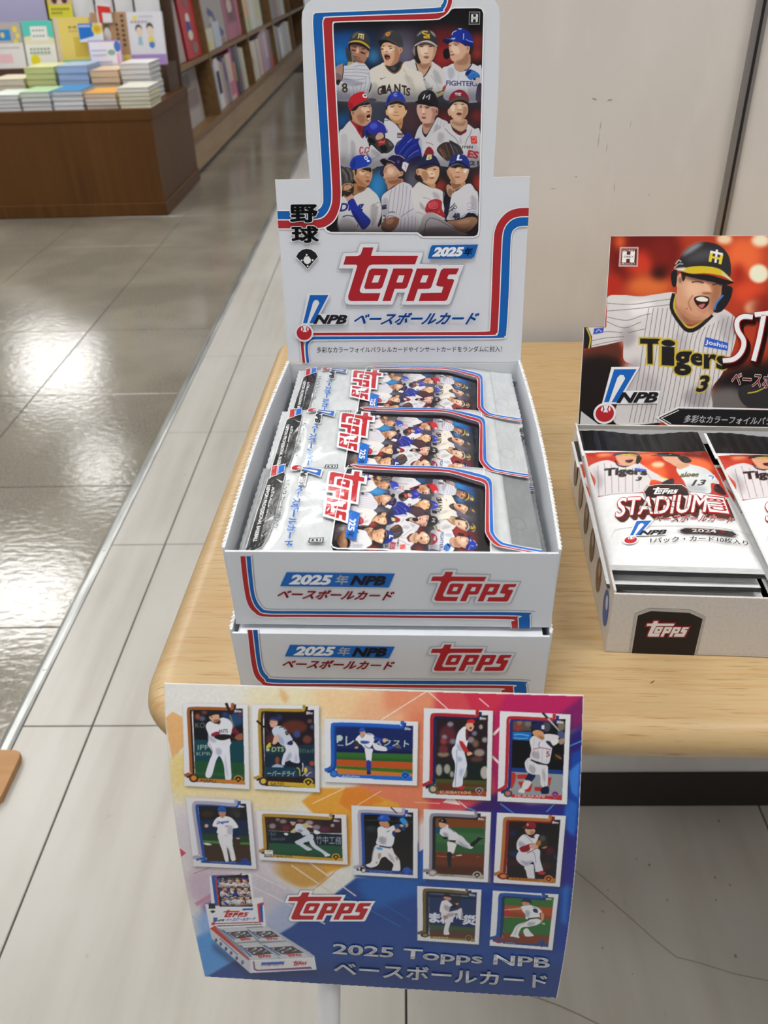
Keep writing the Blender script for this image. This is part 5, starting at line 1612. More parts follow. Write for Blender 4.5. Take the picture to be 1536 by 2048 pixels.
# packs
ZS = 0.6735; SPL, SPW = 0.1380, 0.0705
SO1 = at_z(*zs(333, 1112), ZS)
def spack_uv(x, y):
    P = at_z(x, y, ZS)-SO1; return (P.dot(SEX), P.dot(SEY))
def spack_h(u, v, t=0.0036):
    a = abs(2*u/SPW-1); f = max(0.0, 1-a**3.5)*sm((v-0.004)/0.012)*sm((SPL-0.022-v)/0.014)
    return t*f + 0.0004*math.sin(u*150+v*60)*math.sin(v*90)*f + 0.0011*sm((v-SPL+0.03)/0.03)*math.sin(u*110+0.5)
def make_spack():
    r = thing('card_pack', 'x', 'card pack', group='white stadium card packs in the pearl carton')
    bm = bmesh.new(); nu, nv = 22, 40; T_ = []; B_ = []
    for j in range(nv+1):
        v = 0.004+(SPL-0.0234-0.004)*j/nv
        T_.append([bm.verts.new((SPW*i/nu, v, spack_h(SPW*i/nu, v))) for i in range(nu+1)])
        B_.append([bm.verts.new((SPW*i/nu, v, -0.0005-0.25*spack_h(SPW*i/nu, v))) for i in range(nu+1)])
    for a, b in zip(T_, T_[1:]):
        for i in range(nu): bm.faces.new((a[i], a[i+1], b[i+1], b[i]))
    for a, b in zip(B_, B_[1:]):
        for i in range(nu): bm.faces.new((a[i], b[i], b[i+1], a[i+1]))
    for j in range(nv):
        bm.faces.new((T_[j][0], T_[j+1][0], B_[j+1][0], B_[j][0])); bm.faces.new((T_[j][nu], B_[j][nu], B_[j+1][nu], T_[j+1][nu]))
    obj('film_body', bm, M_WFILM, r, True)
    for nm, va, vb, m, zoff in (('bottom_seal', 0.0, 0.0042, M_WFILM, 0.0), ('top_seal', SPL-0.0235, SPL, M_BLACK_FILM, 0.0), ('lower_dark_strip', -0.0022, 0.003, M_BLACK_FILM, -0.0009)):  # last entry: dark strip set just below and ahead of the bottom seal
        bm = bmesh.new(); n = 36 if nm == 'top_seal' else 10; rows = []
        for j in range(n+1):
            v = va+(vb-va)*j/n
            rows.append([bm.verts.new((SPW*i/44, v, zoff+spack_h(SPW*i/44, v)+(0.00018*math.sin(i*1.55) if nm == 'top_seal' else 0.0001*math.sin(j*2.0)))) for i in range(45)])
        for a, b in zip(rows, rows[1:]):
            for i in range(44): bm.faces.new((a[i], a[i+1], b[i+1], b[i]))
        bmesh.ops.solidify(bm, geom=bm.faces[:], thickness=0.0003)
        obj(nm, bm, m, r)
    # white film edge beside the black top seal
    bm = bmesh.new(); add_box(bm, -0.0012, SPL-0.03, -0.0002, 0.0004, SPL, 0.0006, 0.0002); obj('seal_edge', bm, M_WFILM, r)
    c = Canvas(1160, 884, 1480, 1000, 0.8, 'b8341e'); c.frame(1136, 840, 3.84); c.draw(PACK2)
    mk = c.mask([(135, 226), (1075, 214), (1160, 380), (1245, 562), (235, 566), (180, 400)]); kp = np.zeros((c.h, c.w)); kp[mk[1]:mk[3]+1, mk[0]:mk[2]+1] = mk[4]
    def f(X, Y):
        out = np.empty((len(X), 3))
        for i in range(len(X)):
            u, v = spack_uv(X[i], Y[i]); out[i] = (u, v, spack_h(min(max(u, 0), SPW), v)+0.00022)
        return out
    link('player_picture', c.mesh('player_picture', f, 1.12, kp), r, M_INK_FILM)
    ik = Ink(spack_uv, 1.12); ik.layer = 2
    Z = lambda P: [zs(*p) for p in P]
    ik.stroke(Z([(335, 880), (360, 845), (430, 828), (1000, 826), (1380, 842), (1445, 885)]), 0.6, '9a9ea2', smooth=True)
    e = Z([(590, 606), (578, 556), (606, 520), (700, 507), (870, 508), (916, 538), (936, 590)])
    ik.stroke(e, 2.2, '1e1a1c'); ik.stroke(e, 1.0, 'e6e6e6'); ik.poly(Z([(600, 606), (590, 560), (614, 528), (705, 516), (866, 517), (906, 545), (926, 590)]), '1e1a1c')
    topps(ik, [zs(640, 586), zs(855, 584), zs(640, 528)], red='e8e6e6', outline=False)
    for k in range(6, 0, -1): ik.text('STADIUM', zs(365+k*5, 745+k*5), zs(1050+k*5, 720+k*5), zs(388+k*5, 612+k*5), '4a1814', smear=0.05, layer=ik.layer)
    ik.poly(Z([(1050, 600), (1225, 590), (1292, 750), (1100, 762)]), '4a1814', layer=ik.layer)
    ik.layer += 1
    ik.text('STADIUM', zs(365, 745), zs(1050, 720), zs(388, 612), 'b0202c', smear=0.05)
    ik.poly(Z([(1036, 588), (1208, 576), (1254, 716), (1078, 728)]), 'b0202c'); ik.poly(Z([(1048, 596), (1200, 586), (1240, 708), (1084, 718)]), 'ececec')
    ik.text('STADIUM', zs(365, 745), zs(1050, 720), zs(388, 612), 'ececec', smear=0.015)
    ik.text('CLUB', zs(1226, 694), zs(1190, 600), zs(1095, 702), 'b0202c', smear=0.02)
    for cb, s_ in (('ececec', 0.045), ('b0202c', 0.015)): ik.text('ベースボールカード', zs(645, 802), zs(1262, 792), zs(668, 748), cb, smear=s_, shear=0.1)
    npb(ik, Z([(421, 960), (763, 958), (431, 785)]))
    ik.stroke(Z([(836, 872), (886, 850), (1268, 853), (1312, 878), (1270, 900), (880, 896)]), 0.7, '3a3638', closed=True)
    ik.poly(Z([(850, 872), (890, 855), (1264, 858), (1298, 878), (1266, 894), (884, 890)]), '1e1a1c')
    ik.text('2024', zs(948, 886), zs(1135, 884), zs(945, 862), 'eceeef', smear=0.02); ik.text('年', zs(1150, 886), zs(1200, 884), zs(1150, 862), 'c03038', smear=0.01)
    ik.text('1パック・カード10枚入り', zs(628, 962), zs(1382, 956), zs(632, 920), '26282c', bold=0.008)
    ik.build('pack_print', M_INK_FILM, r, lambda u, v, h: (u, v, spack_h(min(max(u, 0), SPW), v)+0.0003+h), [0.005*i for i in range(0, 15)], [0.005*i for i in range(1, 28)])
    return r
M_WFILM = mat('white_film', 'e8eaeb', 0.24, 0.5, ((200, 200, 200), 3, 'f0f1f1', 0.4, 0.7), coat=0.3, bump=((150, 200, 200), 0.2, 0.0012))
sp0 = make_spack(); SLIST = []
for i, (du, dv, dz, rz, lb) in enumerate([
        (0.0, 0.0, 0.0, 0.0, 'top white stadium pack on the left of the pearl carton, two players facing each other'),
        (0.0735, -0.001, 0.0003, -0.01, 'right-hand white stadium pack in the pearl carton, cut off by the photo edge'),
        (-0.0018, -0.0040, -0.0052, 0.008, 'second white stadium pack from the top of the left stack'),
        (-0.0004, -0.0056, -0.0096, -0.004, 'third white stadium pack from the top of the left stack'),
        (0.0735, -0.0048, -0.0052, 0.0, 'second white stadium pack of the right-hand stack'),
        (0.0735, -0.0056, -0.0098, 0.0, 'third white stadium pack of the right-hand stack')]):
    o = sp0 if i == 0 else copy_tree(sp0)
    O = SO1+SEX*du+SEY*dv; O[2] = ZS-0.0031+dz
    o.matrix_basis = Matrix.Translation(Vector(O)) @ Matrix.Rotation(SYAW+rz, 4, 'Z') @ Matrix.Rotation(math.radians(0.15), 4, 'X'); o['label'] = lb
# ------------------------------------------------------------------ picture side of the small poster (frame: 320,1360 x1.786)
POSTER_BG = """
p e2e1dc 0,0 1560,0 1560,1180 0,1180
s e6dcb8 b26 330,20 620,20 640,150 420,180 320,120
s ead7a4 b26 20,330 420,340 520,440 330,470 60,420
s e9d9a0 b22 30,290 120,300 110,420 40,400
s ecc99a b26 560,20 920,30 900,200 620,170
s e6b088 b22 720,60 960,50 980,330 700,330
s dc7f5c b18 880,120 1000,80 1010,470 700,480 720,360 900,330
p e0906c b14 800,-20 1010,-20 1000,120 800,110
p cf4a52 b9 985,-20 1240,-20 1250,470 960,470
p b9225e b6 1290,-20 1580,-20 1580,120 1300,140
p c8304c b5 1050,-20 1330,-20 1200,160 1120,120
p b9225e b7 1240,45 1560,20 1400,150 1260,430 1190,330 1180,150
p a01f5c b9 1180,300 1270,200 1210,450
p 7d1f62 b6 1400,140 1560,20 1570,150 1450,190
p 2c2070 b9 1450,190 1570,130 1570,420 1440,470
p 3a2066 b8 1080,470 1200,400 1320,440 1540,430 1540,760 1180,730 1190,480
p 2a2a80 b8 1170,470 1540,430 1540,780 1180,740
p 1b469e b5 1470,260 1570,220 1500,520 1460,560 1450,420
p 3a7ad4 b3 1455,330 1500,290 1492,420 1470,400
p 2a66c0 b4 1450,420 1490,440 1480,560 1440,520
p 1c58b0 b4 925,580 945,560 945,740 690,700
p e2a03c b3 505,432 570,384 700,384 850,440 860,460 690,470 680,660 560,700 380,660 470,600 660,590
p dd8430 b3 660,384 720,380 800,430 690,470 640,440
p e0813a b4 690,455 760,440 690,540
s c99a4c b6 390,660 520,610 600,700 500,740
p e3b176 b1 20,135 45,112 80,130 86,235 45,285 28,200
s e6cf8c b8 40,290 90,260 110,330 60,390
s d5ccd4 b20 60,470 300,440 420,680 220,760 110,700
s c8b4c4 b18 100,690 250,690 240,820 130,800
s c9c2cc b16 340,690 470,740 480,820 380,860 330,800
s a9b3d2 b16 390,830 480,770 560,840 440,960 350,890
p 8a6a9a b8 150,800 220,770 230,840 160,850
s 8fb2e4 b14 130,850 230,800 280,900 170,950
p 569ade b6 120,920 260,860 350,960 260,1010 120,1090
p 1e4790 b3 160,1062 470,880 700,705 945,720 945,600 1200,735 1560,740 1560,1190 140,1190
p 183a7c b18 400,1000 1560,1020 1560,1190 200,1190
p 2560ae b10 700,720 930,640 930,760 760,820
p 204a9c b8 930,720 1200,740 1540,760 1540,900 960,760
p 0f3a90 b12 1100,760 1540,760 1540,980 1240,940
p 2b6cc0 b7 1440,740 1462,720 1452,880 1432,860
k f0e6e0 3 745,170 955,38
k f0e6e0 3 955,38 1030,105
k f0dcd8 3 1140,65 1175,95
k ecdcd8 9 1190,195 1250,135
k ecdcd8 8 1185,270 1215,300
k e8a89a 2.5 925,265 945,285
k efb09a 2.5 910,435 1000,440
p ecdcda 1010,436 1040,412 1075,446
p e8d8dc 922,530 945,500 945,600 925,612
k e8d0cc 4 1065,430 1095,455
k 4a8ad0 5 1095,455 1125,465
k 3a80d0 5 1215,440 1270,480
k 4a90d8 4 1380,470 1410,440
k 3a86d8 5 1450,240 1570,190
k f0d8b8 3 545,440 660,385
k f0d8a8 2.5 690,455 790,395
k e8dcd8 3 335,690 450,745
k e8e0e0 4 385,760 590,870
k d8d4da 5 330,735 560,850
k e0ccb8 5 470,660 660,790
k e8dcc8 4 520,640 700,770
k d08848 2 560,740 650,660
k d09858 2 480,800 620,690
k b06a58 2 120,690 200,660
k a0b8e0 3 115,842 170,882
k 2a66a8 4 640,760 860,880
k 2560a8 3 700,740 900,860
p d0505c 66,595 94,616 68,637
p c88aa4 b1 125,795 215,740 218,756 132,806
s e0b884 b5 430,30 460,60 450,82 432,66
k dcb880 3 720,20 790,62
"""
def card_face(c, fr, white, pic, art, path, cA, wA, cB, wB, shift, bar, barc, name, emb, embc, badge, bc, be, logo, over=''):
    """one printed trading card on the poster: white border, picture, piping, name bar, emblem, field badge"""
    c.frame(*fr); c.set_clip(None); k = fr[2]
    W = np.array(white, float)
    c.fill(W+np.array([2.6, 3.0])*k, '3a3430', 3.2, 0.55)
    c.fill(W, 'dedee2')
    c.set_clip(pic); c.draw(art); c.set_clip(None)
    P = spline(path, False, 4)
    c.fill(stroke_outline(P+np.array(shift)*1.25, wB*1.45), cB); c.fill(stroke_outline(P, wA), cA)
    if bar: c.fill(bar, barc)
    if over: c.draw(over)
    if name:
        b, bl, br, tl, col = name; c.draw('t %s 0.02,0 %g,%g %g,%g %g,%g %s' % (col, *bl, *br, *tl, b))
    if emb: c.fill(ell(*emb), embc); c.fill(ell(emb[0], emb[1], emb[2]*0.6, emb[3]*0.6), be)
    if badge:
        x, y, w = badge
        for s_, col in ((1.0, be), (0.72, bc), (0.3, be)):
            c.fill([(x-w*s_, y-0.15*w*s_), (x-0.6*w*s_, y-0.65*w*s_), (x, y-0.85*w*s_), (x+0.6*w*s_, y-0.65*w*s_), (x+w*s_, y-0.15*w*s_), (x, y+0.9*w*s_)], col)
    M = aff([(38, 657), (1322, 657), (38, 32)], logo)
    for Q in (TP_T, TP_O, TP_P1, TP_P2, TP_S):
        c.fill(np.hstack([np.array(Q, float), np.ones((len(Q), 1))]) @ M, 'e8e8ea')
def poster_canvas(res, small):
    c = Canvas(322, 1360, 1174, 2004, res, 'e2e1dc')
    c.frame(320, 1360, 1.786); c.draw(POSTER_BG)
    rnd = np.random.RandomState(4)                      # brushed paper grain of the background print
    g = gblur(rnd.rand(c.h, c.w), 1.6)-0.5; c.a = np.clip(c.a*(1+0.16*g[..., None]), 0, 1)
    card_face(c, (360, 1395, 9.6), [(62, 108), (1300, 132), (1335, 1755), (85, 1690)], [(250, 232), (1206, 205), (1246, 1662), (300, 1612)], """
p 14161e 200,150 1300,150 1300,1700 200,1700
e 9a4a30 b16 340,360 50,60
e 5c5c72 b16 430,400 60,50
e 6c4038 b14 470,280 60,40
e 22486c b24 1060,420 160,130
e 263c70 b16 870,320 70,50
e 5a3050 b14 1150,320 60,50
p 11414c 260,800 1240,830 1240,1255 280,1212
p 1f4f2e 280,1208 1250,1252 1260,1680 280,1640
p 2c5c38 b14 300,1420 1240,1470 1240,1520 300,1470
t 74866f b5 0,0 300,580 480,580 300,480 KO
t 9fb3a6 0,0 345,1000 560,1000 345,905 IPP
t 8ca496 0,0 320,1110 600,1110 320,1040 KPR
s dcdee8 545,840 960,850 955,950 975,1280 985,1560 880,1572 842,1290 762,1120 690,1220 602,1512 490,1490 570,1200 622,1050
s b2b6cc b12 700,960 800,1000 780,1100 700,1080
s b8bcd0 b10 860,1100 900,1290 930,1540 880,1400
l 9a3a40 8 555,860 625,1010 600,1100
s d9dbe3 496,540 580,450 700,500 790,388 900,400 990,470 1012,600 960,760 972,870 840,932 700,902 560,852 545,700
s b0b4c6 b14 560,720 700,820 640,860 560,800
t 3a2a20 0.02,0 740,682 922,668 735,612 ANTS
s 8a2840 606,692 720,648 772,702 700,742 620,742
l e8d8c0 10 600,680 690,640
s 1c1418 660,742 780,702 962,712 972,772 820,816 700,790
s 6a2030 1000,602 1062,580 1152,690 1102,762 1002,772
s 8d5a3c 1050,760 1190,680 1205,800 1120,815
s 2c1218 b4 990,700 1060,690 1040,790
s caa082 555,362 640,322 760,332 778,420 700,472 620,452
s 9a6a52 b8 640,440 760,420 720,490
s 4c2c28 690,480 780,430 760,512
s 1d1c22 545,302 600,222 700,202 770,262 792,362 760,392 742,322 640,332 560,362
e 40302c b3 610,372 18,8
k 5a3030 8 660,430 740,418
k 8a7a68 22 958,330 1040,565
""", [(1012, 100), (1005, 180), (965, 214), (600, 205), (220, 205), (165, 250), (172, 500), (215, 1380), (190, 1452), (85, 1492)], '9a5a2a', 58, '2a1612', 34, (34, 22),
        [(340, 1545), (1010, 1575), (1240, 1590), (1246, 1668), (1000, 1655), (960, 1640), (340, 1612)], 'bf7a2c', ('MARU', (400, 1612), (690, 1624), (402, 1562), '5a3010'),
        (265, 1540, 92, 82), '4a2014', (1120, 1565, 95), '23170f', 'c8853a', [(1030, 285), (1195, 282), (1030, 228)], "k 241818 55,46 885,100 980,320")
    card_face(c, (500, 1395, 9.6), [(35, 128), (1325, 150), (1338, 1815), (75, 1748)], [(270, 255), (1232, 232), (1250, 1732), (290, 1690)], """
p 1c1420 200,150 1300,150 1300,1800 200,1800
e 5a2c20 b20 850,560 250,130
e 4c2a28 b20 420,800 120,110
e 3a4a80 b14 900,700 70,70
e 6a3a30 b16 1100,800 90,80
e 26305c b16 560,380 60,60
e 4a5a80 b12 1190,560 30,40
e 6a4a48 b12 1150,450 50,40
p 15323c 290,930 1240,900 1240,1080 290,1090
t a9c09c 0.02,0 420,1035 650,1030 425,950 DTS
t 9ab498 0,0 950,1052 1225,1058 950,975 エイショック
e a9c09c 345,1000 35,30
p 14283c 290,1090 1240,1080 1250,1730 290,1700
e 8a4a30 b8 525,1200 42,70
s a9b4cc b6 430,1310 520,1270 640,1310 620,1340 440,1350
p 123a50 290,1330 900,1340 930,1530 300,1510
t b4c4bc 0.02,0 330,1500 860,1505 340,1400 ーパードライ
e 9a4430 b10 1190,1260 50,50
s 4a4a6c b8 1050,1310 1200,1350 1220,1530 1050,1500
p 2a1614 290,1520 1240,1540 1250,1640 330,1610
k 3a2428 30 265,545 410,720
s 1a1524 670,1220 800,1210 940,1250 1010,1290 960,1330 860,1310 680,1300
l e8e8e0 16 1010,1250 1018,1320 1005,1420
l c8b040 22 900,1340 950,1380 960,1500
s d0c040 1045,1350 1090,1345 1100,1420 1050,1440
l d8d8c8 14 1000,1500 1060,1450 1090,1500 1130,1450 1180,1430
s d0d4e0 620,850 720,900 830,830 930,960 940,1100 945,1250 800,1230 770,1200 680,1230 665,1290 608,1270 640,1100 690,1000
s a4aac4 b10 760,1050 800,1120 720,1220 680,1200
s b0b6cc b10 880,1060 920,1200 860,1230
s c0c8d8 422,640 470,560 560,540 660,570 730,660 820,800 760,860 640,920 560,860 470,740
s 9aa4bc b12 520,700 640,800 640,900 560,840
l 3a3430 16 560,580 620,560 690,620
s 2a2a34 680,640 730,650 740,710 690,710
l d8c8a8 10 700,660 720,690
s 24284c 720,860 810,820 820,900 740,905
s d6a894 470,740 550,740 545,820 500,880 420,900 440,840
s c8b838 320,920 380,860 410,900 400,940 320,975
s 2a2418 400,880 440,880 450,910 410,925
s cf9f88 380,470 430,430 520,450 525,520 440,570 395,540
s 272a5c 368,430 400,380 470,362 530,400 548,450 440,440
l c09a70 8 370,440 450,425 540,448
e 3a2824 b2 420,480 12,7
""", [(1040, 140), (1032, 215), (1000, 240), (600, 238), (250, 232), (190, 275), (182, 600), (210, 1430), (175, 1510), (75, 1545)], 'a98a30', 56, '2a1c14', 34, (40, 22),
        [(350, 1600), (1000, 1635), (1240, 1650), (1245, 1735), (1000, 1718), (350, 1675)], 'c9a82c', ('SATO', (395, 1678), (650, 1684), (397, 1625), '4a3a10'),
        (258, 1600, 85, 82), '3a2c30', (1120, 1625, 100), '241a10', 'd2b63a', [(1070, 325), (1215, 322), (1070, 262)], "k 1c1418 40,34 130,440 280,570")
    card_face(c, (640, 1425, 7.314), [(65, 82), (1435, 130), (1420, 1065), (70, 1010)], [(235, 198), (1362, 192), (1352, 1000), (240, 920)], """
p 16255e 200,100 1400,100 1400,620 200,580
p 0e1a48 b8 240,520 1360,560 1360,610 240,580
p 33682c 200,575 1400,605 1400,730 200,690
p 2a5a28 b10 240,640 1360,680 1360,720 240,690
p b8501e 200,680 1400,730 1400,830 200,770
p 3a6a24 200,770 1400,828 1400,900 200,860
p c8742c 200,810 1400,890 1400,1000 200,950
t b4c8c0 0.02,0 375,478 495,480 378,345 レ
t b4c8c0 0.02,0 790,470 1295,505 800,372 スクスト
e b4c8c0 288,370 45,45
k b4c8c0 24 258,330 258,440
k b4c8c0 10 255,472 345,476
s dedfe6 662,520 770,530 760,600 745,715 685,705 665,600
s d8dae4 770,440 860,470 975,510 980,555 900,558 800,535
s 243a90 680,705 748,715 735,860 690,850
s 1a2458 690,850 735,850 742,895 690,900
s 24409c 975,500 1060,485 1090,500 1000,545
s 6a5a50 1090,500 1140,465 1190,515 1150,520
s dfe0e8 520,390 570,330 670,300 760,310 800,360 780,440 740,510 660,520 610,470 540,430
s 3050a0 b3 600,410 720,420 700,450 610,450
l 2a3a80 7 680,310 760,325
l 2a3a80 12 650,480 720,520 770,470
s 24409c 795,350 920,385 920,420 800,390
s d8b090 920,385 965,375 960,430 925,430
s 3a3028 510,420 545,410 578,470 555,500 515,480
s c09070 505,505 550,490 555,520 520,525
s c89878 582,270 655,265 655,330 610,345
s 2850b0 575,270 590,225 640,220 658,265 580,285
l 1a2040 8 590,330 620,365 650,320
""", [(1205, 120), (1200, 180), (1165, 200), (700, 178), (240, 168), (185, 205), (182, 400), (185, 740), (150, 810), (70, 842)], '1b5cb8', 52, '123a8a', 30, (28, 18),
        [(235, 895), (1190, 930), (1352, 930), (1352, 998), (780, 972), (760, 962), (270, 940)], '1b66c4', ('AZUMA', (318, 938), (585, 945), (320, 915), 'c8dcf0'),
        (205, 890, 62, 55), '2a5a9c', (1250, 920, 72), '123a90', '2a7ad4', [(1230, 255), (1335, 258), (1232, 208)])
    card_face(c, (835, 1405, 9.31), [(118, 98), (1405, 150), (1362, 1822), (92, 1765)], [(345, 262), (1312, 232), (1280, 1740), (330, 1700)], """
p 241a1e 200,150 1400,150 1400,1800 200,1800
e 5a2430 b22 560,600 150,180
e 8a8498 b12 610,400 60,45
e 8a8490 b12 500,640 50,45
e 8a3a3c b14 480,720 60,60
e 7a7488 b12 660,720 60,50
e 8a8088 b12 990,690 70,60
e 7a7090 b12 1060,570 50,45
e 7a5a48 b14 1080,760 60,70
e 9a9498 b12 1250,690 50,50
e 8c7a60 b14 480,960 110,50
e 9a8a80 b14 1150,930 100,70
e 5a3a34 b16 1100,1050 120,50
e 6a2a34 b16 480,860 90,80
e a09890 b8 1180,450 36,45
p 14201c 330,1110 1290,1110 1290,1480 330,1430
e a09c94 b10 400,1250 60,110
e a09c94 b10 550,1230 60,90
e a09c94 b10 640,1330 40,60
e b4ada4 b6 1250,1300 80,120
e 9a968e b10 880,1300 40,100
p 4a4c24 330,1410 1290,1450 1290,1540 330,1500
p 5a3420 330,1490 1290,1530 1290,1760 330,1720
p 4a5a30 b10 800,1560 1280,1570 1280,1620 800,1610
p 22304c 606,920 660,900 680,1050 640,1060
s d8dce8 640,880 700,800 850,860 880,960 910,1080 915,1200 850,1390 830,1540 720,1570 650,1550 680,1390 700,1150 650,1000
s a4b2d0 b12 760,1000 830,1040 800,1100 750,1080
s b0bad4 b12 780,1250 860,1240 800,1400
l 5a70a8 10 725,880 735,1100 705,1400 700,1560
s b82c30 720,1590 780,1560 890,1545 850,1600 850,1620
s e0e2ec 720,660 770,530 880,440 940,540 950,640 920,800 880,900 720,880 650,860 700,780
s b0b6cc b12 740,760 830,820 830,880 740,860
s 5a2028 900,480 950,540 955,640 930,700 900,680
l d04a48 8 770,700 880,740
s b5272c 778,720 850,740 960,910 920,940 860,900 800,800
s d8a888 920,940 970,910 1025,945 980,975 930,985
s d2a084 900,400 960,370 1050,390 1045,470 1000,530 940,510 895,450
s 3a1416 b2 970,460 1010,455 1005,485 975,485
s b8242c 920,375 930,330 1000,300 1060,330 1065,380 1000,375
s 2a1418 1040,385 1080,385 1075,430 1040,420
l 8d8a90 9 725,885 800,880 875,910
""", [(1115, 135), (1105, 225), (1070, 252), (700, 232), (330, 222), (268, 265), (262, 500), (250, 1380), (215, 1480), (95, 1540)], 'a8242a', 60, '1a2050', 40, (44, 28),
        [(350, 1640), (1040, 1670), (1280, 1640), (1278, 1745), (1040, 1728), (345, 1695)], 'a04424', ('KURIBAYASHI', (420, 1690), (985, 1700), (422, 1635), 'e0b090'),
        (290, 1605, 90, 85), '3a5a3a', (1150, 1640, 82), '14245c', 'c8a090', [(1145, 322), (1285, 320), (1145, 258)])
    card_face(c, (985, 1410, 9.31), [(138, 108), (1452, 172), (1385, 1842), (92, 1785)], [(370, 262), (1358, 255), (1290, 1762), (335, 1705)], """
p 101218 200,150 1450,150 1450,1850 200,1850
p 5a4a44 b10 370,260 720,260 720,480 370,480
e 8a3a2c b10 480,420 70,60
e 8a6a54 b10 500,320 50,50
e 70706c b12 660,340 60,60
e 4a4a54 b12 1000,400 80,100
e 7a705c b12 1280,380 70,100
p 1c66b4 b3 370,490 720,500 720,660 370,640
l 5aa8e4 b3 24 400,550 520,540 680,570
l 5aa8e4 b3 18 400,605 520,620 660,610
p 0c0c10 350,660 1350,680 1320,1180 350,1180
e 2a1f18 b14 1210,960 80,60
s 8a6428 b4 1160,910 1270,970 1280,1010 1200,960
p 163a80 340,1160 1320,1210 1310,1290 340,1240
p 8f979a 330,1235 1310,1285 1300,1770 330,1720
s b5302c 345,1270 430,1280 420,1420 340,1560
p b5302c 455,1290 650,1285 640,1370 460,1370
p b5302c 470,1420 600,1420 530,1540
p b5302c 1030,1345 1100,1340 1060,1520 1040,1490
p b5302c 780,1520 910,1520 900,1600 780,1590
s b5302c 640,1540 740,1450 700,1600 600,1600
s 1a2044 700,1240 800,1300 720,1420 610,1390 640,1310
s d4d2d0 600,1400 720,1430 640,1560 545,1540
s d8d8da 480,1610 530,1545 600,1590 580,1630
s d6d4d8 600,1080 640,1000 700,980 830,1080 1010,1120 1030,1220 1020,1480 980,1540 900,1480 880,1300 760,1290 640,1230
s a8a6ae b12 700,1100 800,1180 760,1280 680,1200
s b0aeb6 b12 930,1180 990,1300 960,1440 920,1300
l 8f8d98 5 660,1000 640,1120 700,1230
l 8f8d98 5 760,1050 780,1280
l 8f8d98 5 960,1150 970,1500
s 161c3c 910,1540 1040,1510 1040,1640 910,1640
k 1a1c30 30 710,1010 840,1080 990,1100
s d4d0d4 690,660 760,570 860,600 960,540 1120,540 1230,570 1220,620 1120,700 1110,780 1080,960 1030,1090 850,1050 700,980 720,820
s a8a2aa b12 740,860 860,880 860,1000 740,960
l 8d8890 5 780,620 760,800 760,980
l 8d8890 5 850,820 840,1030
l 8d8890 5 930,800 920,1050
l 8d8890 5 1010,800 1000,1060
l a03c40 14 760,820 900,790 1090,830
t 7a2a38 0.02,0 1000,955 1060,955 1005,860 5
s d4d6e0 860,700 980,680 1110,700 1100,780 900,780
l 2a4a90 12 880,680 860,740 880,780
s 1c2034 990,680 1060,670 1130,750 1100,790
s dcdad6 1090,660 1220,630 1230,690 1130,750
s 9a8474 1230,640 1320,610 1360,660 1290,730 1240,710
s 4a5478 1210,490 1280,470 1360,560 1330,610 1240,600
s c8946c 745,490 830,460 940,500 960,620 900,640 800,580 760,550
s 9a6a48 b8 840,560 960,600 920,640
s 1c2450 700,420 790,330 880,320 960,370 970,460 930,470 830,440 740,440
p d8d4d8 912,370 965,370 962,450 912,440
l 2c2030 8 690,425 760,415
""", [(1150, 160), (1140, 235), (1100, 262), (700, 245), (350, 232), (290, 280), (282, 500), (255, 1400), (220, 1520), (95, 1590)], 'b0282c', 58, '2a2870', 40, (48, 26),
        [(350, 1655), (1050, 1690), (1290, 1670), (1288, 1768), (1050, 1745), (345, 1712)], 'b52a2c', ('MURAKAMI', (422, 1712), (965, 1726), (424, 1662), 'e8b8b0'),
        (285, 1640, 82, 70), '3a4a44', (1165, 1660, 82), '2030a0', 'c86a6a', [(1180, 345), (1328, 345), (1182, 282)], "k 2a282c 46,40 930,140 1030,245\nk c0b4ac 36,20 1030,245 1240,475")
    card_face(c, (360, 1590, 9.035), [(110, 35), (1275, 95), (1385, 1330), (245, 1280)], [(330, 150), (1195, 148), (1295, 1265), (420, 1205)], """
p 1e2026 200,100 1400,100 1400,1350 200,1350
e 3a2a24 b16 500,330 120,60
e 34302c b16 1000,300 100,80
e 3c3a38 b12 1040,360 50,50
p 1c2c48 b10 350,450 1230,450 1250,720 380,720
p 26402c 380,690 1250,730 1260,870 400,820
p 4a7a3a b4 400,810 1250,850 1250,900 400,860
p 3e2c24 400,880 1260,890 1290,1270 420,1230
s d8d6d0 420,870 500,860 580,890 500,900
e caa090 480,550 36,32
s e0e0e4 690,700 840,730 945,720 950,880 1000,1100 1000,1170 930,1170 880,980 850,960 880,1180 820,1185 770,1010 710,840
s a9a8b0 b10 830,900 900,1000 920,1100 880,1000
s 14264c 950,600 1050,590 1060,770 980,780 950,700
s 3a2e24 970,810 1050,790 1100,840 1050,910 980,890
s caa08a 1005,765 1080,765 1060,795
s e4e4e8 590,550 640,430 730,380 860,380 960,430 1055,575 950,605 945,720 800,720 670,680 680,580
s b9b9c4 b12 870,560 950,560 940,700 860,690
t 2a50b0 0.04,0.3 665,535 885,505 668,470 Dragons
t b83c48 0.02,0 820,578 868,578 820,538 19
s b98468 700,300 760,280 830,300 810,380 760,395 710,350
s 2458b0 680,250 720,205 800,210 835,270 820,300 700,290
l 1a3070 10 690,275 760,270 820,280
s b98468 730,380 800,380 770,410
""", [(1015, 75), (1008, 140), (970, 170), (600, 140), (320, 132), (255, 165), (262, 350), (365, 1040), (345, 1100), (235, 1125)], 'a9a3b4', 62, '2450a0', 42, (44, 20),
        [(380, 1180), (900, 1200), (1290, 1200), (1295, 1268), (1080, 1255), (380, 1215)], '22448c', ('TAKAHASHI', (545, 1212), (1010, 1228), (545, 1185), '6a8ac8'),
        (420, 1145, 80, 32), '2a78c4', (1170, 1198, 75), '1a3484', '2a50a8', [(1045, 225), (1172, 225), (1048, 172)])
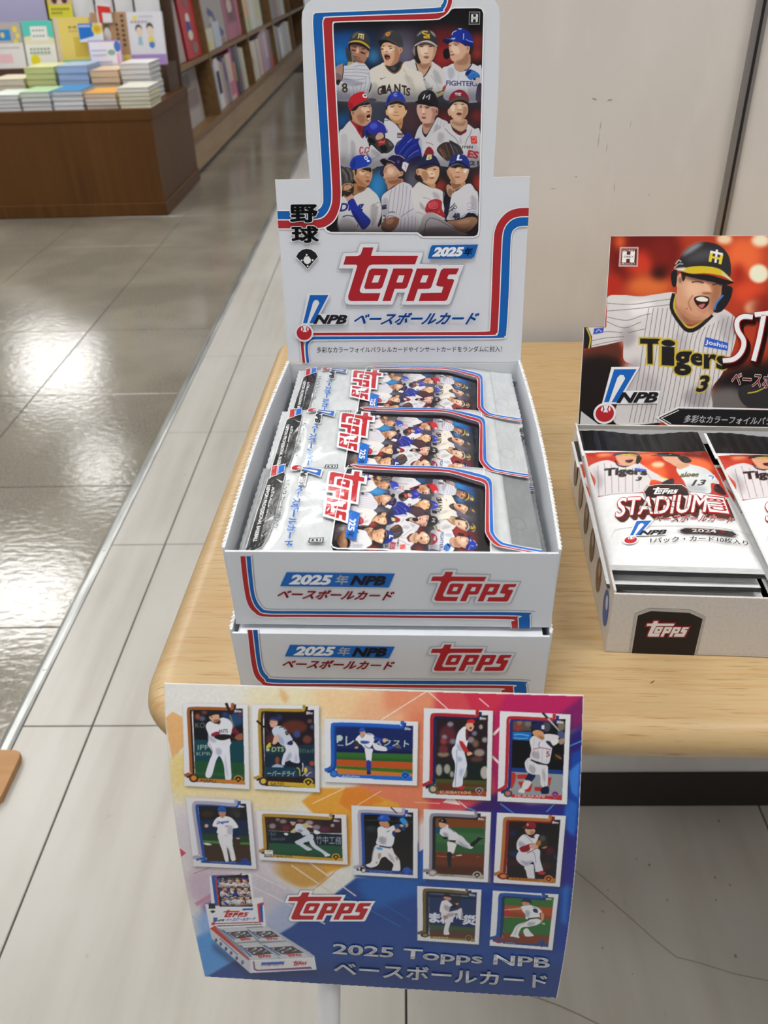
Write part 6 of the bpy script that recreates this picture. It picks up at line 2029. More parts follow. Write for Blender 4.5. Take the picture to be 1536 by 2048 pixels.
    card_face(c, (505, 1610, 7.493), [(55, 75), (1405, 140), (1428, 888), (105, 815)], [(215, 175), (1332, 195), (1352, 832), (250, 760)], """
p 3a2426 200,150 1400,150 1400,420 200,400
e 8a8484 b8 300,310 50,40
e 8a8484 b8 460,240 50,30
e 8a8078 b8 380,210 30,25
e a09a9a b8 850,260 60,35
e 8a8088 b8 960,330 60,40
e 6a2a30 b10 500,340 60,40
e 5a2a44 b10 1080,360 80,40
e 2a2024 b14 1130,250 100,50
e 8a5a50 b8 720,230 50,25
e a0a0a0 b6 1200,300 30,25
p 16222f 230,375 1350,435 1350,620 240,570
t 6a7a88 0,0 270,455 345,455 270,400 Bell
t 6a7a88 0,0 275,535 485,540 275,475 System24
t a8b4c0 0.0,0 950,570 1330,590 955,450 竹中工務
k a0a8b0 6 230,378 1350,432
p 24543a 240,560 1350,610 1360,850 250,800
p 1e4a34 b10 260,700 1340,740 1340,830 260,770
s c4ccd8 640,540 720,500 860,430 910,450 910,510 840,540 760,570 870,640 895,660 830,680 720,610 650,570
s ccd2dc 850,540 910,510 950,590 1060,670 1160,740 1100,760 1030,700 910,630
s 3a3430 800,720 830,685 880,675 830,715
s e0e2e4 1090,740 1160,730 1155,755 1085,765
s c8d0dc 640,330 660,280 740,280 800,340 860,400 850,440 760,450 720,410 640,380
s 8a94a4 b5 680,360 750,370 740,400 690,390
s c8b88a 750,280 825,270 825,335 770,335
s d6b0a0 825,290 900,310 890,335 830,325
s dcdce0 920,370 980,380 1020,410 980,430 930,420
s e0dede 470,420 510,410 540,435 500,450
s c8c080 570,400 630,340 645,405 610,410
s c89c84 565,240 640,240 640,280 600,300
s 1e2440 545,220 580,195 650,205 650,245 560,235
""", [(1175, 118), (1170, 170), (1140, 195), (700, 168), (215, 148), (165, 175), (172, 320), (190, 620), (165, 665), (100, 690)], 'b08a3a', 48, '2a2018', 28, (28, 16),
        [(320, 735), (1200, 790), (1355, 790), (1355, 835), (800, 808), (320, 775)], 'c99a2c', ('SHUTO', (355, 780), (595, 785), (356, 750), '4a3810'),
        None, '', (1250, 775, 68), '2a1c14', 'd0a43c', [(1205, 248), (1310, 250), (1207, 208)], "p 4a4440 168,658 315,665 322,778 178,772\np e2e0da 178,668 305,674 310,768 188,762\nk c09030 10 210,690 280,692\nt 4a4850 0.02,0 195,760 298,765 195,725 ROOKIE")
    card_face(c, (690, 1600, 9.6), [(122, 95), (1398, 158), (1392, 1495), (162, 1425)], [(355, 238), (1312, 232), (1305, 1432), (370, 1372)], """
p 1c1c1e 200,100 1400,100 1400,1500 200,1500
p 0e0e10 b10 360,260 1000,260 1000,480 360,500
l 3c3c38 b4 14 360,380 700,385 1300,420
e 24343a b20 500,540 100,60
s e0dfe2 590,860 720,880 890,900 950,1020 1040,1130 1060,1250 1050,1350 905,1345 930,1230 830,1130 770,1080 690,1120 630,1240 500,1290 400,1250 430,1220 500,1180 530,1000
s a98f80 b10 640,1020 690,1020 680,1100 640,1120
s 8d6a58 b8 970,1080 1020,1110 1000,1150
s 9a7a68 b8 590,1180 620,1180 610,1220
s b4b2ba b12 820,1020 900,1060 960,1180 880,1140
l 6a6870 8 590,880 540,1000 515,1170
k 22305c 40 660,870 880,905
s 4a9ad0 615,895 710,915 710,950 615,935
s dedfe4 625,540 700,495 800,530 960,470 960,560 900,640 950,700 900,880 720,870 600,830 630,680
s a8a6ae b12 660,700 780,720 760,840 660,800
l 9a98a4 6 720,690 690,840
l 9a98a4 6 800,700 780,860
s 2a3f7c 940,470 1050,460 1080,500 980,540
s d0a080 940,580 1010,540 1070,580 1040,610 960,610
s 24366c 910,600 960,590 960,690 920,680
l 5a5aa0 14 800,610 860,575
s 2f94d8 1050,370 1110,330 1190,400 1200,470 1150,480 1100,440
s b0b4b8 1050,470 1100,460 1140,510 1090,520
s c08a64 1170,460 1215,450 1200,510 1160,510
s 1c3a70 1080,520 1160,500 1150,570 1100,580
s c08a68 655,420 700,400 840,410 850,500 820,540 740,500 680,480
s 2a1c1a 820,400 850,400 850,460
s 2456b8 632,370 660,300 740,275 830,300 862,380 740,400
s 4a80d8 b6 670,330 730,295 720,340
s 1a3a8a b4 632,375 740,385 860,380 740,405
""", [(1125, 150), (1115, 225), (1080, 255), (700, 222), (340, 208), (275, 250), (280, 500), (300, 1180), (270, 1255), (165, 1290)], 'b0a8b8', 60, '2450a0', 44, (44, 26),
        [(380, 1310), (1080, 1360), (1300, 1330), (1300, 1438), (1070, 1418), (380, 1380)], '2a468c', ('KIYOMIYA', (470, 1372), (910, 1388), (470, 1342), '6a88c8'),
        None, '', (1185, 1350, 82), '2a50a8', '3c62b8', [(1145, 310), (1285, 312), (1148, 255)], "k 2a1a20 24,20 880,135 1000,250\np 1a1820 225,1305 330,1242 405,1265 405,1370 350,1390\np dcdce0 240,1305 325,1255 390,1275 392,1362 345,1376\nt 2a2024 0.06,0 300,1345 372,1345 305,1280 F")
    card_face(c, (830, 1610, 9.6), [(165, 72), (1460, 130), (1398, 1478), (152, 1408)], [(385, 212), (1362, 212), (1312, 1415), (370, 1330)], """
p 7a4420 200,100 1450,100 1450,460 200,400
p 2f5a36 200,400 1450,440 1450,960 200,880
p 3a6840 b14 400,500 1340,540 1340,760 400,720
p 6a3420 200,880 1450,950 1450,1450 200,1450
p 4a2a20 b24 380,1150 1320,1180 1320,1420 380,1400
l c8946c 8 415,970 600,985 770,990
s d8d0c4 790,955 880,945 900,965 800,970
s a88464 1160,985 1260,990 1200,995
s e0dfe0 630,690 790,740 780,800 735,920 640,910 625,800
s 22242a 615,915 710,918 690,1080 700,1170 640,1170
s d2d1d8 800,570 900,590 1000,700 1110,790 1070,835 960,800 840,750 760,700
s a4a4b2 b12 820,680 940,740 1040,820 900,780
s 1e2020 1060,740 1190,640 1210,590 1330,620 1320,640 1260,660 1110,790
s 6a6a68 1200,580 1330,615 1330,630 1210,600
s dcdce2 470,480 560,420 640,420 720,470 830,560 830,640 700,690 640,650 560,600 490,560
s a0a0ae b12 540,520 620,540 640,620 560,590
l 2a2c5c 10 640,430 720,480 760,520
k 2a2420 36 660,680 780,690
s 1c1c1e 530,640 560,600 640,620 600,650
s 1c4a78 395,470 410,420 470,430 475,520 410,530
s d8d8dc 560,440 600,370 640,380 620,450
s d2a488 455,350 490,320 590,350 600,400 540,430 480,420
s 18181c 452,310 500,260 570,252 605,310 590,345 520,330
e b0c0c0 b3 520,290 14,12
""", [(1172, 120), (1165, 185), (1130, 212), (760, 192), (390, 180), (310, 225), (305, 500), (298, 1170), (270, 1235), (155, 1255)], '8a8794', 60, '26242a', 44, (46, 26),
        [(430, 1310), (1090, 1345), (1310, 1330), (1310, 1418), (1080, 1395), (420, 1352)], 'aaa69c', ('OJIMA', (470, 1358), (760, 1368), (472, 1320), '6a6058'),
        (335, 1295, 90, 65), '8a868c', (1190, 1340, 92), '2a2c2c', 'c8bcae', [(1195, 282), (1340, 292), (1198, 230)])
    card_face(c, (980, 1615, 9.31), [(130, 88), (1412, 148), (1298, 1468), (62, 1392)], [(352, 228), (1310, 222), (1215, 1402), (300, 1330)], """
p 1e1a1c 200,100 1400,100 1400,1450 200,1450
e 2a1a18 b20 560,330 200,60
e 182a54 b16 430,850 70,60
e 182a50 b14 420,470 60,60
e 4a1a30 b18 1120,800 80,80
e 143060 b10 1215,910 30,60
e 3a1c1c b20 430,1020 120,60
e 3a2420 b16 1050,1080 90,70
s d6d6dc 640,1090 800,1050 820,1180 830,1310 780,1315 700,1300 670,1180
s d6d6de 500,860 560,800 700,840 860,760 930,800 930,950 970,1100 980,1170 850,1190 840,1150 800,1000 680,1090 560,1040 490,950
s a4a4b4 b14 560,980 700,1000 790,960 680,1080
l 5a5a70 8 780,810 830,860 855,1030
s b02830 890,1210 960,1170 1040,1215 960,1245
s dadae0 500,640 560,540 650,490 780,560 850,490 930,520 860,640 860,740 640,850 560,820 500,760
s aaaab6 b12 540,620 640,660 660,720 540,720
l 6a6a78 8 640,500 720,570 790,640
l 8a2a34 14 690,690 760,670 830,670
s 8a1c28 548,745 680,690 735,690 735,790 600,825
s d0a286 730,700 850,670 900,740 780,760
s 2a2826 900,540 960,495 1040,510 1075,600 1040,720 960,720 900,640
s 4c4a48 b6 930,540 1010,520 1020,600 950,620
s a86c34 850,650 920,600 950,650 920,710 860,690
s a87444 960,740 1060,710 1040,750 980,755
s d4a88a 650,400 700,375 800,380 840,430 800,490 720,500 670,460
s b07a5c b8 740,440 820,430 780,500
s 8a1f2c 655,340 680,280 760,258 845,290 850,370 760,385 680,370
e c89aa0 b3 700,310 20,24
l 8a8a88 10 605,370 640,352
s 1c1416 645,380 740,375 830,385 740,400
s 2a1c1c 700,500 800,520 830,560 740,545
""", [(1125, 130), (1110, 200), (1075, 228), (700, 208), (330, 198), (272, 240), (262, 450), (215, 1130), (180, 1200), (75, 1240)], 'b0703a', 62, '7a2024', 42, (44, 24),
        [(350, 1290), (980, 1325), (1215, 1310), (1212, 1402), (980, 1385), (340, 1342)], 'b0702c', None,
        (245, 1270, 100, 62), '7a1c24', (1090, 1325, 88), '6a1c20', 'c8843c', [(1145, 295), (1285, 300), (1148, 242)], "k 8a4a18 b4 24 401,1322 442,1322\nk 8a4a18 b4 24 464,1324 505,1324\nk 8a4a18 b4 24 527,1326 568,1326\nk 8a4a18 b4 24 590,1328 631,1328\nk 8a4a18 b4 24 653,1330 694,1330\nk 8a4a18 b4 24 716,1332 757,1332\nk 8a4a18 b4 24 780,1334 821,1334\nk 8a4a18 b4 24 843,1336 884,1336")
    card_face(c, (820, 1765, 9.6), [(140, 58), (1372, 128), (1320, 1182), (142, 1102)], [(360, 165), (1285, 178), (1240, 1125), (375, 1030)], """
p 1c3460 200,100 1400,100 1400,1200 200,1200
p 4a5a74 380,180 1280,235 1280,270 380,220
p 5a9a98 990,225 1110,225 1110,262 990,255
p 14203c b4 360,220 1270,280 1270,320 360,270
p 14285c 360,580 1260,640 1250,860 370,810
t d8dce8 0.06,0 380,745 560,760 385,575 ま
t d8dce8 0.06,0 590,770 960,780 590,590 ねび
t d8dce8 0.06,0 1020,790 1250,800 1030,620 災
p 3a5034 370,800 1250,855 1245,950 380,900
p 5a3430 375,905 1245,945 1240,1130 375,1060
s dcd8de 590,590 720,560 900,520 980,480 1010,560 1000,690 940,690 900,580 830,640 780,760 740,900 755,985 650,985 660,850 690,720 660,680
s a8a0aa b12 720,590 860,580 820,640 720,640
s a07a70 b10 640,630 720,630 720,680 650,680
l 3a3440 10 740,525 860,490 980,475 1000,520 985,700
s e0dce0 590,400 620,345 700,330 770,380 820,440 760,480 740,560 620,580 570,540
s aaa4ae b10 660,420 760,460 740,540 660,500
k c8a8a8 6 680,400 720,500
s 1c1a28 770,460 860,410 920,430 900,470 820,490
s c09070 870,380 920,370 930,410 890,425
s 2c2624 800,330 870,280 960,310 970,350 930,380 840,390
s c48c78 640,270 700,255 790,285 760,335 690,325
s 1e1c24 625,262 660,215 740,210 785,250 790,280 700,262
""", [(1090, 115), (1085, 165), (1055, 185), (700, 150), (330, 132), (275, 165), (272, 350), (275, 860), (245, 935), (145, 965)], '6a5a34', 58, '1e2430', 44, (46, 24),
        [(390, 1020), (1050, 1070), (1240, 1070), (1238, 1128), (1020, 1105), (390, 1062)], '8a7a2c', None,
        (290, 1000, 80, 45), '2a2c2c', (1125, 1062, 76), '1c2438', '8a7a3c', [(1120, 240), (1260, 255), (1122, 198)], "k c8b878 b4 21 445,1040 477,1040\nk c8b878 b4 21 495,1042 527,1042\nk c8b878 b4 21 545,1044 577,1044\nk c8b878 b4 21 595,1046 627,1046\nk c8b878 b4 21 645,1048 677,1048\nk c8b878 b4 21 695,1050 727,1050")
    card_face(c, (965, 1775, 9.31), [(192, 48), (1415, 118), (1300, 1160), (130, 1072)], [(405, 155), (1328, 175), (1222, 1098), (370, 1030)], """
p 376a34 200,100 1450,100 1450,400 200,320
p a84c24 200,310 1450,370 1450,610 200,520
p 8a4424 b10 380,440 1300,520 1290,600 380,530
p 2f6a34 200,530 1450,600 1450,920 200,820
p 7a3a24 200,820 1450,900 1450,1200 200,1200
s dedfe0 520,910 560,820 640,690 830,620 940,560 1070,590 1085,640 1000,690 860,720 730,740 670,860 680,930
s a9a9b4 b10 860,640 980,640 940,690 840,700
l 8a8a98 8 800,640 660,720 600,880
s dcdcde 760,790 830,750 900,830 955,885 860,905 790,890
s 4a4a50 500,935 540,905 660,930 650,945
s e0e2e6 715,350 850,315 960,340 1050,380 1110,450 1060,470 1050,560 820,580 800,500 740,420
s a4aab8 b12 800,420 880,440 860,540 810,520
s 22304c 945,390 1010,390 1030,460 950,445
s 1e2c48 920,345 1000,370 960,365
k 1a2430 24 840,575 1050,552
s c89a80 415,400 560,380 710,365 720,400 560,410 430,425
s a83038 400,440 470,410 540,460 500,520 410,510
s c89478 1090,470 1140,480 1140,570 1110,620 1090,600
s dad0c0 1110,650 1165,660 1150,680 1100,660
s c09078 740,270 800,255 880,285 860,320 760,325
s 1c2a48 715,235 800,195 880,205 915,260 900,305 860,270 740,248
""", [(1135, 100), (1125, 145), (1095, 168), (740, 142), (390, 122), (325, 165), (318, 350), (285, 840), (250, 910), (135, 940)], '2050a0', 60, '1a3460', 44, (46, 24),
        [(390, 1000), (1000, 1040), (1222, 1040), (1220, 1098), (1000, 1080), (390, 1035)], '2a4484', None,
        (310, 970, 90, 58), '8a2a34', (1100, 1035, 78), '1c3c7c', '2a4c8c', [(1165, 222), (1295, 225), (1168, 180)], "k 8aa0d0 b4 16 424,1020 455,1020\nk 8aa0d0 b4 16 472,1022 503,1022\nk 8aa0d0 b4 16 519,1024 550,1024\nk 8aa0d0 b4 16 567,1026 598,1026")
    # the carton shown lower left (frame 370,1735 x5.297)
    c.frame(370, 1735, 5.297)
    c.fill([(290, 780), (700, 1110), (1400, 1090), (1380, 1130), (680, 1160), (300, 860)], '1a2440', 4.0, 0.55)
    c.draw("""
p e6e6ea 260,85 700,60 725,320 825,310 860,605 870,640 1370,930 1395,1075 690,1112 285,745 262,640 215,385 280,380
p c8cad2 262,640 690,985 692,1112 285,745
p dcdde2 690,985 1360,955 1395,1075 692,1112
p b8bcc4 b2 862,605 1330,900 1370,940 1340,950 830,640
p c43c38 265,640 320,610 680,935 678,982
p 8f939c 330,640 820,615 1340,945 690,975
p 2058a8 280,82 330,80 375,400 320,400
p b83c40 318,90 345,90 390,400 350,400
p 5a4a8a 290,78 580,70 590,55 604,58 600,80 300,92
p c03c44 765,380 835,362 836,385 800,400 805,575 785,578
p 2058a8 790,395 836,385 822,400 830,575 806,576
p b03840 280,585 800,570 800,580 280,596
p 3a3c44 340,610 815,592 815,600 340,620
p 2a62b4 612,430 725,424 718,445 608,450
e c03840 300,590 20,16
p 2a2c30 265,460 295,445 325,460 295,480
p 26262c 250,375 320,375 322,430 252,432
p 2a62b4 300,525 350,525 325,575 302,575
t 2a2c34 0.03,0.3 330,568 415,562 335,548 NPB
t 2a62b4 0.04,0.3 430,566 745,552 436,535 ベースボールカード
""")
    M = aff([(38, 657), (1322, 657), (38, 32)], [(395, 528), (690, 520), (395, 440)])
    for Q in (TP_T, TP_O, TP_P1, TP_P2, TP_S): c.fill(np.hstack([np.array(Q, float), np.ones((len(Q), 1))]) @ M, 'b8242c')
    for q in (((365, 640), (640, 622), (760, 770), (540, 790)), ((640, 640), (880, 625), (1060, 770), (800, 775)), ((560, 800), (770, 785), (1000, 955), (700, 975)), ((800, 800), (1080, 780), (1335, 942), (1020, 960))):
        A, B, C_, D_ = [np.array(p, float) for p in q]
        c.fill(q, 'c9ccd2')
        lerp = lambda s, t: (A*(1-s)+B*s)*(1-t)+(D_*(1-s)+C_*s)*t
        c.fill([lerp(0.1, 0.28), lerp(0.95, 0.28), lerp(0.98, 0.72), lerp(0.22, 0.74)], '4a4448')
        for i in range(10): c.fill(ell(*lerp(0.2+0.07*i+0.02*(i % 2), 0.36+0.3*((i*7) % 5)/5), 14, 9), ('b49a8c', '6a7a9c', 'd0d0d4')[i % 3], 0.4)
        for a, b in ((0.0, 0.04), (0.05, 0.09)): c.fill([lerp(a, 0.1), lerp(b, 0.1), lerp(b+0.06, 0.8), lerp(a+0.06, 0.8)], '3060a8')
        M = aff([(38, 657), (1322, 657), (38, 32)], [lerp(0.3, 0.93), lerp(0.85, 0.92), lerp(0.28, 0.68)])
        for Q in (TP_T, TP_O, TP_P1, TP_P2, TP_S): c.fill(np.hstack([np.array(Q, float), np.ones((len(Q), 1))]) @ M, 'b8303a')
    c.draw("""
p 7a4a80 720,990 735,988 745,1065 770,1078 1330,1045 1350,1068 760,1092 730,1075
p 2a62b4 810,1000 1055,990 1045,1018 810,1028
t b83038 0.03,0.3 800,1045 1050,1035 805,1024 ベースボールカード
e 5a5a68 330,765 14,20
e 5a5a68 380,805 14,20
e 3a4a78 435,855 14,20
e 5a5a68 490,900 14,20
e 5a5a68 548,955 14,20
e 5a7ab0 610,1000 16,24
k 3a68b0 8 370,745 560,920
""")
    M = aff([(38, 657), (1322, 657), (38, 32)], [(1140, 1040), (1305, 1025), (1135, 985)])
    for Q in (TP_T, TP_O, TP_P1, TP_P2, TP_S): c.fill(np.hstack([np.array(Q, float), np.ones((len(Q), 1))]) @ M, 'b8242c')
    A, B, C_, D_ = [np.array(z)/5.297+np.array([370, 1735]) for z in ((342, 96), (672, 78), (718, 408), (372, 408))]
    n = 90
    for i in range(n):
        for j in range(n):
            s, t = i/(n-1), j/(n-1)
            q = ((A*(1-s)+B*s)*(1-t)+(D_*(1-s)+C_*s)*t-np.array([c.x0, c.y0]))*c.res
            X = 668+s*292-t*10; Y = 20+(1-s)*26+t*(448-(1-s)*26)
            yy, xx = int((Y-small.y0)*small.res), int((X-small.x0)*small.res)
            c.a[int(q[1]), int(q[0])] = small.a[min(yy, small.h-1), min(xx, small.w-1)]
    c.frame(0, 0, 1)
    return c
# ================================================================== SMALL POSTER ON A STAND IN FRONT OF THE TABLE
PD0 = 0.345
_k = np.array([0.0, 0.325, 0.59, 0.85, 1.0])
_c = lambda v: np.polyfit(_k, v, 3)
P_L = (_c([328.5, 340, 362, 389, 409.5]), _c([1367, 1560, 1715, 1865, 1953.5])); P_R = (_c([1167, 1161, 1149.5, 1132, 1113.5]), _c([1391, 1582, 1741, 1897, 1997]))
P_D = _c([1.0, 1.022, 1.065, 1.128, 1.187])
def poster_st(x, y):
    x = np.asarray(x, float); y = np.asarray(y, float); lo = np.full(x.shape, -0.2); hi = np.full(x.shape, 1.2)
    for _ in range(26):
        t = (lo+hi)/2; lx, ly, rx, ry = [np.polyval(q, t) for q in (P_L[0], P_L[1], P_R[0], P_R[1])]
        up = y > ly+(x-lx)/(rx-lx)*(ry-ly); lo = np.where(up, t, lo); hi = np.where(up, hi, t)
    return (x-lx)/(rx-lx), t
_NB = 28; _tb = np.linspace(0, 1, _NB+1)
def _edge(t, E):
    return CP+ray(np.polyval(E[0], t), np.polyval(E[1], t))*PD0*np.polyval(P_D, t)
_EL = np.array([_edge(t, P_L) for t in _tb]); _ER = np.array([_edge(t, P_R) for t in _tb])
_nm = np.cross((_ER-_EL)[:-1], np.diff(_EL, axis=0)); _nm /= np.linalg.norm(_nm, axis=1, keepdims=True)
if _nm[0].dot(CP-_EL[0]) < 0: _nm = -_nm
_nv = np.vstack([_nm[:1], (_nm[1:]+_nm[:-1])/2, _nm[-1:]])
def poster_pt(s, t, h=0.0):
    s = np.asarray(s, float); t = np.clip(np.asarray(t, float), 0, 1); f = t*_NB; i = np.minimum(f.astype(int), _NB-1); f = (f-i)[..., None]; s = s[..., None]
    L = _EL[i]*(1-f)+_EL[i+1]*f; R = _ER[i]*(1-f)+_ER[i+1]*f; N = _nv[i]*(1-f)+_nv[i+1]*f
    return L*(1-s)+R*s+N*np.asarray(h)[..., None]
ps = thing('poster_stand', 'small colourful trading card poster on a white pole stand in front of the table', 'poster stand', (-0.05, 0.15, 0))
M_SHEET = mat('poster_sheet', 'e4e4e2', 0.4); M_POLE = mat('white_plastic_pole', 'd8dade', 0.3, 0.5)
bm = bmesh.new(); F_ = [[bm.verts.new(poster_pt(s, t)) for s in (0, 1)] for t in _tb]; K_ = [[bm.verts.new(poster_pt(s, t, -0.0007)) for s in (0, 1)] for t in _tb]
for i in range(_NB):
    bm.faces.new((F_[i][0], F_[i+1][0], F_[i+1][1], F_[i][1])); bm.faces.new((K_[i][0], K_[i][1], K_[i+1][1], K_[i+1][0]))
    for j in (0, 1): bm.faces.new((F_[i][j], K_[i][j], K_[i+1][j], F_[i+1][j]))
for i in (0, _NB): bm.faces.new((F_[i][0], F_[i][1], K_[i][1], K_[i][0]))
sheet = world_child(obj('poster_sheet', bm, M_SHEET, ps, True)); sheet.data.set_sharp_from_angle(angle=math.radians(40))
pc = poster_canvas(1.0, team_canvas(0.75))
_q = pc.mask(np.vstack([np.array([(np.polyval(P_L[0], t)+1.6, np.polyval(P_L[1], t)+(1.8 if t == 0 else -1.6 if t == 1 else 0)) for t in _tb]), np.array([(np.polyval(P_R[0], t)-1.6, np.polyval(P_R[1], t)+(1.8 if t == 0 else -1.6 if t == 1 else 0)) for t in _tb[::-1]])]))
kp = np.zeros((pc.h, pc.w)); kp[_q[1]:_q[3]+1, _q[0]:_q[2]+1] = _q[4]
def p_place(X, Y):
    s, t = poster_st(X, Y); return poster_pt(np.clip(s, 0, 1), t, np.full(X.shape, 0.00025))
world_child(link('poster_picture', pc.mesh('poster_picture', p_place, 0.98, kp), ps, M_INK_POSTER))
def p_uv(x, y):
    s, t = poster_st(x, y); return s*0.17, t*0.12
ik = Ink(p_uv, 1.05, vec=True); ik.layer = 3
zb = lambda x, y: (330+x/1.807, 1690+y/1.807)
topps(ik, [zb(432, 272), zb(760, 272), zb(432, 160)], red='ac1c24', white='e4e4e8', shadow='8a8a9c')
for col, d in (('10285c', 2.5), ('dfe1e6', 0)):
    ik.text('2025 Topps NPB', zb(606+d, 398+d), zb(1386+d, 450+d), zb(610+d, 352+d), col, smear=0.022)
    ik.text('ベースボールカード', zb(612+d, 462+d), zb(1378+d, 512+d), zb(614+d, 415+d), col, smear=0.022)
world_child(ik.build('poster_lettering', M_INK_POSTER, ps, lambda u, v, h: tuple(poster_pt(np.array([u/0.17]), np.array([v/0.12]), np.array([h+0.0004]))[0]), [], list(_tb[1:-1]*0.12)))
pa = CP+ray(658, 1968)*PD0*1.222; pb = CP+ray(657, 1690)*PD0*1.105
d = Vector(pa)-Vector(pb); base_p = pa+np.array(d)*((0-pa[2])/d.z); top = Vector(pb)-d*0.15
bm = bmesh.new(); tube(bm, top, Vector(base_p)+Vector((0, 0, 0.008)), 0.0058, 0.0058, 28); world_child(obj('pole', bm, M_POLE, ps, True)).data.set_sharp_from_angle(angle=math.radians(40))
bm = bmesh.new(); tube(bm, (base_p[0], base_p[1], 0.0), (base_p[0], base_p[1], 0.009), 0.075, 0.07, 40); world_child(obj('stand_base', bm, M_POLE, ps))
bm = bmesh.new(); add_box(bm, -0.02, -0.004, -0.006, 0.02, 0.004, 0.012, 0.001, Matrix.Translation(top+Vector((0, 0.0, -0.012)))); world_child(obj('clip', bm, M_POLE, ps))
# ================================================================== BOOKSHOP BEHIND: counter with stacks, display rack, long bookcase
M_BROWN = mat('brown_veneer', '5e3a12', 0.42, 0.35, [((3, 60, 2), 4, '52320e', 0.42, 0.68), ((40, 40, 1.5), 3, '643f16', 0.45, 0.7)])
M_BROWN_D = mat('dark_brown_veneer', '5c4434', 0.5, 0.4, ((30, 30, 1.5), 3, '523c2e', 0.4, 0.7))
M_OAK = mat('oak_shelf', '8a6a44', 0.45, 0.4, ((30, 3, 30), 4, '7a5c3a', 0.42, 0.7))
M_OAK_L = mat('oak_base', 'a88c6a', 0.45, 0.4, ((30, 3, 30), 4, '9c805e', 0.42, 0.7))
M_OAK_D = mat('shelf_back', '3c2a1c', 0.6)
M_PAGE = mat('paper_pages', 'dcd9d0', 0.8, 0.2, ((2, 2, 700), 2, 'c4c0b6', 0.4, 0.7))
M_INK_COVER = print_mat('printed_cover', 0.4, 0.4)
_cov = {}
def cover(hexc, rough=0.38):
    if (hexc, rough) not in _cov: _cov[(hexc, rough)] = mat('cover_'+hexc, hexc, rough, 0.4)
    return _cov[(hexc, rough)]
ORD = ['bottom', 'second', 'third', 'fourth', 'fifth', 'sixth', 'seventh', 'top']
IY = 3.765; IXR = -1.026; IZ = 0.424
dc = thing('display_counter', 'low brown wooden display counter stacked with books at upper left', 'counter', (-1.5, IY, 0))
def cb(name, *a, **k): o = box(name, *a, **k); world_child(o); return o
cb('counter_body', -2.15, IY+0.004, 0.055, IXR-0.004, 4.478, IZ-0.045, M_BROWN, dc)
cb('top_board', -2.15, IY, IZ-0.045, IXR, 4.478, IZ, M_BROWN, dc, bev=0.003)
cb('kick_plate', -2.15, IY-0.004, 0.0, IXR+0.004, 4.478, 0.055, M_BROWN, dc, bev=0.003)
cb('display_riser', -2.15, 4.262, IZ, IXR-0.03, 4.46, 0.535, M_BROWN_D, dc)
bk_cache = {}
def book(w, d, t, cov, pg, loc, rotz, label, cat='book', group=None, lean=None):
    """lying book: covers overhang the page block; spine on local -x side"""
    k = (round(w, 4), round(d, 4), round(t, 4), cov, pg)
    if k not in bk_cache:
        bm = bmesh.new(); c = 0.0012
        add_box(bm, 0, 0, 0, w, d, c); add_box(bm, 0, 0, t-c, w, d, t); add_box(bm, 0, 0, c, c, d, t-c)
        add_box(bm, c, 0.0025, c, w-0.0025, d-0.0025, t-c, mi=1)
        me = bpy.data.meshes.new('book'); bm.to_mesh(me); bm.free(); me.materials.append(cover(cov)); me.materials.append(page(pg)); bk_cache[k] = me
    o = link('book', bk_cache[k]); o.location = loc; o.rotation_euler = (0, 0, rotz) if lean is None else lean
    return tag(o, label, cat, group)
rb = random.Random(11)
VP = lambda y0: Plane((0, y0, 0), (1, 0, 0), (0, 0, 1))
def page(c):
    if ('page', c) not in _cov: _cov[('page', c)] = mat('pages_'+c, c, 0.8, 0.2, ((2, 2, 700), 2, tuple(x*0.8 for x in lin(c)), 0.4, 0.7))
    return _cov[('page', c)]
def stack(pxa, pxb, ptop, y0, n, d, cov, topc, pos, pg='d9dadc', z0=IZ):
    xa = VP(y0).uv(pxa, 200)[0]; xb = VP(y0).uv(pxb, 200)[0]; zt = VP(y0).uv((pxa+pxb)/2, ptop)[1]
    t = (zt-z0-0.0004)/n; w = xb-xa-0.006
    for i in range(n):
        lb = '%s book from the bottom in %s' % (ORD[i], pos) if 0 < i < n-1 else ('bottom book in %s' % pos if i == 0 else 'top book on %s' % pos)
        jx, jr = rb.uniform(-0.002, 0.002), rb.uniform(-0.018, 0.018)
        book(w, d, t-0.0003, topc if i == n-1 else cov, pg, (xa+0.003+jx, y0+rb.uniform(0, 0.004), z0+0.0003+i*t), jr, lb, 'book', 'stacked books on the counter')
stack(-24, 38, 190, 3.785, 4, 0.19, 'dfe2e4', 'e2ece2', 'the leftmost front stack on the counter')
stack(41, 102, 184, 3.785, 4, 0.19, 'd4d8da', 'b8dcae', 'the front stack with a pale green cover')
stack(104, 167, 181, 3.785, 4, 0.19, 'd8dde4', '3c92cf', 'the front stack with a blue cover')
stack(169, 234, 186, 3.785, 4, 0.19, 'd8cfc6', 'eeb04e', 'the front stack with an orange cover', 'd6cdc6')
stack(236, 301, 175, 3.785, 5, 0.19, 'e0d48c', 'ebe8d8', 'the front stack with yellow edges at the counter corner')
stack(-10, 58, 158, 4.03, 4, 0.19, 'd9d2c0', 'e6dcc0', 'the back stack at the left with cream covers', 'd8d0be')
stack(61, 122, 134, 4.03, 6, 0.19, 'c9cf8e', 'dde09c', 'the tall back stack with yellow-green covers', 'c6cc92')
stack(124, 187, 131, 4.03, 5, 0.19, '94b2dd', 'a9c4e6', 'the back stack with pale blue covers', 'a3bbe2')
stack(189, 248, 140, 4.03, 5, 0.19, 'd9c0a4', 'e3c49c', 'the back stack with tan covers', 'd8c4ac')
stack(250, 311, 126, 4.03, 7, 0.19, 'd6d6d4', 'e8e8e6', 'the tall back stack with white covers')
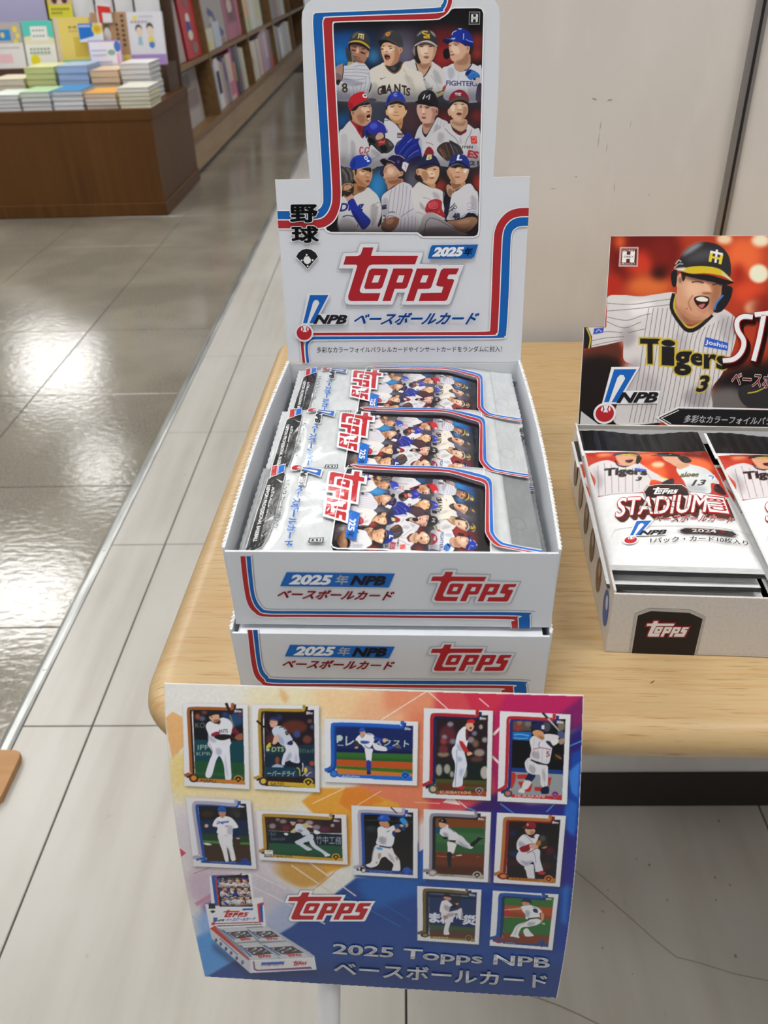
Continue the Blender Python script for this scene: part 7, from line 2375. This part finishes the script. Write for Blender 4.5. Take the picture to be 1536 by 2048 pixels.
# face-out books leaning on the riser
def facing(pxl, pxr, pyt, pyb, y0, col, art, label, name='display_book', cat='book', t=0.014, lean=0.16, base=None):
    pl0 = VP(y0); pm = (pyt+pyb)/2; ul = pl0.uv(pxl, pm)[0]; ur = pl0.uv(pxr, pm)[0]; vb = pl0.uv(pxl, pyb)[1]; vt = pl0.uv(pxr, pyt)[1]
    vb = vb if base is None else base
    pl = Plane((ul, y0, vb), (1, 0, 0), (0, math.sin(lean), math.cos(lean)))
    r = thing(name, label, cat, (ul, y0, vb))
    w = ur-ul; h = (vt-vb)/math.cos(lean)
    bm = bmesh.new(); add_box(bm, 0, 0, -t, w, h, -0.0006, M=plane_M(pl)); world_child(obj('page_block', bm, M_PAGE, r))
    bm = bmesh.new(); add_box(bm, 0, 0, -0.0006, w, h, 0.0, M=plane_M(pl)); add_box(bm, 0, 0, -t-0.0006, w, h, -t, M=plane_M(pl)); add_box(bm, -0.0008, 0, -t-0.0006, 0, h, 0, M=plane_M(pl)); world_child(obj('cover', bm, cover(col), r))
    if art:
        ik = Ink(lambda x, y: (x*w, y*h), 1.0); ik.STEP = 0.0003
        for it in art:
            if it[0] == 'p': ik.poly(it[2], it[1])
            elif it[0] == 'e': ik.poly([(it[2]+it[4]*math.cos(a), it[3]+it[5]*math.sin(a)) for a in np.linspace(0, 2*math.pi, 20, endpoint=False)], it[1])
            elif it[0] == 't': ik.text(it[2], it[3], it[4], it[5], it[1], smear=0.01)
        world_child(ik.build('cover_print', M_INK_COVER, r, pl.P))
    return r
R_ = lambda x0, y0, x1, y1: [(x0, y0), (x1, y0), (x1, y1), (x0, y1)]
marks = lambda col, x0, y0, x1, n, h=0.03, gap=0.35: [('p', col, R_(x0+(x1-x0)*i/n, y0, x0+(x1-x0)*(i+1-gap)/n, y0+h)) for i in range(n)]
facing(-22, 44, 46, 135, 4.285, 'b9b4ae', [('p', '2a8ad0', R_(0.0, 0.62, 0.66, 0.86)), ('e', 'e8d080', 0.42, 0.74, 0.06, 0.06), ('e', 'ecd84a', 0.82, 0.86, 0.07, 0.07), ('e', 'ecd84a', 0.88, 0.72, 0.06, 0.06), ('e', 'ecd84a', 0.8, 0.6, 0.06, 0.05), ('p', 'e4e2e0', R_(0, 0, 1, 0.56)), ('p', 'e8c0c8', R_(0.2, 0.12, 0.62, 0.32))]+marks('a8a4a4', 0.15, 0.44, 0.9, 9), 'grey and white book with a blue title band, leftmost on the display', base=0.5355)
facing(46, 107, 41, 126, 4.285, '5ccabb', [('p', 'e6e0c0', [(0, 0.5), (1, 0.5), (1, 0.62), (0.55, 0.72), (0, 0.66)]), ('p', 'eceeea', R_(0.25, 0.58, 0.8, 0.88)), ('p', 'ecece6', R_(0, 0, 1, 0.5)), ('e', 'e4d820', 0.28, 0.16, 0.16, 0.13)]+marks('8a9090', 0.32, 0.78, 0.74, 4)+marks('8a9090', 0.32, 0.66, 0.74, 4)+marks('8aa088', 0.15, 0.38, 0.85, 6, 0.04)+marks('8aa088', 0.15, 0.3, 0.85, 6, 0.04), 'teal and white book with a round yellow sticker', base=0.5355)
facing(109, 181, 34, 127, 4.285, 'e8d070', [('p', 'd8c8b0', R_(0, 0, 0.12, 1)), ('p', '7ac8a0', R_(0.12, 0, 1, 0.14)), ('p', 'd4b848', R_(0.5, 0.2, 0.9, 0.6))]+marks('8a8048', 0.4, 0.78, 0.8, 3, 0.04)+marks('a09858', 0.4, 0.71, 0.75, 4, 0.02), 'yellow book with a green foot on the display', base=0.5355)
facing(183, 254.5, 24, 120, 4.29, 'b48e68', [('p', 'e8d468', R_(0.62, 0, 1, 0.2)), ('e', '6a5a58', 0.42, 0.66, 0.1, 0.12), ('e', 'dcd8d4', 0.42, 0.58, 0.1, 0.14), ('p', '8ab0c8', [(0.34, 0.3), (0.52, 0.3), (0.5, 0.46), (0.38, 0.46)]), ('e', 'd85a40', 0.3, 0.38, 0.06, 0.06)]+[('p', '4a3c34', R_(0.84, 0.9-0.09*i, 0.92, 0.95-0.09*i)) for i in range(7)]+[('p', '4a3c34', R_(0.68, 0.74-0.09*i, 0.75, 0.79-0.09*i)) for i in range(4)], 'brown book with a drawn woman on its cover', base=0.5355)
facing(256.5, 327, 23, 131, 4.285, 'dedee6', [('p', 'a98acc', R_(0, 0, 1, 0.2)), ('e', '4a4a50', 0.3, 0.68, 0.1, 0.09), ('e', 'e4d0bc', 0.31, 0.63, 0.09, 0.09), ('e', '4a4a48', 0.62, 0.7, 0.1, 0.1), ('e', 'e4d0bc', 0.62, 0.64, 0.1, 0.09), ('p', '9ac0d0', [(0.24, 0.38), (0.38, 0.38), (0.36, 0.54), (0.27, 0.54)]), ('p', 'e4d46c', [(0.52, 0.42), (0.74, 0.42), (0.68, 0.55), (0.56, 0.55)]), ('e', '4a80c8', 0.63, 0.38, 0.08, 0.06), ('e', 'e8dc60', 0.22, 0.88, 0.07, 0.05)]+marks('b08ac0', 0.1, 0.8, 0.6, 5, 0.03)+marks('a8a8b4', 0.35, 0.9, 0.75, 6, 0.02), 'white book with two drawn children and a purple foot, rightmost on the display', base=0.5355)
# small sign cards standing before them
facing(178, 243, 80, 131, 4.235, 'e6e2ee', [('p', 'b48ad0', R_(0, 0, 1, 1)), ('p', 'ecebf4', R_(0.02, 0.07, 0.96, 0.96)), ('p', 'e8d880', R_(0, 0, 1, 0.05)), ('e', '8ab4a4', 0.68, 0.62, 0.12, 0.09), ('e', '4a78c8', 0.88, 0.8, 0.1, 0.17), ('p', 'e0b0cc', [(0.82, 0.05), (0.96, 0.05), (0.92, 0.6), (0.84, 0.6)])]+marks('a8a8c8', 0.08, 0.66, 0.55, 7, 0.05)+marks('a8a8c8', 0.08, 0.52, 0.55, 7, 0.05)+marks('9a9ab8', 0.15, 0.3, 0.7, 7, 0.05)+marks('9a9ab8', 0.15, 0.18, 0.7, 7, 0.05), 'small lilac-edged handwritten sign card standing before the display books', 'sign_card', 'sign card', t=0.002, lean=0.1, base=IZ+0.09)
facing(157, 205, 46, 84, 4.262, 'e6ecf2', [('p', '1f74d0', [(0, 0.1), (0.62, 0.3), (0.62, 1), (0, 1)]), ('e', 'e6cf3c', 0.78, 0.68, 0.22, 0.3), ('e', 'd8a83c', 0.78, 0.68, 0.12, 0.16)]+marks('d8e8f8', 0.05, 0.8, 0.55, 5, 0.12), 'small blue and yellow sign card clipped to the display', 'sign_card', 'sign card', t=0.002, lean=0.1)
facing(193, 222, 8, 46, 4.30, 'e8e8ea', [('p', 'd83a30', [(0.1, 0), (0.35, 0), (0.38, 0.55), (1, 0.5), (1, 0.85), (0.1, 0.95)])], 'white sign card with a red mark above the brown book', 'sign_card', 'sign card', t=0.002, lean=0.05)
# rack behind: lilac board, yellow book, four bagged white items
facing(-30, 89, -30, 46, 4.40, 'b8b4d8', [], 'plain lilac board behind the books at the top left', 'sign_board', 'board', t=0.006, lean=0.03)
facing(93, 141, -30, 38, 4.40, 'e2dc3c', [('p', 'e0b890', R_(0.05, 0.42, 0.95, 1)), ('e', '3a2c28', 0.3, 0.55, 0.12, 0.1), ('e', '3a2c28', 0.72, 0.55, 0.12, 0.1), ('e', 'e8c8b0', 0.5, 0.5, 0.1, 0.08)]+marks('8a8430', 0.12, 0.26, 0.9, 7, 0.06)+marks('8a8430', 0.12, 0.14, 0.6, 4, 0.06), 'bright yellow picture book at the top of the display')
M_BAG = mat('clear_bag_white', 'e6e7ea', 0.16, 0.5, coat=0.5, bump=((18, 18, 9), 0.5, 0.01))
for i, (a, b_) in enumerate(((146, 188), (192, 226), (230, 266), (270, 320))):
    pl0 = VP(4.42); ul = pl0.uv(a, 15)[0]; ur = pl0.uv(b_, 15)[0]; v0 = pl0.uv(a, 62)[1]; v1 = pl0.uv(b_, -40)[1]
    bm = bmesh.new(); n = 10; rows = []
    for j in range(n+1):
        u = ul+(ur-ul)*j/n; bul = 0.016*math.sin(math.pi*j/n)
        rows.append([(u, 4.42-bul*(0.5+0.5*math.sin(1.2+3*k/8)), v0+(v1-v0)*k/8) for k in range(9)])
    F_ = [[bm.verts.new(q) for q in rr_] for rr_ in rows]; K_ = [[bm.verts.new((q[0], 4.43, q[2])) for q in rr_] for rr_ in rows]
    for j in range(n):
        for k in range(8): bm.faces.new((F_[j][k], F_[j+1][k], F_[j+1][k+1], F_[j][k+1]))
    for j in range(n):
        bm.faces.new((F_[j][0], K_[j][0], K_[j+1][0], F_[j+1][0])); bm.faces.new((F_[j][8], F_[j+1][8], K_[j+1][8], K_[j][8]))
    o = obj('bagged_item', bm, M_BAG, None, True)
    tag(o, ['first', 'second', 'third', 'fourth'][i]+' glossy white bagged item from the left, hanging behind the display', 'bag', 'bagged white items on the rack')

# long bookcase running away on the left of the aisle
PH = math.radians(5.0); BX = -1.055; BY0 = 4.482
BPL = Plane((BX, BY0, 0), (0, 1, 0), (-math.sin(PH), 0, math.cos(PH)))
bc = thing('bookcase', 'long brown bookcase with slanting shelves running along the aisle', 'bookcase', (BX-0.15, BY0, 0))
def slab(name, u0, u1, v0, v1, h0, h1, m):
    bm = bmesh.new(); add_box(bm, u0, v0, h0, u1, v1, h1, M=plane_M(BPL)); return world_child(obj(name, bm, m, bc))
LEN = 6.6
slab('base_board', 0.03, LEN, 0.0, 0.15, -0.02, 0.0, M_OAK_L)
slab('base_cap', 0.03, LEN, 0.15, 0.172, -0.30, 0.012, M_OAK)
slab('toe_strip', 0.03, LEN, -0.004, 0.012, -0.02, 0.004, M_BASEBOARD)
for v in (0.465, 0.80, 1.13): slab('shelf', 0.03, LEN, v, v+0.022, -0.30, 0.006, M_OAK)
for u in (0.03, 0.915, 2.34, 3.72, 5.1, LEN-0.03): slab('upright', u, u+0.03, 0.173, 1.45, -0.30, 0.010, M_OAK)
slab('back_board', 0.03, LEN, 0.0, 1.45, -0.315, -0.30, M_OAK_D)
bm = bmesh.new(); add_box(bm, BX-0.62, BY0+0.002, 0, BX+0.004, BY0+0.026, 1.45); world_child(obj('end_panel', bm, M_BROWN_D, bc))
def shelf_book(u, v, t, h, d, col, band, label, k):
    r = thing('shelf_book', label, 'book', BPL.P(u, v, -0.15), group='books on the long bookcase')
    bm = bmesh.new(); add_box(bm, u, v, -0.012-d, u+t, v+h, -0.012, 0.0015, plane_M(BPL)); world_child(obj('cover', bm, cover(col), r))
    bm = bmesh.new(); add_box(bm, u+t*0.12, v+0.003, -0.015-d+0.004, u+t*0.88, v+h+0.0004-0.002, -0.02, M=plane_M(BPL)); world_child(obj('page_block', bm, M_PAGE, r))
    if band:
        bm = bmesh.new(); a, b_, c = band; add_box(bm, u+t*0.08, v+h*a, -0.012, u+t*0.92, v+h*b_, -0.0112, M=plane_M(BPL)); world_child(obj('spine_print', bm, cover(c), r))
def colour_word(h):
    r, g, b = [int(h[i:i+2], 16) for i in (0, 2, 4)]; m, n = max(r, g, b), min(r, g, b)
    if m-n < 26: return 'white' if m > 205 else 'light grey' if m > 150 else 'grey' if m > 90 else 'black'
    if r == m and b > g: return 'pink' if m > 170 else 'plum'
    if r == m and g > b*1.15 and g > r*0.72: return 'yellow' if m > 200 else 'olive'
    if r == m: return 'red' if g < 120 else 'peach'
    if g == m: return 'green'
    return 'blue' if r < b*0.8 else 'lilac'
NTH = 'first second third fourth fifth sixth seventh eighth ninth tenth eleventh twelfth thirteenth fourteenth fifteenth sixteenth seventeenth'.split()
def row(items, u, v, where):
    for i, (t, h, c, band) in enumerate(items):
        w = colour_word(c)+('-and-'+colour_word(band[2]) if band else ''); w = w.replace('light grey', 'pale').capitalize().lower()
        shelf_book(u, v, t-0.001, h, 0.16, c, band, '%s-spined book, %s from the near end of %s' % (w, NTH[i], where), i); u += t
V0 = 0.1725
row([(0.045, 0.22, 'c9d4cc', (0.6, 0.95, '3a6a4a')), (0.05, 0.24, 'd6d9de', (0.0, 0.35, 'd9d23c')), (0.045, 0.25, 'b9c4dc', None), (0.11, 0.27, 'e4e2e4', (0.3, 0.75, '23242a')), (0.05, 0.25, 'd8b4c4', None), (0.05, 0.24, 'a9ae8c', None),
     (0.05, 0.23, 'b09a90', None), (0.06, 0.25, '8a7aac', (0.5, 0.9, '5a4a88')), (0.05, 0.25, '9a8a8c', None), (0.17, 0.26, 'd8c8b8', (0.1, 0.4, 'c87a8c')), (0.06, 0.285, 'd4489a', None), (0.06, 0.28, '3a3428', (0.3, 0.7, 'c8a838')),
     (0.06, 0.28, '2a2c30', None), (0.07, 0.28, '4a5a68', None), (0.07, 0.29, '8a4a4c', (0.5, 0.8, '6a7078')), (0.09, 0.26, 'b0b4aa', None), (0.1, 0.25, 'd0ccb0', None)], 0.96, V0, 'the bottom shelf, first bay')
row([(0.08, 0.25, 'cfd0c4', None), (0.09, 0.26, 'dcd8c0', (0.4, 0.6, 'b89a58')), (0.08, 0.25, 'cfc9b8', None), (0.09, 0.25, 'e2dccc', None), (0.1, 0.25, 'c0a8a4', None), (0.12, 0.25, 'd8cfc4', None), (0.12, 0.27, 'b89aa4', None), (0.14, 0.29, 'cc9ca4', None), (0.14, 0.29, 'c4d0e0', (0.0, 0.3, 'a49ad0')), (0.14, 0.29, 'b86a70', None), (0.12, 0.27, '5a5c5a', (0.0, 0.35, 'c83a3c'))], 2.38, V0, 'the bottom shelf, second bay')
row([(0.2, 0.28, 'd0d4d2', None), (0.2, 0.26, '8a8478', None), (0.22, 0.24, 'd8dae0', (0.1, 0.8, 'eceef2')), (0.2, 0.25, 'c8c4bc', None), (0.2, 0.26, 'b8bcc4', None), (0.2, 0.25, 'd8d2c4', None)], 3.76, V0, 'the bottom shelf, third bay')
row([(0.09, 0.27, '7aa8c8', (0.0, 0.3, '3a88c0')), (0.09, 0.27, 'dcd6c4', None), (0.14, 0.28, 'dca860', (0.0, 0.3, '8ac06a')), (0.1, 0.26, 'cfcfc0', None), (0.12, 0.25, 'e0ddd8', None), (0.12, 0.25, 'd0d0cc', None), (0.14, 0.26, 'd4d4bc', (0.2, 0.9, 'd0d068')), (0.14, 0.26, 'c8ccc8', None)], 2.38, 0.488, 'the middle shelf, second bay')
row([(0.3, 0.28, '7a807c', None), (0.3, 0.28, '8a6a64', None), (0.25, 0.26, 'b0a498', None), (0.25, 0.26, 'd0ccc4', None)], 3.76, 0.488, 'the middle shelf, third bay')
row([(0.12, 0.2, 'c8c8c4', None), (0.12, 0.22, 'dcdcd8', None), (0.14, 0.22, 'a8a49c', None)], 1.0, 0.823, 'the upper shelf, first bay')
def shelf_face(u0, u1, v0, v1, col, art, label, h=-0.02):
    r = thing('magazine', label, 'magazine', BPL.P((u0+u1)/2, v0, -0.05), group='magazines facing the aisle')
    bm = bmesh.new(); add_box(bm, u0, v0, h-0.012, u1, v1, h, 0.001, plane_M(BPL)); world_child(obj('cover', bm, cover(col), r))
    w, H_ = u1-u0, v1-v0
    if art:
        ik = Ink(lambda x, y: (u0+x*w, v0+y*H_), 1.0); ik.STEP = 0.0003
        for it in art:
            if it[0] == 'p': ik.poly(it[2], it[1])
            else: ik.poly([(it[2]+it[4]*math.cos(a), it[3]+it[5]*math.sin(a)) for a in np.linspace(0, 2*math.pi, 18, endpoint=False)], it[1])
        world_child(ik.build('cover_print', M_INK_COVER, r, lambda u, v, hh: BPL.P(u, v, h+hh)))
shelf_face(0.12, 0.5, 0.49, 0.79, 'b8a8a4', [('p', 'c8b4b4', R_(0.2, 0.3, 0.8, 0.9)), ('e', '8a9a60', 0.3, 0.5, 0.2, 0.1)], 'grey-pink magazine at the near end of the middle shelf', -0.03)
shelf_face(0.52, 0.88, 0.49, 0.785, 'c2222c', [('e', 'e8e4e0', 0.45, 0.62, 0.13, 0.09), ('p', '2a3a9c', [(0.25, 0.42), (0.6, 0.42), (0.5, 0.58), (0.3, 0.58)]), ('e', 'e8e2c8', 0.45, 0.36, 0.16, 0.08), ('e', '8a5a50', 0.5, 0.86, 0.16, 0.07), ('e', '9a7068', 0.6, 0.15, 0.2, 0.09)], 'bright red magazine at the near end of the middle shelf')
shelf_face(0.14, 0.8, 0.173, 0.44, 'a39a96', [('p', 'b8b0ac', R_(0.1, 0.0, 0.9, 0.3)), ('p', '7a7470', R_(0.15, 0.7, 0.7, 0.95)), ('p', '94807c', R_(0.2, 0.35, 0.9, 0.65)), ('p', 'd0d0d4', R_(0.2, 0.02, 0.4, 0.22))], 'grey wrapped magazines lying in the first bay of the bottom shelf', -0.06)
shelf_face(1.0, 1.72, 0.49, 0.79, 'a8a29e', [('p', 'a02a5c', R_(0, 0.86, 1, 1)), ('p', '4a4a8c', [(0.35, 0.7), (0.55, 0.6), (0.62, 0.4), (0.9, 0.2), (0.8, 0.12), (0.5, 0.3), (0.42, 0.5), (0.3, 0.6)]), ('e', 'c0b8b0', 0.42, 0.42, 0.1, 0.12), ('p', 'a87a7c', R_(0.1, 0.0, 0.9, 0.1))], 'grey magazine with a blue drawing on the middle shelf')
shelf_face(1.74, 2.31, 0.49, 0.79, 'b0607a', [('p', '8a4a58', R_(0.15, 0.3, 0.8, 0.85)), ('e', 'd0b8b0', 0.42, 0.62, 0.16, 0.14), ('p', '6a3a48', R_(0.3, 0.35, 0.6, 0.5)), ('p', 'cc8098', R_(0.8, 0.05, 1.0, 0.95))], 'pink magazine beside the grey one on the middle shelf')
shelf_face(1.02, 1.2, 0.488, 0.6, 'd8d4b8', [('p', 'd8d04a', R_(0.1, 0.1, 0.5, 0.4))], 'small pale booklet propped before the grey magazine', -0.006)
shelf_face(1.24, 1.44, 0.488, 0.62, 'c4ccd8', [], 'small light blue booklet propped before the grey magazine', -0.006)

# tan board lying on the floor at the left edge
M_TAN = mat('tan_board', 'b98e62', 0.6, 0.3, ((20, 90, 20), 3, 'b08458', 0.4, 0.7))
a, b_ = at_z(-60, 1498, 0.012), at_z(40, 1504, 0.012); c_, d_ = at_z(2, 1592, 0.012), at_z(-90, 1650, 0.012)
bm = bmesh.new(); prism(bm, [(p[0], p[1]) for p in (a, at_z(30, 1500, 0.012), b_, at_z(38, 1516, 0.012), c_, d_)], 0.0005, 0.012)
tag(obj('tan_board', bm, M_TAN), 'corner of a flat tan board on the floor at the left edge', 'board')

# ------------------------------------------------------------------ prints belong to the panel they are printed on
bpy.context.view_layer.update()
ON = {'header_print': 'header_card', 'team_picture': 'header_card', 'player_picture': 'header_card', 'front_print': 'front_panel', 'side_print': 'side_panel',
      'poster_picture': 'poster_sheet', 'poster_lettering': 'poster_sheet', 'cover_print': 'cover', 'spine_print': 'cover',
      'pack_print': 'film_body', 'picture_ground': 'film_body', 'perforated_edge': 'side_panel'}
base_name = lambda o: o.name.split('.')[0]
for root in [o for o in bpy.data.objects if o.parent is None and o.type == 'EMPTY']:
    kids = list(root.children)
    for ch in kids:
        want = ON.get(base_name(ch))
        if want == 'header_card' and base_name(root) == 'card_pack': want = 'film_body'
        hosts = [k for k in kids if base_name(k) == want] if want else []
        if hosts:
            host = hosts[0]
            if base_name(ch) == 'perforated_edge' and len(hosts) > 1:
                host = hosts[[k for k in kids if base_name(k) == 'perforated_edge'].index(ch)]
            mw = ch.matrix_world.copy(); ch.parent = host
            ch.matrix_parent_inverse = host.matrix_world.inverted() @ mw @ ch.matrix_basis.inverted()
